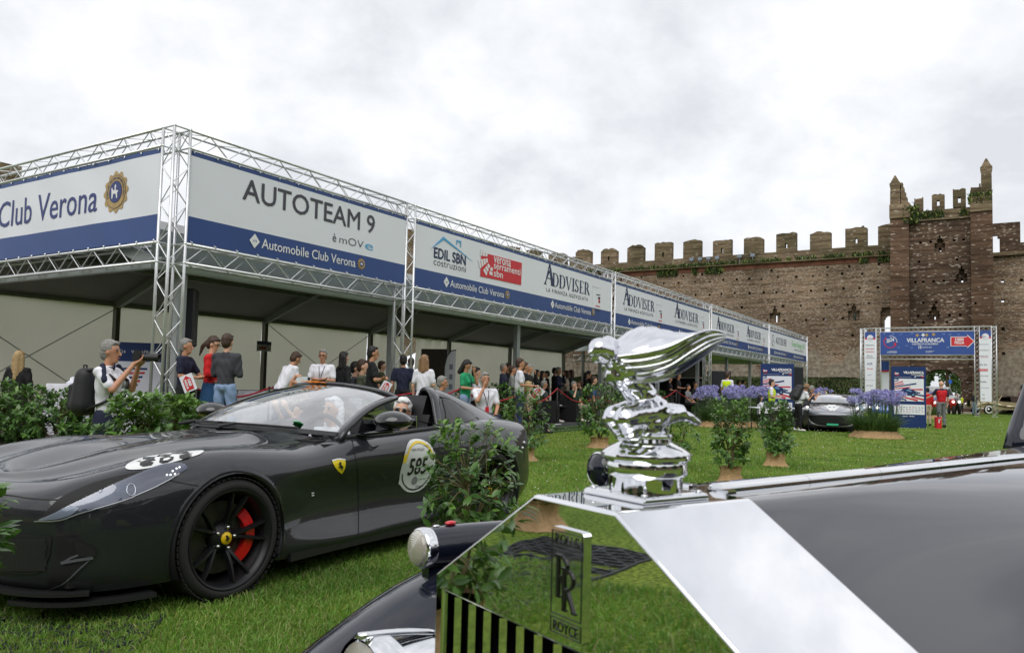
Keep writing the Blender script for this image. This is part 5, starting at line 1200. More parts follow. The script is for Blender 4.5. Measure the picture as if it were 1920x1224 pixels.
for y in (.37, -.37):
    st = BO.new('seat', None); LK(st); st.parent = car; st.location = (-2.0, y, .30)
    b = MB(); b.box((.12, 0, .08), (.52, .5, .14)); b.box((.12, .24, .13), (.5, .08, .2)); b.box((.12, -.24, .13), (.5, .08, .2)); o = b.B('seat_cushion', M_leather, st); 
    b = MB(); Rb = MR(-.35, 3, 'Y'); b.box((-.2, 0, .38), (.13, .46, .62), Rb); b.box((-.16, .23, .34), (.18, .09, .5), Rb); b.box((-.16, -.23, .34), (.18, .09, .5), Rb); b.B('backrest', M_leather, st)
    b = MB(); b.box((-.33, 0, .74), (.11, .28, .2), Rb); b.B('headrest', M_leather, st)
    
sw_ = MB(); RY = MR(-1.15, 3, 'Y')
for k in range(28):
    a, a2 = 2 * PI * k / 28, 2 * PI * (k + 1) / 28; c = V3((-1.32, .37, .84)); sw_.tube(c + RY @ V3((.175 * cos(a), .175 * sin(a), 0)), c + RY @ V3((.175 * cos(a2), .175 * sin(a2), 0)), .016, 6, cap=False)
sw_.tube((-1.32, .2, .84), (-1.32, .54, .84), .015); sw_.tube((-1.32, .37, .84), (-1.15, .37, .75), .03); sw_.B('steering_wheel', M_leather, car, smooth=True)
# windscreen: base curve -> header curve
BASE = [(.97, .765, .875), (.80, .60, .893), (.69, .35, .902), (.655, 0, .905)]   # s, y, z
HEAD = [(1.80, .56, 1.145), (1.70, .45, 1.19), (1.60, .26, 1.222), (1.56, 0, 1.232)]
def curve_pts(C_, n):
    A_ = np.array([(c[0], -c[1], c[2]) for c in C_] [::1] + [(c[0], c[1], c[2]) for c in C_[::-1][1:]]); A_[:, 1] *= 1
    return [crom(A_, i / n * (len(A_) - 1)) for i in range(n + 1)]
nw = 32; cb0 = curve_pts(BASE, nw); ch0 = curve_pts(HEAD, nw)
def ws(u, v):      # u across, v up
    p = cb0[u] * (1 - v) + ch0[u] * v; bul = sin(PI * v) * .045; return V3((-(p[0]) + bul * .7, p[1], p[2] + bul))
b = MB(); vs = [ws(u, v / 12) for v in range(13) for u in range(nw + 1)]
b.add(vs, [(v * (nw + 1) + u, v * (nw + 1) + u + 1, (v + 1) * (nw + 1) + u + 1, (v + 1) * (nw + 1) + u) for v in range(12) for u in range(nw)]); b.B('windscreen', M_glass, car, smooth=True)
# black glass border
b = MB(); vs = [ws(u, v) + V3((0, 0, .003)) for v in (0, .06) for u in range(nw + 1)]; b.add(vs, [(u, u + 1, nw + 2 + u, nw + 1 + u) for u in range(nw)]); b.B('glass_border', M_satin, car, smooth=True)
# frame: pillars and header
def sweep(name, pts, wx, m, parent, prof=None, closed=False, up=V3((0, 0, 1)), smooth=True):
    """ribbon-like bar: list of (centre, half width, half thickness, width direction)"""
    b = MB(); vs = []; n = 10
    for i, (c, hw, ht, wdir) in enumerate(pts):
        t_ = (pts[min(i + 1, len(pts) - 1)][0] - pts[max(i - 1, 0)][0]).normalized(); wd_ = (wdir - t_ * wdir.dot(t_)).normalized(); nn = t_.cross(wd_)
        for k in range(n): a = 2 * PI * k / n; vs.append(c + wd_ * hw * math.copysign(abs(cos(a)) ** .7, cos(a)) + nn * ht * math.copysign(abs(sin(a)) ** .7, sin(a)))
    b.add(vs, [(i * n + k, i * n + (k + 1) % n, (i + 1) * n + (k + 1) % n, (i + 1) * n + k) for i in range(len(pts) - 1) for k in range(n)] + [tuple(range(n))[::-1], tuple((len(pts) - 1) * n + k for k in range(n))])
    return b.B(name, m, parent, smooth=smooth)
for uu, sgn in ((0, -1), (nw, 1)):
    pts_ = [(ws(uu, v / 10) + V3((-.01, sgn * .018, -.01 + (0 if v > 0 else -.03))), .048 - .012 * v / 10, .022, V3((.4, sgn * 1.0, -.1))) for v in range(0, 11)]
    sweep('windscreen_pillar', pts_, 0, M_carb, car)
sweep('header_rail', [(ws(u, 1.0) + V3((-.035, 0, .0)), .05, .018, V3((1, 0, .1))) for u in range(0, nw + 1, 2)], 0, M_carb, car)
# door sill cap and belt trim
for sgn in (1, -1):
    pts_ = []
    for s_ in np.linspace(.98, 2.2, 14):
        h = BVH.ray_cast(V3((-s_, sgn * 3, crom(G[:, 6], 11 + (s_ - 1.05) / .37)[2] - .01 if False else .80 + .06 * (s_ - 1.0))), V3((0, -sgn, 0)))
        g_ = crom(G[:, 6], max(10, min(14, np.interp(s_, [.7, 1.05, 1.4, 1.8, 2.15], [10, 11, 12, 13, 14])))); pts_.append((V3((-g_[0], sgn * (g_[1] - .03), g_[2] - .004)), .05, .02, V3((0, sgn, .15))))
    sweep('door_cap', pts_, 0, M_satin, car)
# buttresses behind the seats with quarter windows
def buttress(sgn):
    A_ = []   # stations: s, list of (y, z) from inner foot over the top to outer foot
    ST = [(2.14, [(.30, .95), (.33, 1.12), (.42, 1.205), (.55, 1.21), (.66, 1.15), (.73, 1.03), (.80, .905)]),
          (2.30, [(.28, .95), (.32, 1.11), (.42, 1.19), (.55, 1.20), (.66, 1.145), (.74, 1.03), (.81, .91)]),
          (2.55, [(.26, .95), (.31, 1.08), (.41, 1.14), (.54, 1.15), (.65, 1.105), (.74, 1.01), (.82, .93)]),
          (2.85, [(.24, .94), (.30, 1.03), (.40, 1.075), (.52, 1.08), (.63, 1.05), (.72, .99), (.80, .94)]),
          (3.15, [(.22, .93), (.29, .98), (.38, 1.0), (.49, 1.005), (.58, .99), (.66, .965), (.74, .935)]),
          (3.42, [(.22, .915), (.28, .92), (.36, .925), (.45, .925), (.52, .922), (.58, .915), (.62, .905)])]
    A_ = np.array([[(s_ + (.80 - y) * .72 * (1 - i_ / 5.0), y, z) for y, z in r] for i_, (s_, r) in enumerate(ST)]); r = patch(A_, 30, 24)
    Vb, Fb = [], []
    nu, nv = 31, 25
    for a in range(nu):
        for b2 in range(nv): s_, y, z = r[a][b2]; Vb.append((-s_, sgn * y, z))
    for a in range(nu - 1):
        for b2 in range(nv - 1): q = (a * nv + b2, (a + 1) * nv + b2, (a + 1) * nv + b2 + 1, a * nv + b2 + 1); Fb.append(q[::-1] if sgn > 0 else q)
    b = MB(); b.add(Vb, Fb); o = b.B('rear_buttress', M_carb, car, smooth=True)
    # front hoop: thick lip and dark mouth
    hp = [V3((-r[0][k][0], sgn * r[0][k][1], r[0][k][2])) for k in range(0, 25)]
    sweep('roll_hoop', [(p + V3((.02, 0, -.008)), .045, .02, V3((1, 0, 0))) for p in hp], 0, M_carb, car)
    b = MB(); b.add([p + V3((-.05, 0, -.02)) for p in hp], [tuple(range(len(hp)))]); b.B('hoop_recess', M_black, car)
    bv = BVHTree.FromPolygons([V3(v) for v in Vb], Fb)
    def fn(x, z):
        h = bv.ray_cast(V3((x, 3 * sgn, z)), V3((0, -sgn, 0))); return (h[0], h[1] if h[1] is None or h[1].y * sgn > 0 else -h[1])
    wrap('quarter_window', smoothpoly([(-2.26, .93), (-2.27, 1.03), (-2.31, 1.135), (-2.42, 1.12), (-2.55, 1.05), (-2.66, .965)], 5), fn, M_sideglass, car, .04, .006)
    strip('window_seal', smoothpoly([(-2.30, 1.15), (-2.46, 1.125), (-2.60, 1.05), (-2.72, .96)], 4, False), fn, M_carb, car, .03, .010, 2)
buttress(1); buttress(-1)
b = MB(); b.box((-2.24, 0, 1.0), (.03, .62, .22)); b.B('wind_deflector', M_glass, car)
# door mirrors
for sgn in (1, -1):
    mr_ = BO.new('door_mirror', None); LK(mr_); mr_.parent = car; mr_.location = (-1.31, sgn * 1.0, .975); mr_.scale = (1.2, 1.15, 1.12)
    b = MB(); vs = []; n = 20; m_ = 14
    for j in range(m_ + 1):
        t_ = j / m_; cx = .115 - .23 * t_; hw = math.sqrt(max(0, 1 - (abs(2 * t_ - .75) / 1.26) ** 2.4)) if t_ < 1 else .0
        hw = [0, .45, .68, .82, .91, .97, 1, 1, .98, .94, .88, .80, .70, .58, .50][j]
        for k in range(n): a = 2 * PI * k / n; vs.append((cx, sgn * (.125 * hw * cos(a)), (.072 * hw * sin(a)) * (1 if sin(a) > 0 else .62)))
    b.add(vs, [(j * n + k, j * n + (k + 1) % n, (j + 1) * n + (k + 1) % n, (j + 1) * n + k) for j in range(m_) for k in range(n)] + [tuple(m_ * n + k for k in range(n))]); b.B('mirror_shell', M_gloss, mr_, smooth=True)
    sweep('mirror_arm', [(V3((.10, -sgn * .22, -.10)), .05, .012, V3((1, 0, 0))), (V3((.06, -sgn * .12, -.075)), .045, .012, V3((1, 0, 0))), (V3((.0, -sgn * .0, -.055)), .05, .014, V3((1, 0, 0)))], 0, M_gloss, mr_)
    b = MB(); b.box((-.118, 0, .005), (.004, .17, .075)); b.B('mirror_glass', M_chrome, mr_)
# splitter blade and sill blade
def edge_blade(name, i0, i1, zc, out_, th, m, inner=.12):
    for sgn in (1, -1):
        b = MB(); vs = []; N_ = 30
        for q in range(N_ + 1):
            p = crom(OUT.astype(float), i0 + (i1 - i0) * q / N_); p2 = crom(OUT.astype(float), i0 + (i1 - i0) * q / N_ + .02); d = p2 - p; d /= np.linalg.norm(d); nn = np.array([-d[1], d[0]])
            a_ = p + nn * out_; c_ = p - nn * inner; vs += [(-a_[0], sgn * a_[1], zc + th / 2), (-a_[0], sgn * a_[1], zc - th / 2), (-c_[0], sgn * c_[1], zc - th / 2), (-c_[0], sgn * c_[1], zc + th / 2)]
        b.add(vs, [(4 * q + k, 4 * q + (k + 1) % 4, 4 * q + 4 + (k + 1) % 4, 4 * q + 4 + k) for q in range(N_) for k in range(4)] + [(0, 1, 2, 3), tuple(4 * N_ + k for k in range(4))]); b.B(name, m, car)
edge_blade('front_splitter', 0, 3.6, .175, .012, .018, M_satin, .25); edge_blade('corner_blade', 1.7, 5.05, .125, .0, .022, M_satin, .2); edge_blade('sill_blade', 9.1, 14.3, .165, -.008, .05, M_satin, .15)
# ---- details laid on the surface, outlines read in the photograph's left-front view or in side view
M_tri = mat('dark_recess', (.004, .004, .004), .7)
M_mesh = mat('grille_mesh', (.01, .01, .01), .6)
pz = lambda pts: [(x / 3.709, 820 + y / 3.709) for x, y in pts]
wrap('headlamp_duct', smoothpoly(pz([(262, 575), (330, 505), (420, 420), (560, 350), (700, 300), (850, 262), (1060, 218), (1160, 196), (1080, 232), (900, 300), (700, 380), (500, 470), (380, 530)]), 4), from_photo, M_tri, car, 6, .003)
hl = wrap('headlamp', smoothpoly(pz([(255, 579), (370, 527), (500, 465), (640, 400), (800, 325), (950, 260), (1080, 205), (1180, 182), (1265, 185), (1300, 205), (1290, 225), (1230, 262), (1130, 320), (1000, 380), (850, 440), (700, 485), (560, 525), (420, 572), (340, 580)]), 4), from_photo, mat('lamp_inner', srgb(100, 104, 120), .25, .5, vary=.3, vscale=5), car, 6, .006)
wrap('lamp_lens', smoothpoly(pz([(265, 577), (370, 530), (500, 468), (640, 403), (800, 328), (950, 263), (1080, 209), (1180, 186), (1255, 189), (1280, 207), (1225, 258), (1130, 315), (1000, 375), (850, 435), (700, 480), (560, 521), (420, 568), (340, 576)]), 4), from_photo, M_lens, hl, 8, .016)
strip('lamp_edge', smoothpoly(pz([(255, 579), (420, 574), (560, 527), (700, 487), (850, 442), (1000, 382), (1130, 322), (1240, 260)]), 3, False), from_photo, mat('lamp_trim', (.5, .5, .52), .3, .8), hl, .005, .018, 3)
wrap('lamp_tip', smoothpoly(pz([(275, 572), (380, 527), (460, 490), (550, 487), (500, 535), (420, 562), (340, 572)]), 4), from_photo, mat('lamp_bright', srgb(170, 176, 190), .3, .4), hl, 6, .010)
for px_, py_ in ((1243, 218), (1222, 226), (1195, 243), (1180, 268), (1210, 262), (1155, 268)):
    h, nn = from_photo(px_ / 3.709, 820 + py_ / 3.709)
    if h: MB().ball(h + nn * .014, .0055, 8, 6).B('lamp_bulb', mat('led_white', (1, 1, 1), .3, emit=1.2), hl, smooth=True)
cc = [from_photo((910 + 30 * cos(a)) / 3.709, 820 + (368 + 40 * sin(a)) / 3.709) for a in [2 * PI * i / 20 for i in range(21)]]
b = MB(); 
for (p, n1_), (q, n2_) in zip(cc, cc[1:]):
    if p and q: b.tube(p + n1_ * .010, q + n2_ * .010, .003, 5, cap=False)
b.B('projector_ring', M_chrome, hl, smooth=True)
# grille and side intake
wrap('grille', smoothpoly(pz([(-260, 640), (-60, 645), (100, 665), (300, 680), (360, 695), (350, 790), (320, 860), (280, 915), (220, 940), (100, 938), (-60, 925), (-260, 905)]), 3), from_photo, M_mesh, car, 7, .004)
wrap('side_intake', smoothpoly(pz([(400, 690), (520, 705), (640, 745), (680, 785), (650, 830), (560, 935), (470, 1010), (380, 1040), (330, 1000), (370, 900), (395, 790)]), 3), from_photo, M_tri, car, 8, .003)
wrap('intake_mesh', smoothpoly(pz([(525, 720), (600, 742), (665, 782), (650, 826), (560, 822), (530, 780)]), 3), from_photo, M_mesh, car, 5, .007)
def meshlines(x0, x1, y0, y1, st, wd_):
    b = MB()
    for i in range(-40, 60):
        for sg in (1, -1):
            pts_ = []; x_ = x0 + i * st; y_ = y0 if sg > 0 else y1; n = 14
            for k in range(n + 1):
                px_, py_ = x_ + (y1 - y0) * k / n * 1.3, (y0 + (y1 - y0) * k / n) if sg > 0 else (y1 - (y1 - y0) * k / n)
                if x0 < px_ < x1:
                    h = from_photo(px_ / 3.709, 820 + py_ / 3.709)
                    pts_.append(h[0] + h[1] * .008 if h[0] else None)
                else: pts_.append(None)
            for p, q in zip(pts_, pts_[1:]):
                if p and q and (p - q).length < .1: b.tube(p, q, wd_, 3, cap=False)
    return b
tag(meshlines(-60, 335, 700, 925, 18, .0022).B('grille_bar', mat('mesh_wire', (.035, .035, .037), .35), car), kind='stuff')
strip('intake_blade', pz([(430, 868), (540, 848), (650, 832)]), from_photo, mat('blade_grey', srgb(90, 92, 98), .3), car, .014, .012, 5)
strip('intake_blade', pz([(445, 862), (500, 830), (548, 812)]), from_photo, MATS['blade_grey'], car, .010, .012, 5)
strip('lip_edge', smoothpoly(pz([(-100, 1055), (0, 1062), (150, 1072), (260, 1066), (400, 1030), (470, 990), (560, 905), (640, 835)]), 3, False), from_photo, MATS['blade_grey'], car, .007, .006, 3)
strip('grille_edge', smoothpoly(pz([(-100, 922), (60, 935), (230, 940), (285, 915), (325, 860), (350, 790)]), 3, False), from_photo, M_satin, car, .008, .006, 3)
# shut lines
strip('bonnet_line', smoothpoly(pz([(-160, 385), (-40, 390), (70, 402), (200, 422), (330, 432), (440, 431)]), 3, False), from_photo, M_tri, car, .006, .002, 3)
strip('wing_line', [(313, 899), (340, 905), (372, 911), (385, 914)], from_photo, M_tri, car, .005, .002, 4)
strip('door_line', smoothpoly([(660, 823), (664, 845), (670, 880), (672, 930), (672, 990), (671, 1008)], 3, False), from_photo, M_tri, car, .006, .002, 3)
strip('door_line_rear', [(-2.05, .86), (-2.10, .7), (-2.12, .5), (-2.1, .3), (-2.02, .22)], from_side, M_tri, car, .006, .002, 8)
strip('bonnet_side_highlight', smoothpoly([(616, 823), (580, 829), (540, 838), (518, 843)], 3, False), from_photo, mat('paint_highlight_edge', (.12, .12, .13), .2, .5), car, .008, .002, 3)  # paler strip paints in the highlight along the bonnet edge
def crease(px): return px
# roundels
def ell(cx, cy, rx, ry, n=40, tilt=0): return [(cx + rx * cos(2 * PI * i / n) * cos(tilt) - ry * sin(2 * PI * i / n) * sin(tilt), cy + rx * cos(2 * PI * i / n) * sin(tilt) + ry * sin(2 * PI * i / n) * cos(tilt)) for i in range(n)]
def se(cx, cy, rx, ry, k=2.6, n=44): return [(cx + rx * math.copysign(abs(cos(a)) ** (2 / k), cos(a)), cy + ry * math.copysign(abs(sin(a)) ** (2 / k), sin(a))) for a in [2 * PI * i / n for i in range(n)]]
M_stick = mat('roundel_white', (.74, .75, .74), .35); M_stick2 = mat('roundel_grey', srgb(205, 210, 208), .35); M_yel = mat('roundel_yellow', srgb(236, 206, 60), .4); M_num = mat('numeral_black', (.015, .015, .015), .4)
RX_, RZ_ = -1.71, .63
rd = wrap('number_roundel', se(RX_, RZ_, .188, .20, 2.3, 64), from_side, M_stick, car, .02, .003)
# local x increases forwards (towards photo left), so mirror text
fsd = lambda u, v: from_side(RX_ - u, RZ_ + v)
wrap('roundel_centre', [(-.178, -.12), (-.18, .02), (.178, .10), (.18, -.05), (.155, -.13), (.09, -.18), (-.09, -.18)], fsd, M_stick2, rd, .04, .005)
wrap('roundel_arc', [(cos(a) * .174, sin(a) * .185) for a in [.35 + 2.6 * i / 20 for i in range(21)]] + [(cos(a) * .158, sin(a) * .168) for a in [2.95 - 2.6 * i / 20 for i in range(21)]], fsd, M_yel, rd, .03, .007)
wrap('roundel_arc', [(-.182, .03), (-.14, .055), (-.155, .075), (-.145, .1), (-.183, .09)], fsd, M_yel, rd, .03, .007)
wrap('roundel_arc', [(cos(a) * .174, sin(a) * .185) for a in [3.4 + 2.4 * i / 20 for i in range(21)]] + [(cos(a) * .164, sin(a) * .175) for a in [5.8 - 2.4 * i / 20 for i in range(21)]], fsd, M_num, rd, .03, .007)
wrap('roundel_seal', ell(-.01, -.11, .032, .032, 16), fsd, mat('seal_grey', srgb(130, 132, 132), .5), rd, .03, .008)
def wraptext(s, size, bold, sx, cx, cy, fn, m, parent, off, up=1.0, name='numeral', shear=0.0, maxe=None):
    me = text_mesh(s, size, bold, sx, 'CENTER').copy(); bm = bmesh.new(); bm.from_mesh(me)
    bmesh.ops.delete(bm, geom=[f for f in bm.faces if f.normal.z < .5], context='FACES'); bmesh.ops.triangulate(bm, faces=bm.faces)
    bmesh.ops.subdivide_edges(bm, edges=[e for e in bm.edges if e.calc_length() > size * .12], cuts=1); dead = []
    for v in bm.verts:
        h, nn = fn(cx + v.co.x + shear * v.co.y, cy + v.co.y * up)
        if h is None: dead.append(v)
        else: v.co = h + nn * off
    bmesh.ops.delete(bm, geom=dead, context='VERTS'); bm.to_mesh(me); me.materials.clear(); me.materials.append(m); o = BO.new(name, me); LK(o); o.parent = parent; return o
wraptext('585', .175, .004, .82, -.005, -.06, fsd, M_num, rd, .008)
wraptext('1000 MIGLIA', .028, 0, 1, -.02, .115, fsd, M_num, rd, .008, name='lettering'); wraptext('Chopard', .024, 0, 1, .05, -.165, fsd, M_num, rd, .008, name='lettering')
# bonnet roundel (left side of bonnet), seen very obliquely
bfn = lambda x, y: from_top(x, y)
br_ = wrap('bonnet_roundel', smoothpoly([(235, 877), (243, 868), (268, 858), (310, 851), (350, 846.5), (381, 845), (374, 852), (345, 861), (312, 870), (275, 878.5), (245, 881)], 4), from_photo, M_stick, car, 5, .004)
wrap('numeral', [(262, 873), (263, 868), (276, 863), (290, 862), (292, 864), (280, 866), (288, 868), (284, 873), (268, 876)], from_photo, M_num, br_, 5, .007)
wrap('numeral', [(298, 868), (300, 860), (314, 857), (326, 858), (324, 863), (314, 868), (304, 870)], from_photo, M_num, br_, 5, .007); wrap('numeral_counter', [(305, 866), (307, 862), (316, 860), (320, 861), (314, 865)], from_photo, M_stick, br_, 5, .010)
wrap('numeral', [(336, 860), (336, 855), (350, 852), (362, 851), (352, 854.5), (360, 855), (354, 859), (343, 862)], from_photo, M_num, br_, 5, .007)
# yellow shield on the wing
q = [(625, 864), (634, 861), (646, 864), (647, 872), (646, 880), (641, 888), (634, 877), (629, 872)]
sh = wrap('wing_badge', [(621.5, 863), (630, 860.5), (637, 860), (646.5, 861), (647.5, 869), (646.5, 877), (643, 884), (640, 888), (634, 883), (628, 876), (624, 869)], from_photo, mat('shield_yellow', srgb(238, 214, 40), .35), car, 4, .004)
wrap('badge_top', [(622, 865), (630.5, 862), (637, 861.4), (646.5, 862.6), (646.4, 860.5), (637, 859.4), (630, 860), (621.5, 862.7)], from_photo, M_inkw, sh, 4, .006)
wrap('badge_horse', [(634.5, 867), (637, 865.5), (639, 867), (638.2, 869), (638.8, 871.5), (641.5, 873.5), (642.2, 876), (640.5, 876.5), (641, 880), (639.5, 880.5), (638.5, 877), (637, 875.5), (634.3, 876), (633.3, 874.7), (636, 873), (635, 870.5), (633.3, 871), (633, 869.5), (635, 868.7)], from_photo, M_num, sh, 3, .008)
wrap('wing_script', [(583, 923), (588, 922), (588.5, 924), (584.5, 925.5), (588.5, 927), (588, 929), (583.5, 929.5), (583.5, 927.8), (586, 927), (583.3, 925)], from_photo, M_inkw, car, 3, .004)
# wipers
for a_, b__ in (((.70, -.1), (.86, .58)), ((.72, -.66), (.70, .0))):
    pts_ = []
    for k in range(12):
        u = k / 11; s_ = a_[0] + (b__[0] - a_[0]) * u; y = a_[1] + (b__[1] - a_[1]) * u; zb = np.interp(abs(y), [0, .35, .62, .80], [.915, .912, .90, .88]); sb = np.interp(abs(y), [0, .35, .62, .80], [.64, .675, .785, .93]); pts_.append(V3((-sb + .015 - .05, y, zb + .028)))
    b = MB(); b.path(pts_, .009, 5); b.tube(pts_[3], pts_[3] + V3((.1, -.05, -.02)), .012); b.B('wiper', M_satin, car)
# header number
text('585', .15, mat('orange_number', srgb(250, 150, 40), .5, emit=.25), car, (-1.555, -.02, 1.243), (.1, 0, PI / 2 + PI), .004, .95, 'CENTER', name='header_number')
b = MB(); b.add([V3((-1.54, y, 1.238)) for y in (-.0, .3)] + [V3((-1.58, y, 1.24)) for y in (.3, 0)], [(0, 1, 2, 3)]) 
# inspection sticker
p_ = ws(int(nw * .80), .12) + V3((-.01, 0, .01)); b = MB(); b.box(p_, (.05, .07, .003), MR(-.45, 3, 'Y')); b.B('screen_sticker', mat('green_sticker', srgb(60, 210, 120), .5), car)
# rear lamps, tail
for sgn in (1, -1):
    RXm = MR(PI / 2, 3, 'Y')
    for yy in (.62, .46): MB().lathe([(0, .02), (.055, .02), (.06, 0)][::-1], 24, c=(-3.63 + (.1 if yy > .5 else .03), sgn * yy, .78), R=MR(-PI / 2, 3, 'Y')).B('tail_lamp', mat('tail_red', (.3, .01, .01), .2), car)
b = MB(); b.box((-3.45, 0, .24), (.3, 1.3, .14)); b.B('rear_diffuser', M_satin, car)
for px_, py_ in ((982, 829), (979, 839)):
    h, nn = from_photo(px_, py_)
    if h: MB().ball(h + nn * .004, .012, 8, 6).B('side_marker', M_inkw, car)
# ------------------------------------------------------------------ vintage saloon in the foreground
YW = .6011; RF = V3((-cos(YW), -sin(YW), 0)); RP = V3((.0549, .677, 0)); RRZ = math.atan2(RF.y, RF.x)
rc = thing('vintage_car', 'black vintage limousine with tall chrome grille and silver mascot, close in front', 'car', RP, RRZ)
M_lac = mat('black_lacquer', (.008, .010, .020), .06, 0, coat=1.0); M_lac.node_tree.nodes['Principled BSDF'].inputs['Coat Roughness'].default_value = .0
M_lac.node_tree.nodes['Principled BSDF'].inputs['Specular IOR Level'].default_value = .05; M_lac.node_tree.nodes['Principled BSDF'].inputs['Coat IOR'].default_value = 1.55
M_chr2 = mat('polished_shell', (.83, .84, .87), .02, 1.0)
_t = M_chr2.node_tree; _c = _t.nodes.new('ShaderNodeTexCoord'); _n = _t.nodes.new('ShaderNodeTexNoise'); _n.inputs['Scale'].default_value = 9; _n.inputs['Detail'].default_value = 1.5; _t.links.new(_c.outputs['Object'], _n.inputs['Vector'])
_b = _t.nodes.new('ShaderNodeBump'); _b.inputs['Strength'].default_value = .022; _b.inputs['Distance'].default_value = .02; _t.links.new(_n.outputs['Fac'], _b.inputs['Height']); _t.links.new(_b.outputs[0], _t.nodes['Principled BSDF'].inputs['Normal'])
ZT, WF, SL, UC, ZS, ZB, ZO, WO = 1.151, .055, .171, .235, 1.042, .42, 1.026, .218
outer = [(-UC, ZB), (-UC, ZS), (-WF, ZT), (WF, ZT), (UC, ZS), (UC, ZB)]
inner = [(-WO, ZB + .02), (-WO, ZO), (-WF, ZO), (WF, ZO), (WO, ZO), (WO, ZB + .02)]
V = []; 
for x in (0.0, -SL):
    for p in outer: V.append((x, p[0], p[1]))
    for p in inner: V.append((x, p[0], p[1]))
F = []
for i in range(5): F += [(i, 6 + i, 7 + i, i + 1), (12 + i, 13 + i, 19 + i, 18 + i), (i, i + 1, 13 + i, 12 + i), (6 + i, 18 + i, 19 + i, 7 + i)]
F += [(0, 5, 11, 6), (12, 18, 23, 17), (0, 12, 17, 5), (6, 11, 23, 18)]
b = MB(); b.add(V, F); sh_ = b.B('grille_shell', M_chr2, rc)
bm = bmesh.new(); bm.from_mesh(sh_.data); bmesh.ops.recalc_face_normals(bm, faces=bm.faces); bm.to_mesh(sh_.data); bm.free()
bv = sh_.modifiers.new('b', 'BEVEL'); bv.width = .0032; bv.segments = 3; bv.limit_method = 'ANGLE'; bv.angle_limit = math.radians(20)
sh_.data.polygons.foreach_set('use_smooth', [True] * len(sh_.data.polygons)); bv.harden_normals = True
for i in range(15):
    y = -.203 + .029 * i
    b = MB(); hw = .0045; pts = [(-.012, y - hw), (-.006, y), (-.012, y + hw), (-.055, y + hw), (-.055, y - hw)]
    b.add([(x, yy, z) for z in (ZB + .03, ZO - .004) for x, yy in pts], [(0, 1, 6, 5), (1, 2, 7, 6), (2, 3, 8, 7), (3, 4, 9, 8), (4, 0, 5, 9), (5, 6, 7, 8, 9)]); b.B('grille_vane', M_chrome, sh_)
b = MB(); b.box((-.11, 0, .73), (.01, .43, .6)); b.B('radiator_core', M_black, rc)
# badge
bd = MB(); 
def rrect(w_, h_, r_, n=5): return [(sx * (w_ / 2 - r_) + r_ * cos(a0 + PI / 2 * k / n), sy * (h_ / 2 - r_) + r_ * sin(a0 + PI / 2 * k / n)) for sx, sy, a0 in ((1, 1, 0), (-1, 1, PI / 2), (-1, -1, PI), (1, -1, 1.5 * PI)) for k in range(n + 1)]
BZc, BW_, BH_ = 1.0815, .0455, .0935
bd.prism(rrect(BW_, BH_, .004), .0042, (-.0, 0, BZc), (0, 1, 0), (0, 0, 1), (1, 0, 0)); bdo = bd.B('badge', M_chrome, sh_)
b = MB(); 
for z0_, z1_ in ((.031, .0435), (-.0275, .0275), (-.0435, -.031)):
    q = [(-.0205, z0_), (.0205, z0_), (.0205, z1_), (-.0205, z1_)]
    for (a_, b__) in zip(q, q[1:] + q[:1]): b.tube((.0044, a_[0], BZc + a_[1]), (.0044, b__[0], BZc + b__[1]), .00045, 4)
b.B('badge_line', M_black, sh_)
M_bin = mat('badge_enamel', (.008, .008, .008), .3)
def btxt(s, size, y, z, bold=0, sx=1.0, nm_='badge_lettering'):
    o = text(s, size, M_bin, sh_, (.0046, y, BZc + z), (PI / 2, 0, PI / 2), bold, sx, 'CENTER', 1.0, nm_); o.scale = (1, 1, .2); return o
btxt('ROLLS', .0125, 0, .0330, 0, .92); btxt('ROYCE', .0125, 0, -.0415, 0, .86)
def strokeR(dx_, dz_):
    b = MB(); s_ = .0026
    b.box((.005, dx_ - .0075, BZc + dz_), (.001, .0034, .036)); b.box((.005, dx_ - .0065, BZc + dz_ + .0175), (.001, .009, .0016)); b.box((.005, dx_ - .0065, BZc + dz_ - .0175), (.001, .006, .0016))
    pts = [(dx_ - .006 + .011 * sin(a) * 1.0, BZc + dz_ + .0085 + .0088 * cos(a)) for a in [PI * k / 12 for k in range(13)]]
    for p, q in zip(pts, pts[1:]): b.tube((.005, p[0], p[1]), (.005, q[0], q[1]), .0013, 4)
    b.tube((.005, dx_ - .003, BZc + dz_), (.005, dx_ + .006, BZc + dz_ - .0175), .0015, 4); b.box((.005, dx_ + .0065, BZc + dz_ - .0175), (.001, .006, .0016)); b.B('badge_monogram', M_bin, sh_)
strokeR(-.0035, .0055); strokeR(.005, -.0045)
# cap and mascot
mz = 1.1512; mx_ = -.088
b = MB(); Rq = MR(PI / 4, 3, 'Z'); b.lathe([(.058, 0), (.058, .0035), (.055, .0055), (.047, .0062)], 4, (mx_, 0, mz), rot0=PI / 4); pl = b.B('mascot_plate', M_chrome, rc); bv = pl.modifiers.new('b', 'BEVEL'); bv.width = .0012; bv.segments = 2
for sx_, sy_ in ((1, 1), (1, -1), (-1, 1), (-1, -1)): MB().lathe([(0, .0022), (.0028, .0015), (.0034, 0)][::-1], 12, (mx_ + sx_ * .034, sy_ * .034, mz + .006)).B('plate_screw', M_chrome, pl, smooth=True)
cp_prof = [(.034, .004), (.034, .018), (.0345, .0195), (.0375, .0205), (.0385, .0225), (.0385, .0305), (.0378, .0325), (.0392, .034), (.0418, .0355), (.0422, .0385), (.0415, .0405), (.036, .0445), (.0262, .0492), (.0238, .0505), (.0232, .0535), (.0242, .0545), (.0244, .0565), (.0225, .058), (.0, .058)]
MB().lathe(cp_prof, 72, (mx_, 0, mz)).B('filler_cap', M_chrome, rc, autosm=32)
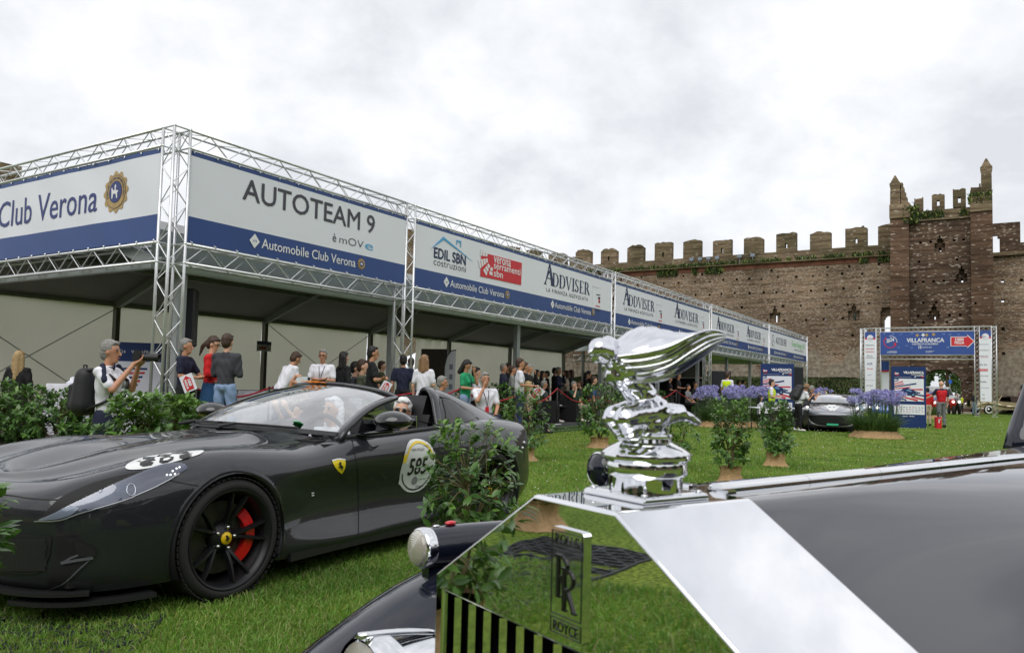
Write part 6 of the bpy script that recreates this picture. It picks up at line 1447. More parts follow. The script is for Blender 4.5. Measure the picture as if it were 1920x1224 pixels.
def capsule(mb, p, q, r0, r1, n=12):
    p = V3(p); q = V3(q); d = q - p
    if d.length < 1e-6: d = V3((0, 0, 1e-5))
    R = d.to_track_quat('Z', 'Y').to_matrix(); L_ = d.length; pr = []
    for k in range(5): a = -PI / 2 + PI / 2 * k / 4; pr.append((max(1e-7, r0 * cos(a)), r0 * sin(a)))
    for k in range(5): a = PI / 2 * k / 4; pr.append((max(1e-7, r1 * cos(a)), L_ + r1 * sin(a)))
    mb.lathe(pr, n, p, R=R, cap=False)
def remesh(mb, name, m, parent, vox, smooth_=2, disp=None, decim=None):
    me = bpy.data.meshes.new(name); me.from_pydata(mb.v, [], mb.f); o = BO.new(name, me)
    bm = bmesh.new(); bm.from_mesh(me); bmesh.ops.remove_doubles(bm, verts=bm.verts, dist=vox * .02); bmesh.ops.recalc_face_normals(bm, faces=bm.faces); bm.to_mesh(me); bm.free()
    md = o.modifiers.new('r', 'REMESH'); md.mode = 'VOXEL'; md.voxel_size = vox
    if smooth_: sm = o.modifiers.new('s', 'SMOOTH'); sm.iterations = smooth_; sm.factor = .6
    me2 = evaluated(o); BO.remove(o); bpy.data.meshes.remove(me)
    if disp:
        n = len(me2.vertices); co = np.empty(n * 3, np.float32); me2.vertices.foreach_get('co', co); no = np.empty(n * 3, np.float32); me2.vertex_normals.foreach_get('vector', no)
        co = co.reshape(-1, 3); no = no.reshape(-1, 3); co = co + no * disp(co, no)[:, None]; me2.vertices.foreach_set('co', co.ravel().astype(np.float32)); me2.update()
    me2.materials.clear(); ms = m if isinstance(m, (list, tuple)) else [m]
    for q in ms: me2.materials.append(q)
    me2.polygons.foreach_set('use_smooth', [True] * len(me2.polygons)); me2.name = name
    o = BO.new(name, me2); LK(o); o.parent = parent; return o
mb = MB(); Cc = lambda p, q, r0, r1: capsule(mb, (p[0] * .01, p[1] * .01, p[2] * .01), (q[0] * .01, q[1] * .01, q[2] * .01), r0 * .01, r1 * .01, 14)
# cm, x forward, z up from the top of the cap (z 0)
Cc((.9, 0, .5), (-.9, 0, .5), 1.75, 1.6); Cc((.6, .9, 1.1), (.6, -.9, 1.1), 1.5, 1.5)               # skirt pooled on the base
Cc((3.4, .9, 1.5), (-.2, 1.0, 2.0), 1.15, 1.5); Cc((3.2, -.9, 1.5), (-.2, -1.0, 2.0), 1.15, 1.5); Cc((3.3, .8, 1.5), (2.2, .5, .4), 1.0, 1.2); Cc((3.3, -.8, 1.5), (2.2, -.5, .4), 1.0, 1.2)
Cc((-.2, 0, 2.2), (.4, 0, 3.2), 1.8, 1.45); Cc((.4, 0, 3.2), (1.3, 0, 4.2), 1.45, 1.35)             # hips to waist
Cc((1.3, 0, 4.2), (3.2, 0, 5.6), 1.4, 1.55); Cc((3.2, .7, 5.7), (3.2, -.7, 5.7), 1.25, 1.25); Cc((3.9, .5, 5.2), (3.9, -.5, 5.2), .75, .75)   # chest
Cc((4.0, 1.1, 6.2), (3.9, -1.1, 6.2), .62, .62); Cc((3.9, 0, 6.2), (5.2, 0, 7.1), .72, .66)          # shoulders, neck
Cc((5.35, 0, 7.45), (5.85, 0, 7.6), 1.22, 1.12); Cc((6.2, 0, 7.0), (6.35, 0, 6.75), .7, .45); Cc((6.9, 0, 7.35), (7.0, 0, 7.2), .3, .25); Cc((4.9, 0, 8.2), (4.3, 0, 8.2), .75, .55)   # head, chin, hair knot
Cc((-.5, .9, 1.5), (-3.2, 1.3, 1.9), .95, .65); Cc((-3.2, 1.3, 1.9), (-5.4, 1.5, 1.1), .65, .32); Cc((-.5, -.9, 1.5), (-3.4, -1.0, 1.3), .9, .5)
Cc((-1.2, 1.0, 2.3), (-3.1, 1.35, 2.4), .7, .45)
RIM = np.array([(4.7, 1.1, 7.0), (2.8, 2.6, 7.4), (1.03, 3.8, 8.0), (-.53, 4.7, 8.9), (-2.3, 5.3, 9.55), (-3.9, 5.6, 9.45), (-4.25, 5.7, 9.0)])
LOW = np.array([(3.9, .9, 4.9), (2.1, 1.6, 4.7), (.35, 2.6, 5.0), (-1.0, 3.6, 5.9), (-2.5, 4.5, 7.1), (-3.7, 5.2, 8.3), (-4.25, 5.7, 9.0)])
CEN = np.array([(4.2, 0, 7.6), (2.8, 0, 8.8), (.7, 0, 9.9), (-1.2, 0, 9.6), (-2.4, 0, 8.8)])
def crv(A_, u): return V3(crom(A_, u * (len(A_) - 1)))
def sheet(name, fn, nu, nv, th, flip=False):
    P = [[fn(i / nu, j / nv) for j in range(nv + 1)] for i in range(nu + 1)]; V_, F_ = [], []; n = nv + 1; tot = (nu + 1) * n; Nn = []
    for i in range(nu + 1):
        for j in range(n):
            a = P[min(i + 1, nu)][j] - P[max(i - 1, 0)][j]; c = P[i][min(j + 1, nv)] - P[i][max(j - 1, 0)]; q = a.cross(c); Nn.append(q.normalized() if q.length > 1e-9 else V3((0, 0, 1)))
    for s_ in (.5, -.5):
        for i in range(nu + 1):
            for j in range(n): V_.append((P[i][j] + Nn[i * n + j] * th * s_) * .01)
    for i in range(nu):
        for j in range(nv): q = (i * n + j, (i + 1) * n + j, (i + 1) * n + j + 1, i * n + j + 1); F_ += [q, tuple(x + tot for x in q[::-1])]
    for j in range(nv): F_ += [(j, j + 1, tot + j + 1, tot + j), (nu * n + j + 1, nu * n + j, tot + nu * n + j, tot + nu * n + j + 1)]
    for i in range(nu): F_ += [(i * n, (i + 1) * n, tot + (i + 1) * n, tot + i * n)[::-1], (i * n + nv, (i + 1) * n + nv, tot + (i + 1) * n + nv, tot + i * n + nv)]
    b = MB(); b.add(V_, F_); return b
SH = []
for sy in (1, -1):
    def wf(u, v, sy=sy):
        a, c = crv(RIM, u), crv(LOW, u); p = a.lerp(c, v); k = sin(PI * min(1, v * 1.0)) * (1 - u) ** .35
        p += V3((-.1, .5, -.1)) * k * (1 - .3 * u); nz = noise.noise(V3((u * 2.2, v * 2.5, sy))); f_ = .075 * sin(2 * PI * (4.0 * v ** .8 + 1.6 * u) + 5 * nz) * min(1, 5 * v) * (1 - u * .8) * (1 + 1.2 * nz) + .022 * sin(2 * PI * (9 * v + 2.6 * u) + 6 * nz) * (1 - u)
        p.y += f_ * 1.6; p.z += f_ * .6; return V3((p.x, p.y * sy, p.z))
    SH.append(sheet('w', wf, 60, 46, .16)); bb = MB(); qs = [V3((c_.x, c_.y * sy, c_.z)) * .01 for c_ in (crv(RIM, q / 40) for q in range(41))]; vs = []
    for q, p_ in enumerate(qs):
        t_ = (qs[min(q + 1, 40)] - qs[max(q - 1, 0)]).normalized(); s_ = t_.cross(V3((0, 0, 1))).normalized(); n_ = s_.cross(t_); vs += [p_ + (s_ * cos(PI * k / 4) + n_ * sin(PI * k / 4)) * .0014 for k in range(8)]
    bb.add(vs, [(8 * q + k, 8 * q + (k + 1) % 8, 8 * q + 8 + (k + 1) % 8, 8 * q + 8 + k) for q in range(40) for k in range(8)]); SH.append(bb)
    Cc((3.8, 1.2 * sy, 6.1), (1.6, 2.4 * sy, 5.9), .6, .5); Cc((1.6, 2.4 * sy, 5.9), (-.6, 3.5 * sy, 6.9), .5, .35)
def cf(u, v):
    vv = 2 * v - 1; wgt = abs(vv) ** 1.7; a = crv(RIM, u * .70); a.y *= (1 if vv > 0 else -1); c = crv(CEN, u); p = c.lerp(a, wgt); p.y = a.y * abs(vv) ** .9; p.z += .06 * sin(2 * PI * (4 * vv + u)) * (1 - abs(vv)); return p
SH.append(sheet('c', cf, 44, 44, .16))
bS = MB()
for b2 in SH: bS.add(b2.v, b2.f)
cl_ = bS.B('mascot_cloak', mat('silver_plate', (.74, .75, .79), .06, 1.0), rc, smooth=True); cl_.location = (mx_, 0, mz + .0575)
def folds(co, no):
    x, y, z = co[:, 0] * 100, co[:, 1] * 100, co[:, 2] * 100
    head = ((x - 5.1) ** 2 + y ** 2 + (z - 7.35) ** 2 < 1.6)
    d = .0003 * np.sin(5.2 * z + 1.6 * x + 1.1 * np.sin(1.7 * x)) * (z < 4.2) + .00035 * np.sin(3.6 * (z * .8 - x * .35) + 1.5 * np.sin(.9 * x + y * np.sign(y))) * (z >= 4.0) + .00008 * np.sin(9 * x + 3 * z)
    top = (no[:, 2] > .3) & (z > 7); d = d * np.where(top, .45, 1.0)
    d = d * np.where((x > 1.2) & (z > 4.2), .25, 1.0); return (d * np.where(head, .12, 1.0)).astype(np.float32)
M_masc = mat('silver_plate', (.74, .75, .79), .06, 1.0)
mas = remesh(mb, 'mascot_figure', M_masc, rc, .0009, 10, folds); mas.location = (mx_, 0, mz + .0575)
# shell top chrome tabs where the bonnet meets
for y in (-.028, .022): b = MB(); b.box((-SL - .004, y, ZT + .0022), (.012, .014, .004)); b.B('bonnet_clip', M_chrome, rc)
# bonnet
XB0, XB1 = -SL + .003, -1.72
def bon(x, l):
    t = (XB0 - x) / (XB0 - XB1); ws_ = .236 + (.47 - .236) * t ** .85; zc = 1.150 + .024 * t; D = .110 + .015 * t; p = 1.9 + 1.0 * t; a = abs(l) / ws_
    
    dp = D * a ** p; dl = .109 * max(0, abs(l) - .055) / .18; q = min(1, t * 3.0); q = q * q * (3 - 2 * q); return V3((x, l, zc - (dl * (1 - q) + dp * q)))
b = MB(); nx, nl = 60, 20; vs = []
def bonrow(x):
    t = (XB0 - x) / (XB0 - XB1); ws_ = .236 + (.47 - .236) * t ** .85; r = []
    for sgn in (-1, 1):
        rr_ = [bon(x, sgn * ws_ * k / nl) for k in range(nl + 1)]; e_ = rr_[-1]
        for k in range(1, 9): a = PI / 2 * k / 8; rr_.append(V3((x, e_.y + sgn * (.012 * sin(a)), e_.z - .10 * (1 - cos(a)) - .02 * k / 8)))
        rr_.append(V3((x, rr_[-1].y, .72))); r.append(rr_)
    return r[0][::-1] + r[1][1:]
rows_ = [bonrow(XB0 + (XB1 - XB0) * i / nx) for i in range(nx + 1)]; m_ = len(rows_[0])
b.add([p for r_ in rows_ for p in r_], [(i * m_ + k, i * m_ + k + 1, (i + 1) * m_ + k + 1, (i + 1) * m_ + k) for i in range(nx) for k in range(m_ - 1)])
bo_ = b.B('bonnet', M_lac, rc, smooth=True)
nseg = 11
for i in range(nseg):
    x0_ = XB0 - .012 + (XB1 - XB0) * i / nseg; x1_ = XB0 - .0135 + (XB1 - XB0) * (i + .985) / nseg; p, q = bon(x0_ - .006, 0), bon(x1_ - .006, 0)
    b = MB(); n = 10; vs = []
    for c_ in (p, q):
        for k in range(n + 1): a = PI * k / n; vs.append(c_ + V3((0, -.0105 * cos(a), .0075 * sin(a) + .0006)))
    b.add(vs, [(k, k + 1, n + 2 + k, n + 1 + k) for k in range(n)] + [tuple(range(n + 1)), tuple(range(n + 1, 2 * n + 2))[::-1]]); b.B('hinge_segment', M_chrome, bo_, smooth=False)
for sgn in (1, -1):
    for k in range(14):
        b = MB(); b.box((-.55 - k * .05, sgn * .0, 0), (.03, .008, .12)); 
# scuttle, windscreen pillars and cabin
b = MB(); ns_ = 10; vs = []
for i in range(ns_ + 1):
    u = i / ns_; x = XB1 - .004 - .30 * u
    for k in range(25):
        l_ = -1 + 2 * k / 24; w_ = .47 + .03 * u; z = (1.172 - .13 * abs(l_) ** 2.9) + .01 * u * u; vs.append((x, l_ * w_, z))
b.add(vs, [(i * 25 + k, i * 25 + k + 1, (i + 1) * 25 + k + 1, (i + 1) * 25 + k) for i in range(ns_) for k in range(24)]); b.B('scuttle', M_lac, rc, smooth=True)
for sgn in (1, -1):
    sweep('windscreen_pillar', [(V3((-2.10, sgn * .50, 1.06)), .07, .05, V3((1, 0, 0))), (V3((-2.14, sgn * .51, 1.14)), .055, .04, V3((1, 0, 0))), (V3((-2.21, sgn * .52, 1.24)), .04, .03, V3((1, 0, 0))), (V3((-2.33, sgn * .52, 1.40)), .035, .028, V3((1, 0, 0))), (V3((-2.50, sgn * .52, 1.60)), .035, .028, V3((1, 0, 0)))], 0, M_lac, rc)
b = MB(); b.add([(-2.16, -.5, 1.15), (-2.16, .5, 1.15), (-2.49, .5, 1.59), (-2.49, -.5, 1.59)], [(0, 1, 2, 3)]); b.B('windscreen', M_glass, rc)
b = MB(); 
for i in range(13):
    pass
prof_r = [(-2.50, 1.60), (-2.6, 1.68), (-3.2, 1.70), (-3.7, 1.64), (-4.05, 1.40), (-4.15, 1.1)]
vs = []
for x, z in prof_r:
    for k in range(13): l_ = -1 + 2 * k / 12; vs.append((x, l_ * .62, z - .10 * abs(l_) ** 3))
b.add(vs, [(i * 13 + k, i * 13 + k + 1, (i + 1) * 13 + k + 1, (i + 1) * 13 + k) for i in range(len(prof_r) - 1) for k in range(12)]); b.B('roof', M_lac, rc, smooth=True)
b = MB(); b.box((-3.35, 0, .78), (1.9, 1.3, .6)); b.box((-2.0, 0, .5), (3.3, .9, .3)); b.B('cabin_body', M_lac, rc)
for sgn in (1, -1):
    for x in (-3.05, -3.95): b = MB(); b.box((x, sgn * .62, 1.36), (.07, .04, .5)); b.B('door_pillar', M_lac, rc)
# wings, sidelights, headlamps, mirrors, wheels
def wing(sgn):
    st = [(.30, .30, .08), (.29, .46, .12), (.25, .60, .14), (.18, .70, .15), (.08, .785, .155), (-.03, .86, .16), (-.18, .935, .165), (-.36, .975, .17), (-.60, .965, .175), (-.85, .90, .165), (-1.15, .78, .15), (-1.5, .62, .13), (-1.9, .47, .11), (-2.3, .36, .10)]
    A_ = []
    for i, (x, z, hw) in enumerate(st):
        row = []
        for k in range(13):
            a = -PI * .56 + PI * 1.12 * k / 12; row.append((x - .0, .60 + hw * sin(a), z - hw * 1.15 + hw * 1.15 * cos(a)))
        row = [(r_[0] , r_[1], r_[2]) for r_ in row]; row[0] = (x, .60 - hw * 1.04, z - .42 if x < .3 else z - .1); row[-1] = (x, .60 + hw * 1.04, z - .36 if x < .3 else z - .1); A_.append(row)
    r = patch(np.array(A_), 60, 36); V_ = [(p[0], sgn * p[1], p[2]) for row in r for p in row]; n = 37
    F_ = [(i * n + k, (i + 1) * n + k, (i + 1) * n + k + 1, i * n + k + 1) for i in range(60) for k in range(36)]
    b = MB(); b.add(V_, F_ if sgn > 0 else [f_[::-1] for f_ in F_]); b.B('front_wing', M_lac, rc, smooth=True)
    # valance between wing and bonnet
    b = MB(); vs = []
    for i in range(13):
        x = -.05 - 1.5 * i / 12
        for k in range(7): u = k / 6; y_ = .25 + .24 * u + (.2 * i / 12) * (1 - u); vs.append((x, sgn * y_, .74 + .12 * u ** 2 * (1 - i / 14) - .02 * i / 12))
    b.add(vs, [(i * 7 + k, i * 7 + k + 1, (i + 1) * 7 + k + 1, (i + 1) * 7 + k) for i in range(12) for k in range(6)]); b.B('wing_valance', M_lac, rc, smooth=True)
    # sidelight
    sl = BO.new('sidelight', None); LK(sl); sl.parent = rc; sl.location = (-.175, sgn * .60, .985)
    RB = MR(-PI / 2, 3, 'Y')      # lathe z -> -x (backwards)
    MB().lathe([(.0305, .004), (.0325, .03), (.0335, .08), (.0325, .15), (.028, .24), (.018, .34), (.001, .42)], 28, R=RB, cap=False).B('lamp_body', M_lac, sl, smooth=True)
    MB().lathe([(.0285, -.004), (.0315, -.004), (.0330, .002), (.0330, .012), (.0315, .016)], 32, R=RB, cap=False).B('lamp_rim', M_chrome, sl, smooth=True)
    pr = [(.029, -.002)]
    for k in range(1, 25): r_ = .029 * (1 - k / 24.5); pr.append((r_, -.002 - .014 * math.sqrt(max(0, 1 - (r_ / .03) ** 2)) - .0009 * (k % 3 == 0)))
    MB().lathe(pr, 32, R=RB, cap=False).B('lamp_glass', mat('ribbed_glass', srgb(178, 172, 160), .15, trans=.2, coat=.5), sl, smooth=True)
    b = MB(); b.box((-.09, 0, -.035), (.16, .022, .05)); b.B('lamp_foot', M_lac, sl)
    MB().ball((-.055, 0, .036), .008, 10, 6, (1.4, .8, .5)).B('telltale_jewel', mat('red_jewel', (.6, .01, .02), .1, coat=.8), sl, smooth=True); MB().ball((-.028, 0, .033), .005, 8, 6, (1.4, .8, .5)).B('telltale_mount', M_chrome, sl, smooth=True)
    # headlamp
    hl_ = BO.new('headlamp', None); LK(hl_); hl_.parent = rc; hl_.location = (.02, sgn * .375, .84)
    MB().lathe([(.092, 0), (.098, .01), (.098, .03), (.09, .04), (.086, .09), (.07, .16), (.045, .22), (.001, .25)], 36, R=RB, cap=False).B('lamp_bowl', M_chrome, hl_, smooth=True)
    MB().lathe([(.001, -.02), (.05, -.015), (.088, .002)], 32, R=RB, cap=False).B('lamp_glass', MATS['ribbed_glass'], hl_, smooth=True)
    sweep('lamp_crest', [(V3((.008 - .11 * k / 8, 0, .099 - .012 * (k / 8) ** 2)), .006, .004, V3((0, 1, 0))) for k in range(9)], 0, M_chrome, hl_)
    sweep('trim_bar', [(V3((-.12 - .02 * k, sgn * (-.01 - .015 * k), .095 + .004 * k)), .007, .005, V3((0, 0, 1))) for k in range(6)], 0, M_chrome, hl_)
    # wing mirror
    mo = BO.new('wing_mirror', None); LK(mo); mo.parent = rc; mo.location = (-.55, sgn * .60, 1.095); mo.scale = (.88, .88, .88)
    MB().lathe([(.001, -.016), (.02, -.013), (.036, .0), (.038, .006), (.034, .008), (.001, .008)], 32, R=RB, cap=False).B('mirror_shell', M_lac, mo, smooth=True)
    MB().lathe([(.036, -.001), (.0395, .002), (.0395, .007), (.036, .010)], 32, R=RB, cap=False).B('mirror_rim', M_chrome, mo, smooth=True)
    b = MB(); b.path([V3((-.004, 0, -.03)), V3((-.01, -.01 * sgn, -.06)), V3((-.01, 0, -.14))], .006, 8); b.ball((-.004, 0, -.035), .009); b.B('mirror_stalk', M_chrome, mo, smooth=True)
    for xw in (-.16, -3.35): make_wheel(rc, xw, sgn, R=.37, wd=.18, name='wheel', caliper=False, mr=M_lac, cap=False).location = (xw, sgn * .62, .37)
wing(1); wing(-1)
b = MB(); b.path([V3((.50, -.86, .42)), V3((.56, -.5, .42)), V3((.58, 0, .42)), V3((.56, .5, .42)), V3((.50, .86, .42))], .045, 10); b.B('front_bumper', M_chrome, rc, smooth=True)
# ------------------------------------------------------------------ shrubs in burlap
def objleaf(name, c0, c1, rough=.32):
    m = NM(name); m.use_nodes = True; t = m.node_tree; b = t.nodes['Principled BSDF']; o = t.nodes['Material Output']
    g = t.nodes.new('ShaderNodeNewGeometry'); oi = t.nodes.new('ShaderNodeObjectInfo'); ad_ = t.nodes.new('ShaderNodeMath'); ad_.operation = 'ADD'; LN(t,g.outputs['Random Per Island'], ad_.inputs[0]); LN(t,oi.outputs['Random'], ad_.inputs[1])
    fr = t.nodes.new('ShaderNodeMath'); fr.operation = 'FRACT'; LN(t,ad_.outputs[0], fr.inputs[0])
    r = t.nodes.new('ShaderNodeValToRGB'); LN(t,fr.outputs[0], r.inputs[0]); r.color_ramp.elements[0].color = (*c0, 1); r.color_ramp.elements[1].color = (*c1, 1); k = r.color_ramp.elements.new(.7); k.color = tuple((a * .6 + b_ * .4) for a, b_ in zip(c0, c1)) + (1,)
    LN(t,r.outputs[0], b.inputs['Base Color']); b.inputs['Roughness'].default_value = rough; b.inputs['Specular IOR Level'].default_value = .6
    tl = t.nodes.new('ShaderNodeBsdfTranslucent'); LN(t,r.outputs[0], tl.inputs[0]); mx_ = t.nodes.new('ShaderNodeMixShader'); mx_.inputs[0].default_value = .22
    LN(t,b.outputs[0], mx_.inputs[1]); LN(t,tl.outputs[0], mx_.inputs[2]); LN(t,mx_.outputs[0], o.inputs[0]); return m
M_lf = objleaf('laurel_leaf', (.045, .12, .022), (.15, .30, .045)); M_lfy = objleaf('young_leaf', (.09, .20, .03), (.18, .32, .05)); M_stem = mat('woody_stem', srgb(120, 108, 74), .8, vary=.2, vscale=30)
LV = np.array([(0, 0, 0), (.30, .19, .035), (.30, 0, -.01), (.30, -.19, .035), (.66, .18, .02), (.66, 0, -.02), (.66, -.18, .02), (1.0, 0, -.10)], np.float32)
LF = np.array([(0, 2, 1), (0, 3, 2), (1, 2, 5), (1, 5, 4), (2, 3, 6), (2, 6, 5), (4, 5, 7), (5, 6, 7)], np.int32)
def leaf_frames(tips, r, per, size, droop=.2):
    P, D, N_, Sz = [], [], [], []
    for tp, dr, w_ in tips:
        for k in range(per):
            a = 2 * PI * (k / per) * 2.4 + r.uniform(0, .6); u = dr.normalized(); s = u.orthogonal().normalized(); t_ = u.cross(s)
            out_ = s * cos(a) + t_ * sin(a); d = (u * r.uniform(.15, .9) + out_ * r.uniform(.7, 1.1) + V3((0, 0, r.uniform(-.35, .25) - droop * .5))).normalized()
            n = (u + V3((0, 0, .8)) - d * (u + V3((0, 0, .8))).dot(d)).normalized(); P.append(tp - u * r.uniform(0, .07) * w_); D.append(d); N_.append(n); Sz.append(size * r.uniform(.75, 1.45))
    return P, D, N_, Sz
def leaf_mesh_joined(name, fr, m, parent):
    P, D, N_, Sz = fr; n = len(P); P = np.array(P); D = np.array(D); Z = np.array(N_); Y = np.cross(Z, D); S_ = np.array(Sz)[:, None, None]
    V = P[:, None] + S_ * (LV[None, :, 0:1] * D[:, None] + LV[None, :, 1:2] * Y[:, None] + LV[None, :, 2:3] * Z[:, None]); F = (LF[None] + (np.arange(n) * 8)[:, None, None]).reshape(-1, 3)
    return tag(rawmesh(name, V.reshape(-1, 3), F, m, parent, smooth=True), kind='stuff')
_lm = {}
def leaf_single(m):
    if m.name not in _lm:
        o = rawmesh('leaf', LV, LF, m, smooth=True); _lm[m.name] = o.data; BO.remove(o)
    return _lm[m.name]
def burlap(parent, r, h, seed, flare=1.35, wob=.12):
    b = MB(); n = 64; m_ = 12; vs = []
    for j in range(m_ + 1):
        v = j / m_; rr_ = r * (flare + (1.0 - flare) * min(1, v * 2.2) ** .6 - .10 * sin(PI * v) + .05 * (v > .93))
        for k in range(n):
            a = 2 * PI * k / n; q = 1 + wob * (1 - .55 * v) * (sin(a * 9 + seed + 2 * noise.noise(V3((cos(a), sin(a), seed)))) * .5 + noise.noise(V3((cos(a) * 2.2, sin(a) * 2.2, seed + v * 1.5))))
            vs.append((rr_ * q * cos(a), rr_ * q * sin(a), max(.004, h * v + .02 * noise.noise(V3((cos(a) * 3, sin(a) * 3, v + seed))))))
    b.add(vs, [(j * n + k, j * n + (k + 1) % n, (j + 1) * n + (k + 1) % n, (j + 1) * n + k) for j in range(m_) for k in range(n)]); b.B('burlap_wrap', M_burlap, parent, smooth=True)
    b = MB(); b.lathe([(0, h * .9), (r * .98, h * .9)][::-1], 24); b.B('soil', mat('potting_soil', (.02, .014, .009), 1), parent)
def shrub(label, loc, h, rad, ntip, per=7, size=.065, seed=0, indiv=0, bz=.24, br=.20, zlo=.22, name='potted_shrub', young=.3, group='shrubs wrapped in burlap', side=None, shape=None):
    t_ = thing(name, label, 'shrub', loc, 0, group); r = random.Random(seed); burlap(t_, br, bz, seed)
    tips = []; base = V3((0, 0, bz)); st = MB(); ns = 5
    forks = []
    for i in range(ns):
        a = 2 * PI * i / ns + r.random(); q = V3((rad * .45 * cos(a), rad * .45 * sin(a), bz + (h - bz) * r.uniform(.35, .55))); mid = (base + q) / 2 + V3((r.uniform(-.03, .03), r.uniform(-.03, .03), 0))
        st.tube(base + V3((.02 * cos(a), .02 * sin(a), -.05)), mid, .010, 5, .008); st.tube(mid, q, .008, 5, .006); forks.append(q)
    for i in range(ntip):
        for _ in range(30):
            z = zlo * h + (h - zlo * h) * r.random() ** .85; v = (z - bz) / (h - bz); a = r.uniform(0, 2 * PI); lump = 1 + .35 * noise.noise(V3((cos(a) * 1.5, sin(a) * 1.5, z * 3 + seed)))
            env = rad * (.62 + .5 * sin(PI * min(1, max(0, .12 + .8 * v)))) * lump if shape is None else rad * shape(v) * lump
            rr_ = env * math.sqrt(r.uniform(.15, 1)); p = V3((rr_ * cos(a), rr_ * sin(a), z))
            if side is None or side(p): break
        f_ = min(forks, key=lambda q: (q - p).length if q.z < p.z + .12 else 9); d = (p - f_)
        if d.length < .02: d = V3((0, 0, .1))
        if i % 4 == 0: st.tube(f_, f_.lerp(p, .5) + V3((0, 0, .02)), .0045, 4, .003); st.tube(f_.lerp(p, .5) + V3((0, 0, .02)), p, .003, 4, .0015)
        elif i % 2: st.tube(p - d.normalized() * min(.09, d.length), p, .002, 3, .001)
        tips.append((p, (d.normalized() + V3((0, 0, .55))).normalized(), 1.0))
    tag(st.B('stems', M_stem, t_, smooth=True), kind='stuff')
    cw = lambda tp: (V3(t_.location) + tp[0]).xy.length      # distance from the viewer
    tips.sort(key=cw)
    top = [t for t in tips if t[0].z > h * .78 and r.random() < young * 2]; rest = [t for t in tips if t not in top]
    fr = leaf_frames(rest, r, per, size); n = len(fr[0])
    if indiv:
        mfun = leaf_single(M_lf)
        for i in range(min(indiv, n)):
            o = BO.new('leaf', mfun); LK(o); o.parent = t_; D, Z = fr[1][i], fr[2][i]; Y = Z.cross(D); o.matrix_local = MT(fr[0][i]) @ Matrix((D, Y, Z)).transposed().to_4x4() @ Matrix.Scale(fr[3][i], 4)
        if n > indiv: leaf_mesh_joined('foliage', [q[indiv:] for q in fr], M_lf, t_)
    else: leaf_mesh_joined('foliage', fr, M_lf, t_)
    if top: leaf_mesh_joined('young_foliage', leaf_frames(top, r, per, size * .9, 0), M_lfy, t_)
    return t_
def dir_(px, Y): r_ = ray(px, 724); return V3((r_.x / r_.y * Y, Y, 0))
# hedge behind the car, left
for i, (px_, Y, h, rd_, lab) in enumerate(((-45, 12.0, 1.14, .62, 'leftmost burlap-wrapped shrub of the hedge, half outside the left edge'), (32, 12.2, 1.10, .60, 'bushy burlap-wrapped shrub in the hedge below the long-haired woman'), (110, 12.1, 1.06, .58, 'burlap-wrapped shrub of the hedge in front of the white-clothed table'), (172, 12.3, .86, .42, 'lower burlap-wrapped shrub of the hedge just left of the photographer'))):
    shrub(lab, dir_(px_, Y), h, rd_, 230, 8, .085, 40 + i, 0, .16, .34, .1, young=.22)
for i, (px_, Y, h, rd_, lab) in enumerate(((262, 7.6, 1.10, .30, 'leafy shrub with bright young shoots right of the photographer'), (318, 9.4, 1.06, .36, 'leafy shrub at the foot of the corner truss tower'), (352, 10.9, .98, .28, 'darker shrub behind the car bonnet, right of the corner tower'))):
    shrub(lab, dir_(px_, Y), h, rd_, 170, 8, .085, 50 + i, 0, .2, .22, .45, young=.5)
shrub('tall loose shrub standing in front of the black car, hiding its rear wheel', dir_(882, 4.85) , 1.03, .29, 190, 7, .058, 61, 300, .24, .19, .25, young=.35)
shrub('shrub just behind the tail of the black car, left of the lawn', dir_(984, 13.2), 1.25, .38, 130, 7, .08, 62, 0, .22, .2, .2, young=.25)
shrub('dark shrub on the lawn left of the silver mascot', dir_(1126, 16.5), 1.35, .50, 170, 7, .085, 63, 0, .22, .2, .2, young=.15)
shrub('tall shrub in burlap in front of the purple flowers', dir_(1371, 10.8), 1.17, .30, 190, 7, .07, 64, 120, .21, .15, .2, young=.45)
shrub('round-topped shrub in burlap, in front of the registration desk', dir_(1455, 13.3), 1.12, .27, 190, 7, .075, 65, 80, .23, .165, .2, young=.15)
shrub('small shrub half hidden behind the silver mascot', dir_(1262, 12.4), .85, .40, 90, 7, .075, 66, 0, .2, .15, .2, young=.2)
shrub('shrub close by at the left edge, in front of the car nose', V3((-2.13, 2.92, 0)), .90, .23, 80, 6, .075, 67, 300, .22, .17, .56, young=.6)
shrub('shrub on the lawn outside the view, mirrored in the grille', V3((-2.7, 2.1, 0)), 1.0, .32, 110, 7, .075, 68, 0, .24, .18, .25)
shrub('burlap-wrapped shrub outside the view, mirrored near the grille top', V3((-5.9, 2.75, 0)), .9, .32, 90, 7, .075, 69, 0, .26, .2, .3)
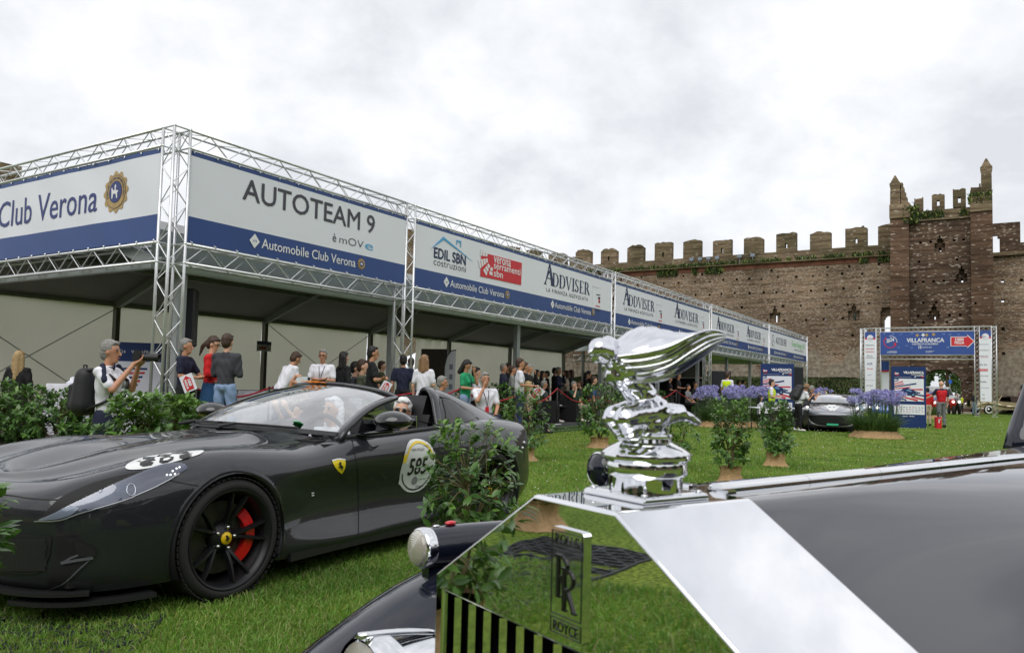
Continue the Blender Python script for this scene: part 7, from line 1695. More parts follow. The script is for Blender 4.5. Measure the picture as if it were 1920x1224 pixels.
for i, (px_, Y, h, rd_, lab) in enumerate(((392, 13.9, .8, .3, 'low shrub on the deck behind the windscreen'), (545, 17.5, .95, .45, 'deck shrub below the man leaning over the table'), (602, 18.0, .95, .5, 'deck shrub left of the man with crossed arms and lanyard'), (655, 18.5, .85, .5, 'deck shrub right of the man with crossed arms and lanyard'), (700, 19, .8, .5, 'deck shrub under the man in the black t-shirt'), (770, 15.0, .62, .3, 'low shrub at the foot of the second truss tower'), (845, 20, .9, .5, 'deck shrub behind the seated man in profile'), (925, 19.5, 1.1, .5, 'deck shrub right of the seated man in white'), (942, 21.5, 1.1, .5, 'deck shrub beside the slender marquee post'), (1160, 27, 1.0, .6, 'deck shrub seen beneath the mascot wing'), (1225, 30, 1.0, .6, 'deck shrub right of the mascot beneath the rope'), (1318, 36, 1.1, .8, 'shrub at the foot of the fourth truss tower'))):
    shrub(lab, dir_(px_, Y) + V3((0, 0, .205 if i != 0 and i != 11 and i != 5 else 0)), h, rd_, 90, 7, .10, 80 + i, 0, .12, .2, .1, name='potted_shrub', young=.1, group='shrubs along the deck')
# ------------------------------------------------------------------ agapanthus beds
M_ag = leafmat('strap_leaf', (.05, .12, .03), (.13, .23, .06)); M_fl = leafmat('lilac_petal', (.26, .24, .52), (.58, .56, .86), .6, .3)
def agap(label, loc, rad, hf, hl, nst, nlf, seed, el=(1, 1)):
    t_ = thing('agapanthus_clump', label, 'flowers', loc, 0, 'lilac agapanthus clumps'); r = np.random.RandomState(seed); rr_ = random.Random(seed)
    b = MB(); n = 72; vs = []
    for j in range(8):
        v = j / 7
        for k in range(n):
            a = 2 * PI * k / n; q = 1 + .06 * (1 - v) * sin(a * 15 + 3 * noise.noise(V3((cos(a), sin(a), seed)))) + .06 * noise.noise(V3((cos(a) * 3, sin(a) * 3, seed)))
            R_ = rad * (1.12 - .28 * v) * q; vs.append((R_ * cos(a) * el[0], R_ * sin(a) * el[1], .005 + .2 * v))
    b.add(vs, [(j * n + k, j * n + (k + 1) % n, (j + 1) * n + (k + 1) % n, (j + 1) * n + k) for j in range(7) for k in range(n)] + [tuple(7 * n + k for k in range(n))]); b.B('burlap_wrap', M_burlap, t_, smooth=True)
    # arching strap leaves
    V, F = [], []
    for i in range(nlf):
        a = r.uniform(0, 2 * PI); r0 = rad * math.sqrt(r.uniform(0, .75)); p = np.array([r0 * cos(a) * el[0], r0 * sin(a) * el[1], .15]); a2 = a + r.uniform(-.8, .8); L_ = hl * r.uniform(.6, 1.2); bend = r.uniform(.3, 1.3); wd_ = .022
        o = len(V); s_ = np.array([-sin(a2), cos(a2), 0]) * wd_
        for k in range(5):
            u = k / 4; ang = bend * u * 1.5; q = p + np.array([cos(a2), sin(a2), 0]) * L_ * u * sin(ang) * .8 + np.array([0, 0, L_ * (u - .5 * bend * u * u)]); w2 = (1 - u ** 3 * .95); V += [q - s_ * w2 / 2, q + s_ * w2 / 2]
        F += [(o + 2 * k, o + 2 * k + 1, o + 2 * k + 3, o + 2 * k + 2) for k in range(4)]
    tag(rawmesh('leaves', V, F, M_ag, t_, smooth=True), kind='stuff')
    st = MB(); FV, FF = [], []
    for i in range(nst):
        a = r.uniform(0, 2 * PI); r0 = rad * math.sqrt(r.uniform(0, .9)); p = V3((r0 * cos(a) * el[0], r0 * sin(a) * el[1], .15)); q = V3((p.x * 1.22 + r.uniform(-.06, .06), p.y * 1.22 + r.uniform(-.06, .06), hf * r.uniform(.70, 1.0)))
        m = (p + q) / 2 + V3((r.uniform(-.02, .02), r.uniform(-.02, .02), 0)); st.tube(p, m, .007, 4); st.tube(m, q, .006, 4)
        nf = 52; d = r.normal(size=(nf, 3)); d /= np.linalg.norm(d, axis=1)[:, None]; c = np.array(q) + d * np.array([.095, .095, .075]) * r.uniform(.5, 1.05, (nf, 1))
        e1_ = np.cross(d, r.normal(size=(nf, 3))); e1_ /= np.linalg.norm(e1_, axis=1)[:, None]; s_ = .021
        for k in range(nf): o = len(FV); FV += [c[k] - e1_[k] * s_, c[k] + d[k] * s_ * 1.3, c[k] + e1_[k] * s_, c[k] - d[k] * s_ * 1.3]; FF.append((o, o + 1, o + 2, o + 3))
    tag(st.B('flower_stalks', M_ag, t_), kind='stuff'); tag(rawmesh('flower_heads', FV, FF, M_fl, t_), kind='stuff'); return t_
agap('lilac agapanthus clump in burlap left of the poster totem with the red waistcoat man', dir_(1642, 23.0), .66, 1.38, .75, 75, 900, 1)
agap('lilac agapanthus clump behind the tall burlap shrub, left half', dir_(1352, 27.5), .80, 1.42, .8, 75, 700, 2)
agap('lilac agapanthus clump by the registration desk, right half of the pair', dir_(1404, 28.5), .85, 1.45, .8, 80, 700, 3)
agap('distant lilac agapanthus clump left of the second grey car', dir_(1528, 36), .7, 1.5, .8, 45, 400, 4)
agap('distant lilac agapanthus clump seen between totem and red waistcoat', dir_(1747, 44), .6, 1.5, .8, 35, 300, 5)
# black ground protection mats pressed into the lawn
M_matp = mat('mat_plastic', (.035, .037, .043), .5)
def gmat(label, loc, rz, nx, ny):
    t_ = thing('ground_mat', label, 'ground mat', loc, rz, 'black lattice ground mats'); b = MB(); c = .085; r = random.Random(3)
    for i in range(nx + 1):
        if r.random() < .7: b.box((i * c, ny * c / 2, .010), (.010, ny * c, .018))
    for j in range(ny + 1):
        if r.random() < .7: b.box((nx * c / 2, j * c, .0095), (nx * c, .010, .018))
    for i in range(nx):
        for j in range(ny):
            if (i + j) % 2: b.tube((i * c, j * c, .018), (i * c + c, j * c + c, .012), .004, 4); b.tube((i * c + c, j * c, .018), (i * c, j * c + c, .012), .004, 4)
    tag(b.B('lattice', M_matp, t_), kind='stuff')
p_ = at_z(20, 1195)
gmat('black lattice mat in the grass below the front splitter at the lower left', V3((-2.95, 3.35, 0)), .15, 15, 7)
gmat('black lattice mat in the lawn mirrored in the middle of the grille', V3((-5.2, 1.55, 0)), .25, 26, 12)
gmat('black lattice mat on the lawn in front of the second grey car', at_z(1475, 838) + V3((0, 0, -.022)), .3, 50, 9)
# ------------------------------------------------------------------ people
DZ = .205
SKIN = [mat('skin_light', srgb(214, 168, 140), .5, vary=.05, vscale=6), mat('skin_tan', srgb(190, 138, 108), .5, vary=.05, vscale=6), mat('skin_deep', srgb(168, 118, 92), .5)]
def cmat(n, c, **k): return mat('cloth_' + n, srgb(*c), .85, vary=.10, vscale=9, **k)
W_ = cmat('white', (232, 232, 240)); K_ = cmat('black', (20, 20, 23)); NV = cmat('navy', (26, 32, 56)); RD = cmat('red', (196, 20, 26)); GR = cmat('charcoal', (58, 60, 66)); JN = cmat('light_jeans', (132, 156, 190)); DJ = cmat('dark_jeans', (40, 54, 90)); GN = cmat('green', (30, 150, 100)); LG = cmat('grey', (130, 132, 130)); KH = cmat('khaki', (136, 128, 112)); BG = cmat('beige', (196, 182, 160)); HV = mat('cloth_hivis', srgb(214, 240, 20), .7, emit=0.0); BL = cmat('blue', (60, 84, 130)); SB = cmat('skirt_blue', (36, 78, 120)); OL = cmat('olive', (70, 76, 58)); GS = cmat('grey_stone', (120, 122, 124)); DG = cmat('dark_green', (24, 60, 44))
HB = mat('hair_black', (.008, .007, .006), .6); HBR = mat('hair_brown', srgb(66, 46, 34), .6, vary=.2, vscale=60); HG = mat('hair_grey', srgb(136, 134, 130), .7, vary=.25, vscale=70); HW = mat('hair_white', srgb(224, 224, 222), .7, vary=.15, vscale=70); HBL = mat('hair_blonde', srgb(176, 148, 104), .6, vary=.3, vscale=40); HLB = mat('hair_light_brown', srgb(140, 108, 76), .6, vary=.3, vscale=40); SHB = mat('shoe_black', (.012, .012, .012), .5); SHW = mat('shoe_white', (.7, .7, .68), .6)
FACE = {'left': (-1, 0), 'right': (1, 0), 'away': (0, 1), 'cam': (0, -1), 'rcam': (.7, -.7), 'lcam': (-.7, -.7), 'raway': (.7, .7), 'laway': (-.7, .7)}
def person(label, loc, facing, h=1.72, pose='down', top=K_, bot=DJ, hair=HB, style='short', skin=0, sleeve='short', vox=.02, lean=0.0, sit=False, skirt=False, fem=False, head_yaw=0.0, head_pitch=0.0, fingers=False, shoes=SHB, group='people under the marquee', face=False, vest=None, category='person', turn=0.0, legs=True):
    f = FACE[facing] if isinstance(facing, str) else facing; rz = math.atan2(f[1], f[0]) - PI / 2 + turn
    t_ = thing('person', label, category, loc, rz, group); k = h / 1.75; sm = SKIN[skin]
    sw = .165 if fem else .19; hwid = .10 if fem else .092
    J = {}
    if sit: J['pel'] = V3((0, 0, .53)); 
    else: J['pel'] = V3((0, 0, .95))
    Rl = MR(-lean, 3, 'X'); up = lambda x, y, z: J['pel'] + Rl @ V3((x, y, z - .95))
    J['waist'] = up(0, .0, 1.08); J['chest'] = up(0, .01, 1.30); J['neck'] = up(0, -.01, 1.47)
    Rh = Rl @ MR(head_yaw, 3, 'Z') @ MR(-head_pitch, 3, 'X'); hc = up(0, .02, 1.63)
    H_ = lambda x, y, z: hc + Rh @ V3((x, y, z))
    for s, sg in (('l', -1), ('r', 1)):
        J['sh' + s] = up(sg * sw, 0, 1.41)
        if sit: J['hip' + s] = J['pel'] + V3((sg * .09, 0, -.02)); J['kn' + s] = V3((sg * .13, .44, .52)); J['an' + s] = V3((sg * .13, .44 + .04 * sg, .09)); J['toe' + s] = J['an' + s] + V3((0, .15, -.05))
        else: J['hip' + s] = V3((sg * .09, 0, .92)); J['kn' + s] = V3((sg * .105, .015 + .02 * sg, .50)); J['an' + s] = V3((sg * .115, -.02 + .03 * sg, .09)); J['toe' + s] = J['an' + s] + V3((sg * .03, .15, -.05))
    P = {'down': [(.235, -.02, 1.13), (.245, .05, .87), (0, .02, -.09)], 'crossed': [(.25, .06, 1.14), (-.04, .20, 1.16), (-.09, .02, .01)], 'camera': [(.22, .16, 1.22), (.06, .30, 1.50), (-.03, .06, .05)], 'hold': [(.22, .02, 1.14), (.10, .25, 1.12), (-.04, .07, .01)], 'reach': [(.22, .16, 1.16), (.16, .42, 1.06), (-.01, .09, -.02)], 'face': [(.2, .2, 1.24), (.07, .17, 1.50), (-.02, .0, .07)], 'lap': [(.24, .06, 1.14), (.12, .30, .99), (-.02, .08, -.01)], 'wheel': [(.23, .14, 1.16), (.16, .42, 1.20), (-.02, .07, .03)], 'hips': [(.30, -.06, 1.16), (.15, .03, 1.0), (-.05, .03, -.03)], 'out': [(.30, .10, 1.2), (.46, .26, 1.08), (.06, .06, -.03)], 'up': [(.22, .14, 1.45), (.14, .3, 1.68), (-.01, .03, .09)]}
    pl = pose if isinstance(pose, tuple) else (pose, pose)
    for s, sg, pp in (('l', -1, pl[0]), ('r', 1, pl[1])):
        a = P[pp]; J['el' + s] = up(sg * a[0][0], a[0][1], a[0][2]); w0 = up(sg * a[1][0], a[1][1] + (.04 if pp == 'crossed' and sg > 0 else 0), a[1][2]); J['wr' + s] = w0; J['hd' + s] = w0 + Rl @ V3((sg * a[2][0], a[2][1], a[2][2]))
    cc = lambda mb, a, b, r0, r1: capsule(mb, a * k if isinstance(a, Vector) else V3(a) * k, b * k, r0 * k, r1 * k, 10)
    # body: one continuous skin mesh
    b = MB(); cc(b, J['pel'], J['waist'], .10, .095); cc(b, J['waist'], J['chest'], .10, .11); cc(b, J['shl'], J['shr'], .05, .05); cc(b, J['chest'], J['neck'] + V3((0, 0, -.05)), .1, .06); cc(b, J['neck'], hc, .052, .055)
    b.ball(H_(0, -.012, .03) * k, .098 * k, 16, 12, (.80, .98, 1.05), Rh); cc(b, H_(0, .02, -.03), H_(0, .045, -.085), .062, .036); cc(b, H_(0, .088, .015), H_(0, .106, -.028), .008, .014)
    for sg in (-1, 1): b.ball(H_(sg * .078, -.005, 0) * k, .028 * k, 8, 6, (.4, .7, 1.1), Rh)
    for s in 'lr':
        if legs: cc(b, J['hip' + s], J['kn' + s], .075, .05); cc(b, J['kn' + s], J['an' + s], .052, .035); cc(b, J['an' + s], J['toe' + s], .035, .03)
        cc(b, J['sh' + s], J['el' + s], .046, .038); cc(b, J['el' + s], J['wr' + s], .040, .026)
        d = (J['hd' + s] - J['wr' + s]); dn = d.normalized()
        if fingers:
            sd_ = dn.cross(V3((0, 0, 1)) if abs(dn.z) < .8 else V3((1, 0, 0))).normalized(); nn = dn.cross(sd_)
            cc(b, J['wr' + s], J['wr' + s] + dn * .07, .028, .036)
            for q in range(4):
                o = J['wr' + s] + dn * .08 + sd_ * (.028 - .0187 * q); L_ = (.062, .072, .068, .052)[q]; m1 = o + dn * L_ * .5 - nn * .008; cc(b, o, m1, .0105, .010); cc(b, m1, m1 + dn * L_ * .42 - nn * .028, .010, .008)
            th = J['wr' + s] + dn * .03 + sd_ * .03; cc(b, th, th + dn * .04 + sd_ * .024, .013, .010); cc(b, th + dn * .04 + sd_ * .024, th + dn * .068 + sd_ * .018 - nn * .012, .010, .008)
        else: cc(b, J['wr' + s], J['hd' + s], .028, .036)
    body_ = remesh(b, 'body', sm, t_, vox * .9 if not fingers else min(vox, .011), 2)
    # top
    b = MB(); g = .014
    cc(b, J['pel'] + V3((0, 0, .02)), J['waist'], .105 + g, .10 + g)
    for sg in (-1, 1): cc(b, J['pel'] + V3((sg * .045, 0, .03)), up(sg * .05, 0, 1.12), .085 + g, .08 + g); cc(b, up(sg * .05, 0, 1.12), up(sg * (sw - .085), .01, 1.33), .085 + g, .085 + g)
    if fem:
        for sg in (-1, 1): b.ball(up(sg * .07, .095, 1.27) * k, .065 * k, 8, 6)
    cc(b, J['waist'], J['chest'], .10 + g, .105 + g); cc(b, J['shl'], J['shr'], .052 + g, .052 + g); cc(b, up(0, -.01, 1.38), up(0, -.01, 1.45), .075, .062)
    for s in 'lr':
        if sleeve != 'none':
            e_ = J['sh' + s].lerp(J['el' + s], .72) if sleeve == 'short' else J['el' + s]; cc(b, J['sh' + s], e_, .056 + g * .6, .052 + g * .5)
            if sleeve == 'long': cc(b, J['el' + s], J['el' + s].lerp(J['wr' + s], .93), .045 + g * .5, .034 + g * .4)
            if sleeve == 'rolled': cc(b, J['el' + s], J['el' + s].lerp(J['wr' + s], .25), .045 + g * .6, .044 + g * .5)
    def wrinkle(co, no):
        return (.0045 * k * np.sin(co[:, 2] * 34 + 6 * np.sin(co[:, 0] * 11 + co[:, 1] * 7)) * (np.abs(no[:, 2]) < .7)).astype(np.float32)
    remesh(b, 'shirt', top, t_, vox, 2, wrinkle)
    if vest:
        b = MB(); g = .030
        for sg in (-1, 1): cc(b, J['pel'] + V3((sg * .045, 0, .04)), up(sg * .05, 0, 1.12), .085 + g, .082 + g); cc(b, up(sg * .05, 0, 1.12), up(sg * (sw - .075), .005, 1.35), .085 + g, .085 + g * .7)
        cc(b, J['shl'].lerp(J['chest'], .15), J['shr'].lerp(J['chest'], .15), .068, .068); cc(b, J['pel'] + V3((0, 0, .04)), J['chest'], .125, .14); cc(b, J['chest'], up(0, 0, 1.40), .135, .07); remesh(b, 'vest', vest, t_, vox, 2, wrinkle)
        if vest == HV:
            b = MB(); n = 20
            for z in (1.10,):
                c = up(0, 0, z) * k; b.lathe([(.163 * k, -.02), (.163 * k, .02)], n, c, sx=1.0, sy=.72, cap=False)
            b.B('reflective_band', mat('reflective_tape', srgb(190, 196, 196), .35), t_, smooth=True)
    # bottom
    if skirt:
        b = MB(); zz = .45 if skirt == 'dress' else .25; b.lathe([(.13 * k, 1.06 * k), (.16 * k, .95 * k), (.2 * k, .75 * k), (.25 * k, zz * k)], 28, (0, 0, 0), cap=False, sy=.8); sk = b.B('skirt', bot, t_, smooth=True)
        for v in sk.data.vertices: a = math.atan2(v.co.y, v.co.x); q = 1 + .07 * sin(a * 9) * (1.06 - v.co.z); v.co.x *= q; v.co.y *= q
    elif legs:
        b = MB(); g = .014; cc(b, J['hipl'], J['hipr'], .095, .095); 
        for s in 'lr': cc(b, J['hip' + s], J['kn' + s], .083 + g, .056 + g); cc(b, J['kn' + s], J['an' + s].lerp(J['kn' + s], .05), .055 + g, .045 + g)
        b.ball((J['pel'] + V3((0, -.02, -.01))) * k, .12 * k, 10, 8, (1.15, .9, .8)); remesh(b, 'trousers', bot, t_, vox, 2, wrinkle)
    if legs:
        for s in 'lr':
            b = MB(); a, c = J['an' + s], J['toe' + s]; cc(b, a + V3((0, -.03, -.035)), c + V3((0, .01, .0)), .045, .038); cc(b, a + V3((0, -.02, .01)), a + V3((0, .03, -.03)), .046, .045); remesh(b, 'shoe', shoes, t_, max(.012, vox * .7), 2)
    # hair
    if style != 'bald':
        b = MB(); b.ball(H_(0, -.03, .052) * k, .103 * k, 16, 12, (.84, .95, .98), Rh); b.ball(H_(0, -.055, .0) * k, .088 * k, 14, 10, (.86, .85, 1.05), Rh)
        b.ball(H_(0, .045, .105) * k, .045 * k, 10, 8, (1.5, .8, .55), Rh)
        if style in ('long', 'bob'):
            L_ = .36 if style == 'long' else .2
            for sg in (-1, -.35, .35, 1): cc(b, H_(sg * .068, -.045, .02), H_(sg * .085, -.07 + .02 * abs(sg), -L_), .045, .04)
            cc(b, H_(0, -.07, .02), H_(0, -.09, -L_), .06, .05)
        if style == 'pony': cc(b, H_(0, -.11, .03), H_(0, -.16, -.08), .03, .035); cc(b, H_(0, -.16, -.08), H_(0, -.15, -.24), .035, .015)
        rh = np.random.RandomState(3)
        remesh(b, 'hair', hair, t_, vox * .8, 1, lambda co, no: (.003 * np.sin(co[:, 0] * 140 + 5 * np.sin(co[:, 2] * 40)) * (co[:, 2] > -9)).astype(np.float32))
    if face:
        for sg in (-1, 1):
            MB().ball(H_(sg * .032, .080, .018) * k, .011 * k, 10, 6, (1.2, .5, .75), Rh).B('eye', mat('eye_dark', (.02, .015, .012), .2), body_, smooth=True)
            b = MB(); cc(b, H_(sg * .016, .088, .040), H_(sg * .048, .076, .042), .005, .004); b.B('eyebrow', hair if style != 'bald' else HG, body_, smooth=True)
        b = MB(); cc(b, H_(-.022, .084, -.062), H_(.022, .084, -.062), .0055, .0055); b.B('mouth', mat('lip_tone', srgb(160, 96, 88), .5), body_, smooth=True)
    t_['_k'] = k; return t_, J, H_, k
def at_head(px, py, Y, base=DZ):
    """where a person stands whose head top is seen at (px, py), and the height that gives"""
    p = at_y(px, py, Y); return V3((p.x, p.y, base)), p.z - base
def put(label, px, py, Y, facing, base=DZ, sit=False, **kw):
    loc, hh = at_head(px, py, Y, base)
    if sit: hh = hh / (1.75 - .42) * 1.75
    kw.setdefault('vox', .016 if Y < 17 else .024 if Y < 28 else .034); hh = max(1.40, min(1.98, hh)); return person(label, loc, facing, hh, sit=sit, **kw)
def lanyard(P_, col=None, card=None):
    t_, J, H_, k = P_; b = MB(); a = (J['neck'] + V3((-.06, .06, -.03))) * k; c = (J['neck'] + V3((.06, .06, -.03))) * k; z = (J['chest'] + V3((0, .145, -.17))) * k
    m1 = (J['chest'] + V3((-.03, .135, .0))) * k; m2 = (J['chest'] + V3((.03, .135, .0))) * k; b.path([a, m1, z], .006, 4); b.path([c, m2, z], .006, 4); b.B('lanyard', col or NV, t_)
    b = MB(); b.box(z + V3((0, .005, -.05)), (.07, .004, .1)); b.B('badge_card', card or M_white, t_)
def glasses(P_, dark=False, sz=1.0):
    t_, J, H_, k = P_; m = mat('glasses_black', (.01, .01, .01), .15) 
    for sg in (-1, 1):
        c = H_(sg * .034, .096, .018) * k; b = MB()
        if dark: b.ball(c, .026 * k * sz, 14, 8, (1, .28, .72)); b.B('sunglass_lens', mat('dark_lens', (.02, .018, .016), .08, coat=.5), t_, smooth=True)
        else:
            for q in range(12): a, a2 = 2 * PI * q / 12, 2 * PI * (q + 1) / 12; b.tube(c + V3((.022 * cos(a), 0, .015 * sin(a))), c + V3((.022 * cos(a2), 0, .015 * sin(a2))), .002, 4)
            b.B('spectacle_rim', m, t_)
        b = MB(); b.tube(H_(sg * .058, .085, .025) * k, H_(sg * .08, -.0, .02) * k, .0028, 5); b.B('spectacle_arm', m, t_)
    b = MB(); b.tube(H_(-.012, .102, .024) * k, H_(.012, .102, .024) * k, .003, 5); b.B('spectacle_bridge', m, t_)

# photographer with the long lens
ph = put('grey-haired photographer in white polo with black backpack, aiming a long lens', 207, 641, 8.3, 'right', base=-.06, pose='camera', top=W_, bot=NV, hair=HG, skin=1, fingers=True, vox=.013, face=True, group='photographers'); t_, J, H_, k = ph
b = MB(); c0 = (J['hdl'] + J['hdr']) / 2 * k
for sg in (-1, 1):
    for q in (0,): capsule(b, (J['sh' + ('l' if sg < 0 else 'r')].lerp(J['neck'], .1) + V3((-sg * q * .6, .02 - q * .5, .063))) * k, (J['sh' + ('l' if sg < 0 else 'r')].lerp(J['el' + ('l' if sg < 0 else 'r')], .62) + V3((sg * (.045 - q * .2), q - .01, .03))) * k, .030, .030, 8)
b.B('sleeve_stripe', NV, t_, smooth=True)
b = MB(); b.lathe([(.068 * k, 0), (.075 * k, .035)], 18, (J['neck'] + V3((0, 0, -.035))) * k, cap=False); b.B('collar', NV, t_, smooth=True)
cam_t = thing('camera_with_lens', 'black camera with long telephoto lens held by the grey-haired photographer', 'camera', t_.location + MR(t_.rotation_euler.z, 3, 'Z') @ (c0 + V3((0, -.03, .035))), t_.rotation_euler.z)
b = MB(); b.box((0, 0, 0), (.14, .07, .09)); b.box((0, -.01, .055), (.06, .05, .04)); b.B('camera_body', M_black, cam_t); RYl = MR(-PI / 2, 3, 'X')
MB().lathe([(.033, .02), (.034, .07), (.036, .10), (.040, .12), (.040, .155), (.043, .17), (.043, .215), (.038, .22), (.036, .18)], 24, R=RYl, cap=False).B('lens_barrel', mat('lens_black', (.015, .015, .016), .5), cam_t, smooth=True)
def backpack(label, P_, dx=0, sc=1.0, dz=0, col=None):
    t_, J, H_, k = P_; R_ = MR(t_.rotation_euler.z, 3, 'Z'); v_ = (J['chest'] - J['waist']).normalized(); ln = math.atan2(v_.y, v_.z); c = t_.location + R_ @ ((J['chest'] + MR(-ln, 3, 'X') @ V3((0, -.24, -.10 + dz))) * k); bp_ = thing('backpack', label, 'backpack', c, t_.rotation_euler.z, 'backpacks')
    bp_.rotation_euler = (MR(t_.rotation_euler.z, 3, 'Z') @ MR(-ln, 3, 'X')).to_euler()
    b = MB(); capsule(b, V3((-.07, 0, -.16)) * sc, V3((-.06, -.0, .14)) * sc, .12 * sc, .10 * sc); capsule(b, V3((.07, 0, -.16)) * sc, V3((.06, 0, .14)) * sc, .12 * sc, .10 * sc); b.box(V3((0, -.06, -.08)) * sc, (.24 * sc, .16 * sc, .26 * sc)); remesh(b, 'pack', col or mat('pack_nylon', (.014, .014, .016), .6, bump=.2, bscale=60), bp_, .016, 4)
    for sg in (-1, 1):
        b = MB(); b.path([V3((sg * .10, .02, .2)) * sc, V3((sg * .12, .20, .24)) * sc, V3((sg * .13, .37, .12)) * sc, V3((sg * .15, .33, -.08)) * sc, V3((sg * .15, .1, -.2)) * sc], .016, 6); b.B('strap', M_black, bp_, smooth=True)
    b = MB(); b.path([V3((-.03, -.04, .22)), V3((-.03, -.04, .26)), V3((.03, -.04, .26)), V3((.03, -.04, .22))], .008, 5); b.B('handle', M_black, bp_)
    return bp_
backpack('black backpack on the back of the photographer in the white polo', ph)
put('blonde long-haired woman in black seen from behind at the left edge', 37, 660, 13.2, 'away', base=0, top=K_, bot=K_, hair=HBL, style='long', sleeve='long', fem=True)
put('man in navy polo with cropped hair behind the corner tower reaching right', 349, 637, 12.3, 'right', pose=('reach', 'hold'), top=NV, bot=K_, hair=HG, skin=1, group='people under the marquee', fingers=True)
glasses(put('woman in red jumper and blue skirt with brown ponytail', 399, 633, 12.5, 'right', pose='hold', top=RD, bot=SB, hair=HBR, style='pony', sleeve='long', skirt='long', fem=True, head_pitch=.35, fingers=True, face=True))
put('man in charcoal shirt and light jeans seen from behind beside the woman in red', 427, 628, 11.9, 'away', pose='hold', top=GR, bot=JN, hair=HBR, sleeve='long', turn=-.25, vox=.014)
put('man in white shirt and navy trousers bending over a table', 528, 653, 13.6, 'raway', pose='reach', top=W_, bot=DJ, hair=HBR, sleeve='rolled', lean=.45, skin=1, fingers=True)
p_ = put('man in white t-shirt with crossed arms, glasses and lanyard facing the camera', 606, 657, 14.6, 'cam', pose='crossed', top=W_, bot=DJ, hair=HG, skin=1, face=True, fingers=True, vox=.014); lanyard(p_, NV, M_red); glasses(p_)
put('dark-haired woman in black right of the man with crossed arms', 645, 661, 15.4, 'raway', top=K_, bot=K_, style='bob', sleeve='long', fem=True)
put('seated dark-haired person low behind the deck shrubs, left one of two', 667, 680, 16.5, 'right', sit=True, top=GR, bot=K_, hair=HB)
put('seated person in olive behind the deck shrubs, right one of two', 680, 672, 16.2, 'right', sit=True, top=OL, bot=K_, hair=HBR)
put('man in black t-shirt with folded arms looking right, before the second tower', 699, 651, 13.9, 'right', pose='crossed', top=K_, bot=DJ, hair=HB, skin=1, face=True, fingers=True, turn=.2)
put('person half hidden behind the grey post beside the second tower', 716, 678, 18, 'right', top=OL, bot=K_, hair=HBR)
put('man in navy behind the second truss tower', 757, 667, 16.5, 'away', top=NV, bot=K_, hair=HB, skin=1)
put('man in grey t-shirt right behind the second truss tower', 771, 672, 17.5, 'away', top=GS, bot=DJ, hair=HBR, skin=2)
put('woman in white dress with light brown bob seen from behind', 796, 667, 14.6, 'away', pose=('down', 'hold'), top=W_, bot=W_, hair=HLB, style='bob', skirt='dress', fem=True, turn=-.3)
put('dark-suited man seated in profile just above the car fairing', 829, 707, 13.6, 'right', sit=True, pose='lap', top=NV, bot=NV, hair=HG, sleeve='long', skin=1, face=True)
p_ = put('dark-haired woman in green top and jeans looking down at her phone', 874, 676, 15.2, 'right', pose=('face', 'hold'), top=GN, bot=JN, hair=HB, style='bob', fem=True, head_pitch=.5, skin=1, fingers=True, turn=-.35); lanyard(p_, NV)
p_ = put('seated man in white shirt with hand on his face behind the red rope', 910, 700, 13.8, 'cam', sit=True, pose=('lap', 'face'), top=W_, bot=NV, hair=HG, skin=1, face=True, fingers=True, turn=.35, vox=.014); lanyard(p_, NV, M_red)
put('dark-haired person in white further back beside the wall gap', 893, 690, 20.5, 'right', sit=True, top=W_, bot=K_)
SP = [('man in dark suit at the back, first left of the slender post', 944, 683, 21.5, 'right', NV, HG), ('balding man in dark jacket next to the slender post', 952, 682, 22.5, 'right', K_, HBR), ('man with glasses close against the left side of the slender post', 961, 686, 20.5, 'right', LG, HBR),
      ('man in white t-shirt just right of the slender post', 975, 673, 17.2, 'right', W_, HBR), ('man in black behind the white t-shirt man at the post', 984, 680, 19.6, 'right', K_, HBR), ('man touching his chin, third in line right of the post', 992, 684, 20.6, 'right', K_, HG),
      ('woman in black in the shade with long dark hair', 1007, 694, 25, 'right', K_, HB), ('person in black in the shade right of the long-haired woman', 1017, 696, 26, 'right', K_, HB), ('dark-haired person before the cream wall sheet', 1026, 696, 26.5, 'left', K_, HB),
      ('person in dark behind the navy suit man', 1040, 690, 28.5, 'right', K_, HB), ('man in navy suit standing with hand at his mouth', 1047, 689, 26.8, 'right', NV, HG), ('woman in beige jacket behind the seated men', 1063, 695, 28, 'left', BG, HBR), ('dark-haired woman next to the beige jacket', 1071, 694, 28.6, 'left', GR, HBR),
      ('dark-haired woman in black left of the third tower', 1099, 699, 27.5, 'right', K_, HB), ('man in black close to the third tower', 1104, 696, 29, 'right', K_, HB)]
for i, (lb, x, y, Y, fc, tp, hr) in enumerate(SP):
    put(lb, x, y, Y, fc, top=tp, bot=K_ if tp != W_ else DJ, hair=hr, sleeve='long' if tp != W_ else 'short', style='bob' if 'woman' in lb else 'short', fem='woman' in lb, pose=('face', 'hold') if 'chin' in lb or 'mouth' in lb else 'hold', skin=1, turn=(i % 5 - 2) * .12)
sA = put('grey-haired man in olive waistcoat seated in a black armchair facing right', 1020, 714, 23.2, 'right', sit=True, pose='lap', top=GR, bot=K_, hair=HG, skin=1, shoes=SHW, vest=OL, face=True)
sB = put('grey-haired man in green jumper and khaki trousers seated by the rope', 1076, 716, 24.4, 'rcam', sit=True, pose=('lap', 'face'), top=DG, bot=KH, hair=HG, skin=0, shoes=SHW, face=True)
put('seated person behind the man in the green jumper', 1088, 714, 26.5, 'left', sit=True, top=GR, bot=K_, hair=HBR)
put('man in blue shirt seated left of the third tower', 1113, 706, 26.0, 'right', sit=True, top=BL, bot=K_, hair=HBR)
put('seated bald man in the shade beneath the beige jacket woman', 1095, 714, 28, 'left', sit=True, top=K_, bot=K_, style='bald', skin=1)
put('blonde woman low among the shrubs right of the slender post', 991, 716, 17.6, 'right', sit=True, top=BG, bot=K_, hair=HBL, style='bob', fem=True)
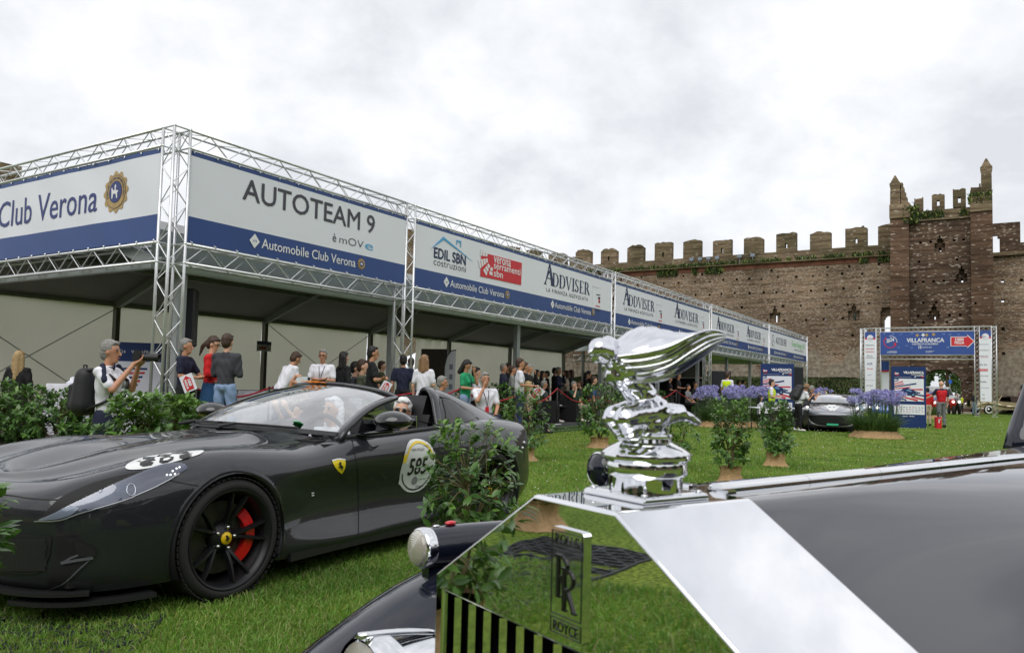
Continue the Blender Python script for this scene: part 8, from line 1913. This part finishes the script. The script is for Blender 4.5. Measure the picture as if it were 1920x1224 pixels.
for i, (lb, x, y, Y, tp, hr, st_) in enumerate((('red-haired person behind the mascot body in the shade', 1212, 703, 30, BL, mat('hair_red', srgb(150, 70, 30), .6), True), ('dark figure in the deep shade left below the mascot wing', 1256, 706, 33, K_, HB, False), ('standing dark figure right of the mascot in the shade', 1272, 700, 34, K_, HB, False), ('bearded man in grey t-shirt seated beneath the mascot wing tip', 1290, 721, 32, GS, HB, True), ('dark figure seated beside the bearded man', 1303, 716, 36, K_, HB, True), ('person in the shade just left of the fourth tower', 1309, 703, 38, GR, HB, False))):
    put(lb, x, y, Y, 'right', top=tp, bot=K_, hair=hr, sit=st_, skin=1, pose='lap' if st_ else 'hold', turn=-.2 * i)
put('steward in yellow vest with back turned behind the purple flowers', 1364, 698, 30.5, 'raway', base=.2, top=W_, bot=NV, hair=HBR, vest=HV, skin=1, group='stewards in yellow vests')
put('dark-haired steward in yellow vest standing before the poster totem', 1447, 712, 27.6, 'right', base=0, top=W_, bot=NV, hair=HB, pose='hold', vest=HV, turn=-.4, face=True, vox=.018, group='stewards in yellow vests')
p2 = put('photographer in white shirt with black backpack leaning toward the second grey car', 1497, 716, 25.6, 'right', base=0, top=W_, bot=K_, hair=HLB, pose='camera', lean=.45, skin=1, vox=.018, shoes=SHW, group='photographers', turn=.1); backpack('large black backpack on the photographer leaning toward the second car', p2, sc=1.1, dz=.12)
put('second photographer crouching behind the first, close to the second grey car', 1512, 722, 27.0, 'right', base=0, top=GR, bot=K_, hair=HG, pose='camera', lean=.3, skin=1, group='photographers')
put('woman in white seated at the registration desk', 1425, 741, 27.5, 'right', base=0, sit=True, top=W_, bot=K_, hair=HB, pose='lap', fem=True, style='bob', sleeve='long', group='people on the lawn')
for lb, x, y, Y, tp in (('dark silhouette under the far canopy, left one', 1385, 713, 46, K_), ('dark silhouette under the far canopy, right one', 1394, 713, 46.5, K_), ('dark-haired man in white beyond the second car', 1536, 722, 46, W_), ('man in beige beyond the second car', 1547, 726, 47, BG)):
    put(lb, x, y, Y, 'right', base=0, top=tp, bot=K_, hair=HB, skin=1, group='people on the lawn')
rv = put('bald man in red waistcoat and grey trousers seen from behind on the lawn', 1765, 715, 31.4, 'away', base=0, pose=('out', 'down'), top=NV, bot=GS, hair=HG, style='bald', skin=0, vest=mat('quilted_red', srgb(196, 14, 28), .7, vary=.15, vscale=30), sleeve='short', vox=.018, group='people on the lawn')
put('person in red with light trousers hidden behind the poster totem', 1739, 727, 32.8, 'away', base=0, top=RD, bot=BG, hair=HB, sleeve='long', group='people on the lawn')
put('man in navy jacket and light jeans standing by the right gantry leg', 1827, 734, 54, 'right', base=0, top=NV, bot=JN, hair=HG, sleeve='long', skin=0, group='people on the lawn')
put('man in navy gilet with red sleeves cut by the right edge', 1919, 722, 29.5, 'right', base=0, top=mat('cloth_burgundy', srgb(120, 20, 36), .8), bot=DJ, hair=HB, sleeve='long', vest=NV, group='people on the lawn')
put('steward in yellow vest standing in the gateway', 1803, 751, 60, 'right', base=0, top=HV, bot=K_, hair=HB, group='stewards in yellow vests')
# the two people in the open car
def in_car(label, y, x, **kw):
    loc = CMW @ V3((x, y, -.10)); return person(label, loc, tuple((-CB).xy), **kw)
dv = in_car('white-haired driver in dark sunglasses behind the car mirror', .37, -2.10, h=1.60, sit=True, pose='wheel', top=K_, bot=K_, hair=HW, skin=0, face=True, fingers=True, vox=.010, sleeve='long', head_yaw=.55, group='people in the black open car', legs=False, lean=-.12)
glasses(dv, True, 1.0)
in_car('passenger in white hooded top behind the windscreen', -.37, -2.02, h=1.58, sit=True, pose='lap', top=W_, bot=K_, hair=W_, style='bob', skin=0, vox=.014, sleeve='long', group='people in the black open car', legs=False, lean=-.12, face=True)
# hands holding a phone above the roof line
loc = at_y(566, 724, 9.3); loc.z = 0
pp = person('person crouching behind the car, only the hands with a phone visible', loc, 'lcam', 1.45, pose=('up', 'up'), top=W_, bot=DJ, hair=HB, sit=True, fingers=True, vox=.014, group='people on the lawn'); 
pp[0].location.z = -.12 + .0
c = at_y(570, 712, 9.0); t2 = thing('phone', 'white phone held up above the roof of the open car', 'phone', c, .25)
b = MB(); R_ = MR(-.15, 3, 'Y'); b.prism(rrect(.155, .076, .012), .008, (0, 0, 0)); o = b.B('case', mat('white_phone_case', (.72, .78, .80), .3), t2); b = MB(); b.box((.055, -.011, .015), (.03, .006, .03)); b.B('camera_bump', M_black, t2)
b = MB(); 
for q in range(24): a, a2 = 2 * PI * q / 24, 2 * PI * (q + 1) / 24; b.tube((.02 * cos(a) - .01, -.0095, .02 * sin(a)), (.02 * cos(a2) - .01, -.0095, .02 * sin(a2)), .0012, 4)
b.B('ring_mark', M_inkw, t2)
b = MB(); R_l = lambda s, sg: None
for q in range(4): capsule(b, V3((-.095 + .018 * q, .012, .055)), V3((-.085 + .018 * q, -.004, .034)), .0095, .008, 8)
capsule(b, V3((-.13, .03, -.02)), V3((-.09, .02, .045)), .022, .02); capsule(b, V3((-.13, .03, -.02)), V3((-.06, .0, -.045)), .024, .012); capsule(b, V3((-.16, .06, -.16)), V3((-.13, .03, -.02)), .03, .025); capsule(b, V3((-.09, .01, -.06)), V3((.0, .0, -.05)), .014, .011)
hd = remesh(b, 'hand', SKIN[1], pp[0], .005, 2); hd.matrix_world = MT(c) @ MR(.25, 4, 'Z'); bpy.context.view_layer.update()
hd.parent = pp[0]; hd.matrix_parent_inverse = (MT(pp[0].location) @ MR(pp[0].rotation_euler.z, 4, 'Z')).inverted(); hd.location = c; hd.rotation_euler = (0, 0, .25)

# ------------------------------------------------------------------ things under the marquee
def clothtable(label, px, Y, w_, h_, base=DZ, cat='table'):
    c = at_y(px, 724, Y); c.z = base; t_ = thing('table', label, cat, c, 0, 'tables with white cloths'); b = MB(); b.lathe([(w_ / 2, h_), (w_ / 2 * 1.02, h_ - .03), (w_ / 2 * 1.06, 0)], 60, cap=False); cl = b.B('tablecloth', W_, t_, smooth=True)
    for v in cl.data.vertices:
        if v.co.z < .1: a = math.atan2(v.co.y, v.co.x); q = 1 + .05 * sin(a * 15); v.co.x *= q; v.co.y *= q
    MB().lathe([(w_ / 2, h_ - .02), (w_ / 2, h_)], 40).B('tabletop', W_, t_); return t_
ct = clothtable('round table with pleated white cloth behind the hedge at the left', 147, 14.2, 1.0, 1.10, 0)
b = MB(); b.lathe([(.10, 0), (.12, .02), (.06, .06), (.05, .11), (.02, .13)], 20); o = b.B('centrepiece', M_white, None); o.location = ct.location + V3((-.1, 0, 1.1)); tag(o, 'small white centrepiece on the cloth-covered table at the left', 'centrepiece')
clothtable('white-clothed table between the jeans man and the bending man', 482, 16.2, .75, .82)
clothtable('white-clothed table behind the corner truss tower', 288, 13.6, .9, .95, 0)
def lbox(name, label, cat, px, py, Y, dims, m, rz=0, group=None, base=None):
    c = at_y(px, py, Y); b = MB(); b.box((0, 0, 0), dims); o = b.B(name, m); o.location = c; o.rotation_euler = (0, 0, rz); tag(o, label, cat, group); return o
def speaker(label, px, py, Y, dims=(.42, .4, .8), rz=0):
    c = at_y(px, py, Y); t_ = thing('loudspeaker', label, 'loudspeaker', c, rz, 'black loudspeakers on stands'); b = MB(); b.box((0, 0, 0), dims); o = b.B('cabinet', M_satin, t_); md = o.modifiers.new('b', 'BEVEL'); md.width = .03
    b = MB(); b.box((0, -dims[1] / 2 - .004, 0), (dims[0] * .88, .008, dims[2] * .92)); b.B('front_grille', mat('speaker_grille', (.008, .01, .014), .6), t_); b = MB(); b.tube((0, 0, -dims[2] / 2), (0, 0, -c.z + .2), .02, 8); 
    for a in (0, 2.1, 4.2): b.tube((0, 0, -c.z + .7), (.45 * cos(a), .45 * sin(a), -c.z + .2), .012, 6)
    b.B('tripod_stand', M_black, t_); return t_
speaker('tall black loudspeaker hanging right of the corner truss tower', 345, 596, 13.4, (.40, .38, 1.0), .2)
speaker('black loudspeaker on a stand right of the far poster totem', 1489, 708, 31, (.55, .5, .85), .1)
speaker('black loudspeaker under the far canopy left of the steward', 1348, 715, 37, (1.0, .5, 1.0), .1)
t2 = thing('event_totem', 'shaded navy event totem inside the marquee behind the photographer', 'sign', at_y(260, 724, 15.5) * 1, .3, 'navy event totems'); t2.location.z = 0
b = MB(); b.box((0, 0, .97), (.95, .12, 1.94)); b.B('body', M_tot, t2); b = MB(); b.box((0, -.066, 1.2), (.85, .01, .72)); b.B('poster', M_white, t2)
fcx = Face(t2, V3((0, 0, 0)), V3((1, 0, 0)), V3((0, 1, 0)), -.073); P = [([(-.42, .9 + .1 * i), (-.05 + .04 * i, 1.0 + .08 * i), (-.05 + .04 * i, 1.04 + .08 * i), (-.42, .93 + .1 * i)], i % 2, 0) for i in range(6)]; uvpoly(fcx, P, 'poster_art', [M_red, M_tot]); text('VILLAFRANCA', .1, M_inkw, t2, (.42, -.07, 1.72), (PI / 2, 0, 0), 0, .9, 'RIGHT'); text('2024', .09, M_inkw, t2, (-.42, -.07, 1.72), (PI / 2, 0, 0), 0, .9)
# feather flag, screens, signs
ff = thing('feather_flag', 'grey feather flag standing beside a dark screen by the rear wall', 'flag', at_y(833, 724, 19.5), -.2); ff.location.z = DZ
b = MB(); pts = [(0, .1), (0, 1.5), (.06, 1.75), (.16, 1.88), (.28, 1.9), (.28, .1)]; b.prism(pts, .012); b.B('flag_cloth', mat('flag_grey', srgb(150, 154, 156), .7), ff); b = MB(); b.path([V3((0, 0, 0)), V3((0, 0, 1.5)), V3((.06, 0, 1.77)), V3((.16, 0, 1.90)), V3((.28, 0, 1.92))], .015, 6); b.B('flag_pole', M_black, ff)
b = MB()
for i in range(5): b.box((.17, -.02, .5 + .25 * i), (.09, .004, .12))
tag(b.B('print_mark', mat('flag_print', srgb(90, 94, 100), .7), ff), kind='stuff')
sc_ = thing('screen', 'dark television screen on a stand behind the woman in the white dress', 'television', at_y(814, 686, 20.5), -.3); b = MB(); b.box((0, 0, 0), (.75, .05, .9)); b.B('panel', M_gloss, sc_); b = MB(); b.tube((0, .05, -.6), (0, .05, -1.3), .03); b.B('stand', M_black, sc_)
sg_ = thing('notice', 'small white and red notice fixed to the marquee post above the bending man', 'sign', at_y(495, 649, 22.0), RL); b = MB(); b.box((0, 0, 0), (.5, .02, .28)); b.B('board', M_white, sg_); b = MB(); b.box((0, -.012, .09), (.5, .004, .1)); b.B('navy_strip', M_tot, sg_); text('1000', .12, M_red, sg_, (-.2, -.014, -.09), (PI / 2, 0, 0), .006, 1.1)
def placard(label, px, py, Y, rot, s_=1.0):
    t_ = thing('placard', label, 'placard', at_y(px, py, Y), 0, 'white placards with red arrow print'); t_.rotation_euler = (0, rot, 0); b = MB(); b.box((0, 0, 0), (.26 * s_, .008, .34 * s_)); b.B('board', M_white, t_); b = MB(); b.prism([(-.08 * s_, -.14 * s_), (.08 * s_, -.14 * s_), (.08 * s_, .08 * s_), (0, .15 * s_), (-.08 * s_, .08 * s_)], .003, (0, -.006, 0)); b.B('red_arrow', M_red, t_)
    text('1000', .075 * s_, M_inkw, t_, (.01 * s_, -.012, .08 * s_), (PI / 2, PI / 2, 0), .004, 1.0); text('MIGLIA', .06 * s_, M_inkw, t_, (-.055 * s_, -.012, .08 * s_), (PI / 2, PI / 2, 0), .003, 1.0); return t_
placard('tilted white placard with red arrow above the shrub by the corner tower', 353, 718, 11.9, -.4, .78)
placard('small placard with red arrow near the seated olive-waistcoat man', 1007, 737, 21.5, .7, 1.1); placard('small placard with red arrow below the second truss tower', 723, 726, 15.0, .5, .7)
# rope barrier
M_rope = mat('red_rope', srgb(170, 24, 40), .7); 
RPS = [(368, 728, 13.0), (505, 727, 14.6), (560, 716, 15.2), (776, 736, 16.0), (862, 729, 16.8), (968, 742, 18.6), (1045, 728, 21.9), (1117, 744, 24.5), (1210, 735, 28), (1268, 731, 30.5), (1310, 735, 33)]
for i, (x, y, Y) in enumerate(RPS):
    c = at_y(x, y, Y); t_ = thing('rope_post', 'slim dark barrier post, %s' % ('right behind the corner tower shrub', 'by the white-clothed table', 'behind the phone above the car roof', 'at the second truss tower', 'beside the woman in green', 'left of the slender marquee post', 'between the two seated grey-haired men', 'left of the third tower', 'hidden behind the mascot', 'beneath the mascot wing', 'near the fourth tower')[i], 'barrier post', V3((c.x, c.y, DZ)), 0, 'rope barrier posts')
    b = MB(); b.tube((0, 0, .02), (0, 0, c.z - DZ), .018, 8); b.ball((0, 0, c.z - DZ), .028); b.B('pole', M_satin, t_, smooth=True); b = MB(); b.lathe([(.15, 0), (.15, .015), (.03, .03)], 20); b.B('base', mat('post_base_steel', (.4, .4, .4), .4, .8), t_, smooth=True)
    if i:
        x0, y0, Y0 = RPS[i - 1]; a = at_y(x0, y0, Y0); pts = [a.lerp(c, q / 14) + V3((0, 0, -.9 * min(.3, (c - a).length * .1) * sin(PI * q / 14))) for q in range(15)]; b = MB(); b.path(pts, .017, 6); tag(b.B('barrier_rope', M_rope, smooth=True), 'red barrier rope %s' % ('from the corner tower to the clothed table', 'beside the bending man', 'behind the windscreen of the open car', 'behind the woman in the white dress', 'across the seated man in white', 'left of the seated men with white shoes', 'in front of the man in the green jumper', 'behind the mascot body', 'beneath the mascot wing', 'ending at the fourth tower')[i - 1], 'rope', 'red barrier ropes')
def armchair(label, P_, rz=None):
    t_ = P_[0]; c = t_.location.copy(); a_ = thing('armchair', label, 'armchair', c, t_.rotation_euler.z, 'black armchairs on the deck'); b = MB(); b.box((0, .12, .22), (.66, .66, .40)); b.B('seat', K_, a_)
    for sg in (-1, 1): b = MB(); b.box((sg * .36, .1, .33), (.10, .72, .62)); b.B('armrest', K_, a_)
    b = MB(); b.box((0, -.25, .42), (.82, .12, .82)); b.B('backrest', K_, a_)
armchair('black armchair under the man in the olive waistcoat', sA); armchair('black armchair under the man in the green jumper', sB)
lt = thing('coffee_table', 'low black table with papers between the two seated grey-haired men', 'table', at_y(1058, 764, 24.3), 0); lt.location.z = DZ; b = MB(); b.box((0, 0, .46), (.62, .5, .03)); b.B('tabletop', M_black, lt)
for sx_ in (-1, 1):
    for sy_ in (-1, 1): b = MB(); b.box((sx_ * .28, sy_ * .22, .225), (.04, .04, .44)); b.B('leg', M_black, lt)
b = MB(); b.box((0, 0, 0), (.3, .22, .02)); b.ball((-.05, 0, .05), .06, 8, 6, (1.3, 1, .6)); o = b.B('paper_bundle', M_white); o.location = lt.location + V3((0, 0, .49)); tag(o, 'crumpled white papers on the low black table', 'papers')
for i, (x, Y) in enumerate(((672, 19.6), (800, 20), (430, 17.5), (1150, 30), (1190, 31), (1240, 33), (905, 15.2))):
    c = at_y(x, 724, Y); c.z = DZ; t_ = thing('black_counter', ('dark low counter behind the deck shrubs', 'dark low counter behind the woman in the dress', 'dark low counter behind the jeans man', 'dark counter in the shade left of the mascot', 'dark counter in the shade behind the mascot', 'dark counter in the shade right of the mascot', 'dark stool under the seated man in white')[i], 'counter' if i < 6 else 'stool', c, RL, 'dark counters'); b = MB(); hh = .8 if i < 6 else .44; b.box((0, 0, hh / 2), (1.8 if i < 6 else .45, .5, hh - .04)); b.B('body', K_, t_); b = MB(); b.box((0, 0, hh - .005), (1.9 if i < 6 else .5, .6, .03)); b.B('top', M_satin, t_)
bd_ = thing('shade_sheet', 'black backdrop in the deep shade behind the mascot wing', 'shade_sheet', S(B0 - 2.7, 37.4), RS); b = MB(); b.box((0, 0, 1.55), (3.6, .1, 2.7)); b.B('curtain', K_, bd_); b = MB(); b.box((.9, -.25, 2.35), (1.5, .1, .9)); b.B('screen', M_gloss, bd_); b = MB(); b.box((.9, -.22, 1.88), (1.55, .12, .05)); b.B('screen_frame', M_inkw, bd_)  # black sheet stands in for the deep shade under the roof

# ------------------------------------------------------------------ things on the lawn
dsk = thing('registration_desk', 'registration desk with white top in front of the yellow-vested steward', 'table', at_y(1462, 764, 26.0), .05); dsk.location.z = 0
b = MB(); b.box((0, 0, .74), (1.9, .7, .03)); b.B('tabletop', M_white, dsk)
b = MB(); b.box((-.55, -.36, .66), (.2, .01, .2)); b.B('cloth_edge', M_white, dsk)
for sx_ in (-1, 1):
    for sy_ in (-1, 1): b = MB(); b.tube((sx_ * .85, sy_ * .3, 0), (sx_ * .85, sy_ * .3, .73), .018); b.B('leg', M_black, dsk)
b = MB(); b.box((0, -.05, .40), (1.2, .4, .5)); b.B('storage_box', M_black, dsk)
ex = thing('fire_extinguisher_stand', 'red fire extinguisher point with white mark on the lawn', 'fire extinguisher', at_z(1759, 803), 0); b = MB(); b.box((0, 0, .22), (.2, .16, .44)); b.B('stand', M_red, ex); b = MB(); b.tube((0, 0, .44), (0, 0, .58), .03, 10, .02); b.box((.03, 0, .62), (.09, .03, .06)); b.B('valve', M_satin, ex); b = MB(); b.box((-.01, -.084, .3), (.04, .006, .16)); b.box((.02, -.084, .35), (.1, .006, .03)); b.B('white_mark', M_inkw, ex)
# second grey car: same kind of car, facing the viewer
cm = children_map(); paint2 = body_mat('grey_car_paint', srgb(120, 122, 130), .3, 1.0, .3)
bodies_skip = ('number_roundel', 'bonnet_roundel', 'header_number', 'wing_badge', 'wing_script', 'screen_sticker')
def copy_car(o, parent=None):
    if o.name.split('.')[0] in bodies_skip: return None
    c = o.copy(); LK(c); c.parent = parent
    if c.type == 'MESH' and any(s_.material == M_carb for s_ in c.material_slots):
        c.data = c.data.copy()
        for i, s_ in enumerate(c.data.materials):
            if s_ == M_carb: c.data.materials[i] = paint2
    for ch in cm.get(o.name, []): copy_car(ch, c)
    return c
car2 = copy_car(car); fx = at_y(1560, 724, 26.2); fx.z = 0; d2 = V3((-.36, -.93, 0)).normalized(); ang = math.atan2(d2.y, d2.x); car2.rotation_euler = (0, 0, ang); car2.location = fx - d2 * .3
tag(car2, 'grey open sports car with white bonnet stripe and lit lamps beside the flowers', 'car')
def top2(x, y): return from_top(x, y)
wrap('bonnet_stripe', [(.80, -.10), (.80, .10), (.62, .13), (.45, .20), (.2, .16), (.0, .13), (-.4, .13), (-.4, -.13), (0, -.13), (.2, -.16), (.45, -.20), (.62, -.13)], from_top, M_stick, car2, .06, .004)
r2 = wrap('number_disc', ell(.28, 0, .19, .26, 30), from_top, M_stick, car2, .06, .008); wraptext('415', .17, .004, .9, 0, -.05, lambda u, v: from_top(.28 + v, -u), M_num, r2, .012)
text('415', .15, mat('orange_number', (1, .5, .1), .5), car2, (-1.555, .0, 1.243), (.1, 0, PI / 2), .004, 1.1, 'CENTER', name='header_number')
for sg in (-1, 1):
    h, nn = from_side(.50, .70) if False else BVH.ray_cast(V3((.46, sg * .78, 2)), V3((0, 0, -1)))[:2]
    if h: MB().ball(h + nn * .01, .055, 12, 8, (1, .7, .5)).B('lit_lamp', mat('lit_headlamp', (1, .96, .85), .3, emit=3), car2, smooth=True)
def fr_(y, z): h = BVH.ray_cast(V3((3, y, z)), V3((-1, 0, 0))); return h[0], h[1]
wrap('nose_grille', smoothpoly([(-.72, .50), (-.5, .54), (0, .55), (.5, .54), (.72, .50), (.66, .34), (.45, .24), (0, .22), (-.45, .24), (-.66, .34)], 4), fr_, M_tri, car2, .06, .006); strip('nose_edge', smoothpoly([(-.74, .50), (-.68, .33), (-.46, .22), (0, .20), (.46, .22), (.68, .33), (.74, .50)], 4, False), fr_, M_stick, car2, .03, .008, 3)
b = MB(); b.box((1.01, 0, .25), (.01, .36, .06)); b.B('number_plate', mat('green_plate', srgb(60, 190, 140), .5), car2)
# cream vintage convertible at the right
M_cream = body_mat('champagne_paint', srgb(176, 162, 130), .25, 1.0, .3)
c_ = at_y(1876, 724, 60); c_.z = 0; vc = thing('vintage_convertible', 'champagne vintage convertible with whitewall tyres and brown hood at the right edge', 'car', c_, math.atan2(-.05, -1) )
# local x forward (towards photo left), body profile extruded then rounded
prof_v = [(-2.5, .42), (-2.55, .62), (-2.4, .80), (-2.0, .90), (-1.4, .97), (-.9, 1.0), (.2, 1.02), (.6, 1.06), (1.6, 1.02), (2.2, .98), (2.45, .84), (2.52, .6), (2.45, .42)]
b = MB(); V = []; nY = 12
for x, z in prof_v:
    for q in range(nY + 1): u = -1 + 2 * q / nY; zz = z - (.14 * abs(u) ** 3 if z > .7 else 0); V.append((x * (1 - .05 * abs(u) ** 4), .86 * u, zz))
b.add(V, [(i * (nY + 1) + q, i * (nY + 1) + q + 1, (i + 1) * (nY + 1) + q + 1, (i + 1) * (nY + 1) + q) for i in range(len(prof_v) - 1) for q in range(nY)])
for sg in (-1, 1): b.prism([(x * .95, z - (.14 if z > .7 else 0)) for x, z in prof_v] + [(1.95, .36), (1.85, .62), (1.55, .72), (1.25, .62), (1.15, .36), (-1.05, .36), (-1.15, .55), (-1.45, .62), (-1.75, .55), (-1.85, .36)][::1], .02, (0, sg * .86, 0), (1, 0, 0), (0, 0, 1), (0, -sg, 0))
b.B('body', M_cream, vc, autosm=40)
for sg in (-1, 1):
    b = MB(); b.path([V3((2.4, sg * .80, .62)), V3((2.1, sg * .84, .80)), V3((1.55, sg * .87, .86)), V3((.9, sg * .88, .76)), (V3((.2, sg * .88, .62))), V3((-.8, sg * .87, .60))], .085, 10); b.B('wing_swage', M_cream, vc, smooth=True)
    for xw in (1.55, -1.45):
        w_ = BO.new('wheel', None); LK(w_); w_.parent = vc; w_.location = (xw, sg * .80, .36); RXw = MR(-sg * PI / 2, 3, 'X')
        MB().lathe([(.26, -.08), (.35, -.08), (.36, .0), (.35, .07), (.30, .09)], 32, R=RXw, cap=False).B('tyre', M_rub, w_, smooth=True); MB().lathe([(.30, .088), (.21, .098)], 32, R=RXw, cap=False).B('whitewall', M_stick, w_); MB().lathe([(.21, .09), (.19, .07), (.09, .08), (.06, .11), (.0001, .12)], 24, R=RXw).B('hubcap', M_chrome, w_, smooth=True)
b = MB(); b.add([(.62, -.62, 1.04), (.62, .62, 1.04), (.30, .58, 1.42), (.30, -.58, 1.42)], [(0, 1, 2, 3)]); b.B('windscreen', M_glass, vc)
b = MB(); 
for sg in (-1, 1): b.tube((.64, sg * .63, 1.02), (.31, sg * .59, 1.43), .025)
b.tube((.31, -.59, 1.43), (.31, .59, 1.43), .03); b.B('windscreen_frame', M_cream, vc)
b = MB(); 
for x0_, x1_, z0_, z1_ in ((.3, -.4, 1.44, 1.47), (-.4, -1.1, 1.47, 1.40), (-1.1, -1.5, 1.40, 1.02)):
    for q in range(8): u0, u1 = -1 + q / 4, -1 + (q + 1) / 4; b.add([(x0_, .62 * u0, z0_ - .08 * abs(u0) ** 3), (x0_, .62 * u1, z0_ - .08 * abs(u1) ** 3), (x1_, .62 * u1, z1_ - .08 * abs(u1) ** 3), (x1_, .62 * u0, z1_ - .08 * abs(u0) ** 3)], [(0, 1, 2, 3)])
for sg in (-1, 1): b.add([(-.3, sg * .62, 1.37), (-1.1, sg * .62, 1.32), (-1.5, sg * .62, .98), (-.4, sg * .64, .99)], [(0, 1, 2, 3)])
b.B('fabric_hood', mat('brown_hood', srgb(62, 46, 42), .8), vc)
b = MB(); b.tube((2.55, -.8, .42), (2.55, .8, .42), .05); b.tube((2.5, -.82, .42), (2.0, -.9, .42), .03); b.tube((2.5, .82, .42), (2.0, .9, .42), .03); b.B('bumper', M_chrome, vc)
for sg in (-1, 1): MB().ball((2.42, sg * .6, .72), .11, 14, 10).B('headlamp', M_chrome, vc, smooth=True)
b = MB(); b.box((2.53, 0, .78), (.06, .4, .44)); b.B('grille', M_chrome, vc)
# pale blue cars queueing behind
def queue_car(label, px, Y, m, wd_=1.7, dx=0):
    c_ = at_y(px, 724, Y); c_.z = 0; t_ = thing('open_car', label, 'car', c_, math.atan2(-.9, -.35), 'cars queueing behind the second car'); b = MB(); V = []
    pr = [(1.9, .35), (1.95, .55), (1.75, .72), (.9, .86), (.5, .9), (-1.2, .92), (-1.8, .86), (-2.05, .6), (-2.0, .35)]
    for x, z in pr:
        for q in range(9): u = -1 + q / 4; V.append((x - .2 * abs(u) ** 3 * (1 if x > 0 else -1), wd_ / 2 * u, z - (.1 * abs(u) ** 3 if z > .5 else 0)))
    b.add(V, [(i * 9 + q, i * 9 + q + 1, (i + 1) * 9 + q + 1, (i + 1) * 9 + q) for i in range(len(pr) - 1) for q in range(8)]); b.B('body', m, t_, smooth=True)
    b = MB(); V = []
    for x, z, w2 in ((.6, .88, .78), (.15, 1.18, .62), (-.6, 1.24, .6), (-1.4, .92, .74)):
        for q in range(7): u = -1 + q / 3; V.append((x, wd_ / 2 * w2 * u * 1.2, z - .05 * abs(u) ** 3))
    b.add(V, [(i * 7 + q, i * 7 + q + 1, (i + 1) * 7 + q + 1, (i + 1) * 7 + q) for i in range(3) for q in range(6)]); b.B('cabin_glass', mat('pale_cabin', srgb(120, 140, 160), .15, coat=.6), t_, smooth=True)
    for sg in (-1, 1):
        for xw in (1.25, -1.3): MB().lathe([(.2, -.1), (.31, -.1), (.33, 0), (.31, .1), (.2, .1)], 20, (xw, sg * (wd_ / 2 - .1), .33), MR(PI / 2, 3, 'X')).B('wheel', M_rub, t_, smooth=True)
        MB().ball((1.78, sg * .6, .62), .08, 10, 8).B('headlamp', MATS['lit_headlamp'], t_, smooth=True)
queue_car('pale blue car just behind the second grey car', 1577, 36, body_mat('pale_blue_paint', srgb(130, 160, 190), .3, 1, .2)); queue_car('dark blue car partly hidden between flowers and poster totem', 1664, 40, body_mat('mid_blue_paint', srgb(70, 100, 150), .3, 1, .2)); queue_car('silver car whose roof shows above the flowers', 1606, 43, body_mat('silver_paint', srgb(180, 184, 188), .3, 1, .4))
# motorcycles coming through the gate
def moto(label, px, Y, m, rider=None):
    c_ = at_y(px, 724, Y); c_.z = 0; t_ = thing('motorcycle', label, 'motorcycle', c_, math.atan2(-.9, -.3), 'motorcycles in the gateway')
    for xw in (.72, -.72): b = MB(); b.lathe([(.22, -.05), (.30, -.06), (.32, 0), (.30, .06), (.22, .05)], 24, (xw, 0, .32), MR(PI / 2, 3, 'X')); b.B('wheel', M_rub, t_, smooth=True)
    b = MB(); capsule(b, (.55, 0, .95), (-.1, 0, .85), .17, .2); capsule(b, (-.1, 0, .8), (-.8, 0, .9), .16, .1); capsule(b, (.6, 0, .75), (.4, 0, .5), .2, .15); remesh(b, 'fairing', m, t_, .03, 3)
    b = MB(); b.tube((.72, 0, .32), (.5, 0, 1.05), .04); b.tube((.45, -.36, 1.08), (.45, .36, 1.08), .02); b.box((0, 0, .45), (.5, .25, .35)); b.B('fork_and_bars', M_black, t_); MB().ball((.72, 0, .9), .09, 12, 8).B('headlamp', MATS['lit_headlamp'], t_, smooth=True)
    for sg in (-1, 1): b = MB(); b.box((-.65, sg * .28, .75), (.4, .16, .35)); b.B('pannier', M_satin, t_)
moto('red police-style motorcycle left of the red waistcoat man', 1747, 46, M_red); moto('red and white motorcycle in the gateway with headlamp on', 1783, 56, M_red)
put('motorcycle rider in white helmet riding through the gateway', 1795, 738, 56, 'lcam', base=.30, sit=True, top=LG, bot=K_, hair=mat('helmet_white', (.8, .8, .8), .2), skin=1, pose='reach', group='people on the lawn')
moto('motorcycle ridden by the white-helmeted rider', 1794, 56.4, LG)
t_ = thing('road_sign', 'round road sign on a post seen through the gate', 'sign', at_y(1781, 724, 90) , 0); t_.location.z = 0; b = MB(); b.tube((0, 0, 0), (0, 0, 3.6), .06); b.B('post', M_alu2, t_); b = MB(); b.lathe([(.22, -.02), (.22, .02)], 24, (0, -.08, 3.0), MR(PI / 2, 3, 'X')); b.B('disc', mat('sign_blue', srgb(40, 100, 200), .4), t_)
vn = thing('van', 'white van parked beyond the gate', 'van', at_y(1752, 724, 84), .2); vn.location.z = 0; b = MB(); b.prism([(-2.3, .4), (-2.3, 2.3), (1.0, 2.3), (1.6, 1.4), (2.3, 1.2), (2.3, .4)], 1.9, (0, .95, 0)); b.B('body', M_white, vn)
for xw in (-1.5, 1.5): b = MB(); b.lathe([(.34, -1.0), (.34, 1.0)], 20, (xw, 0, .34), MR(PI / 2, 3, 'X')); b.B('wheel', M_rub, vn)
b = MB(); b.prism([(.95, 1.45), (.9, 2.1), (1.05, 2.15), (1.5, 1.45)], 1.96, (0, .98, 0)); b.B('window', M_gloss, vn)
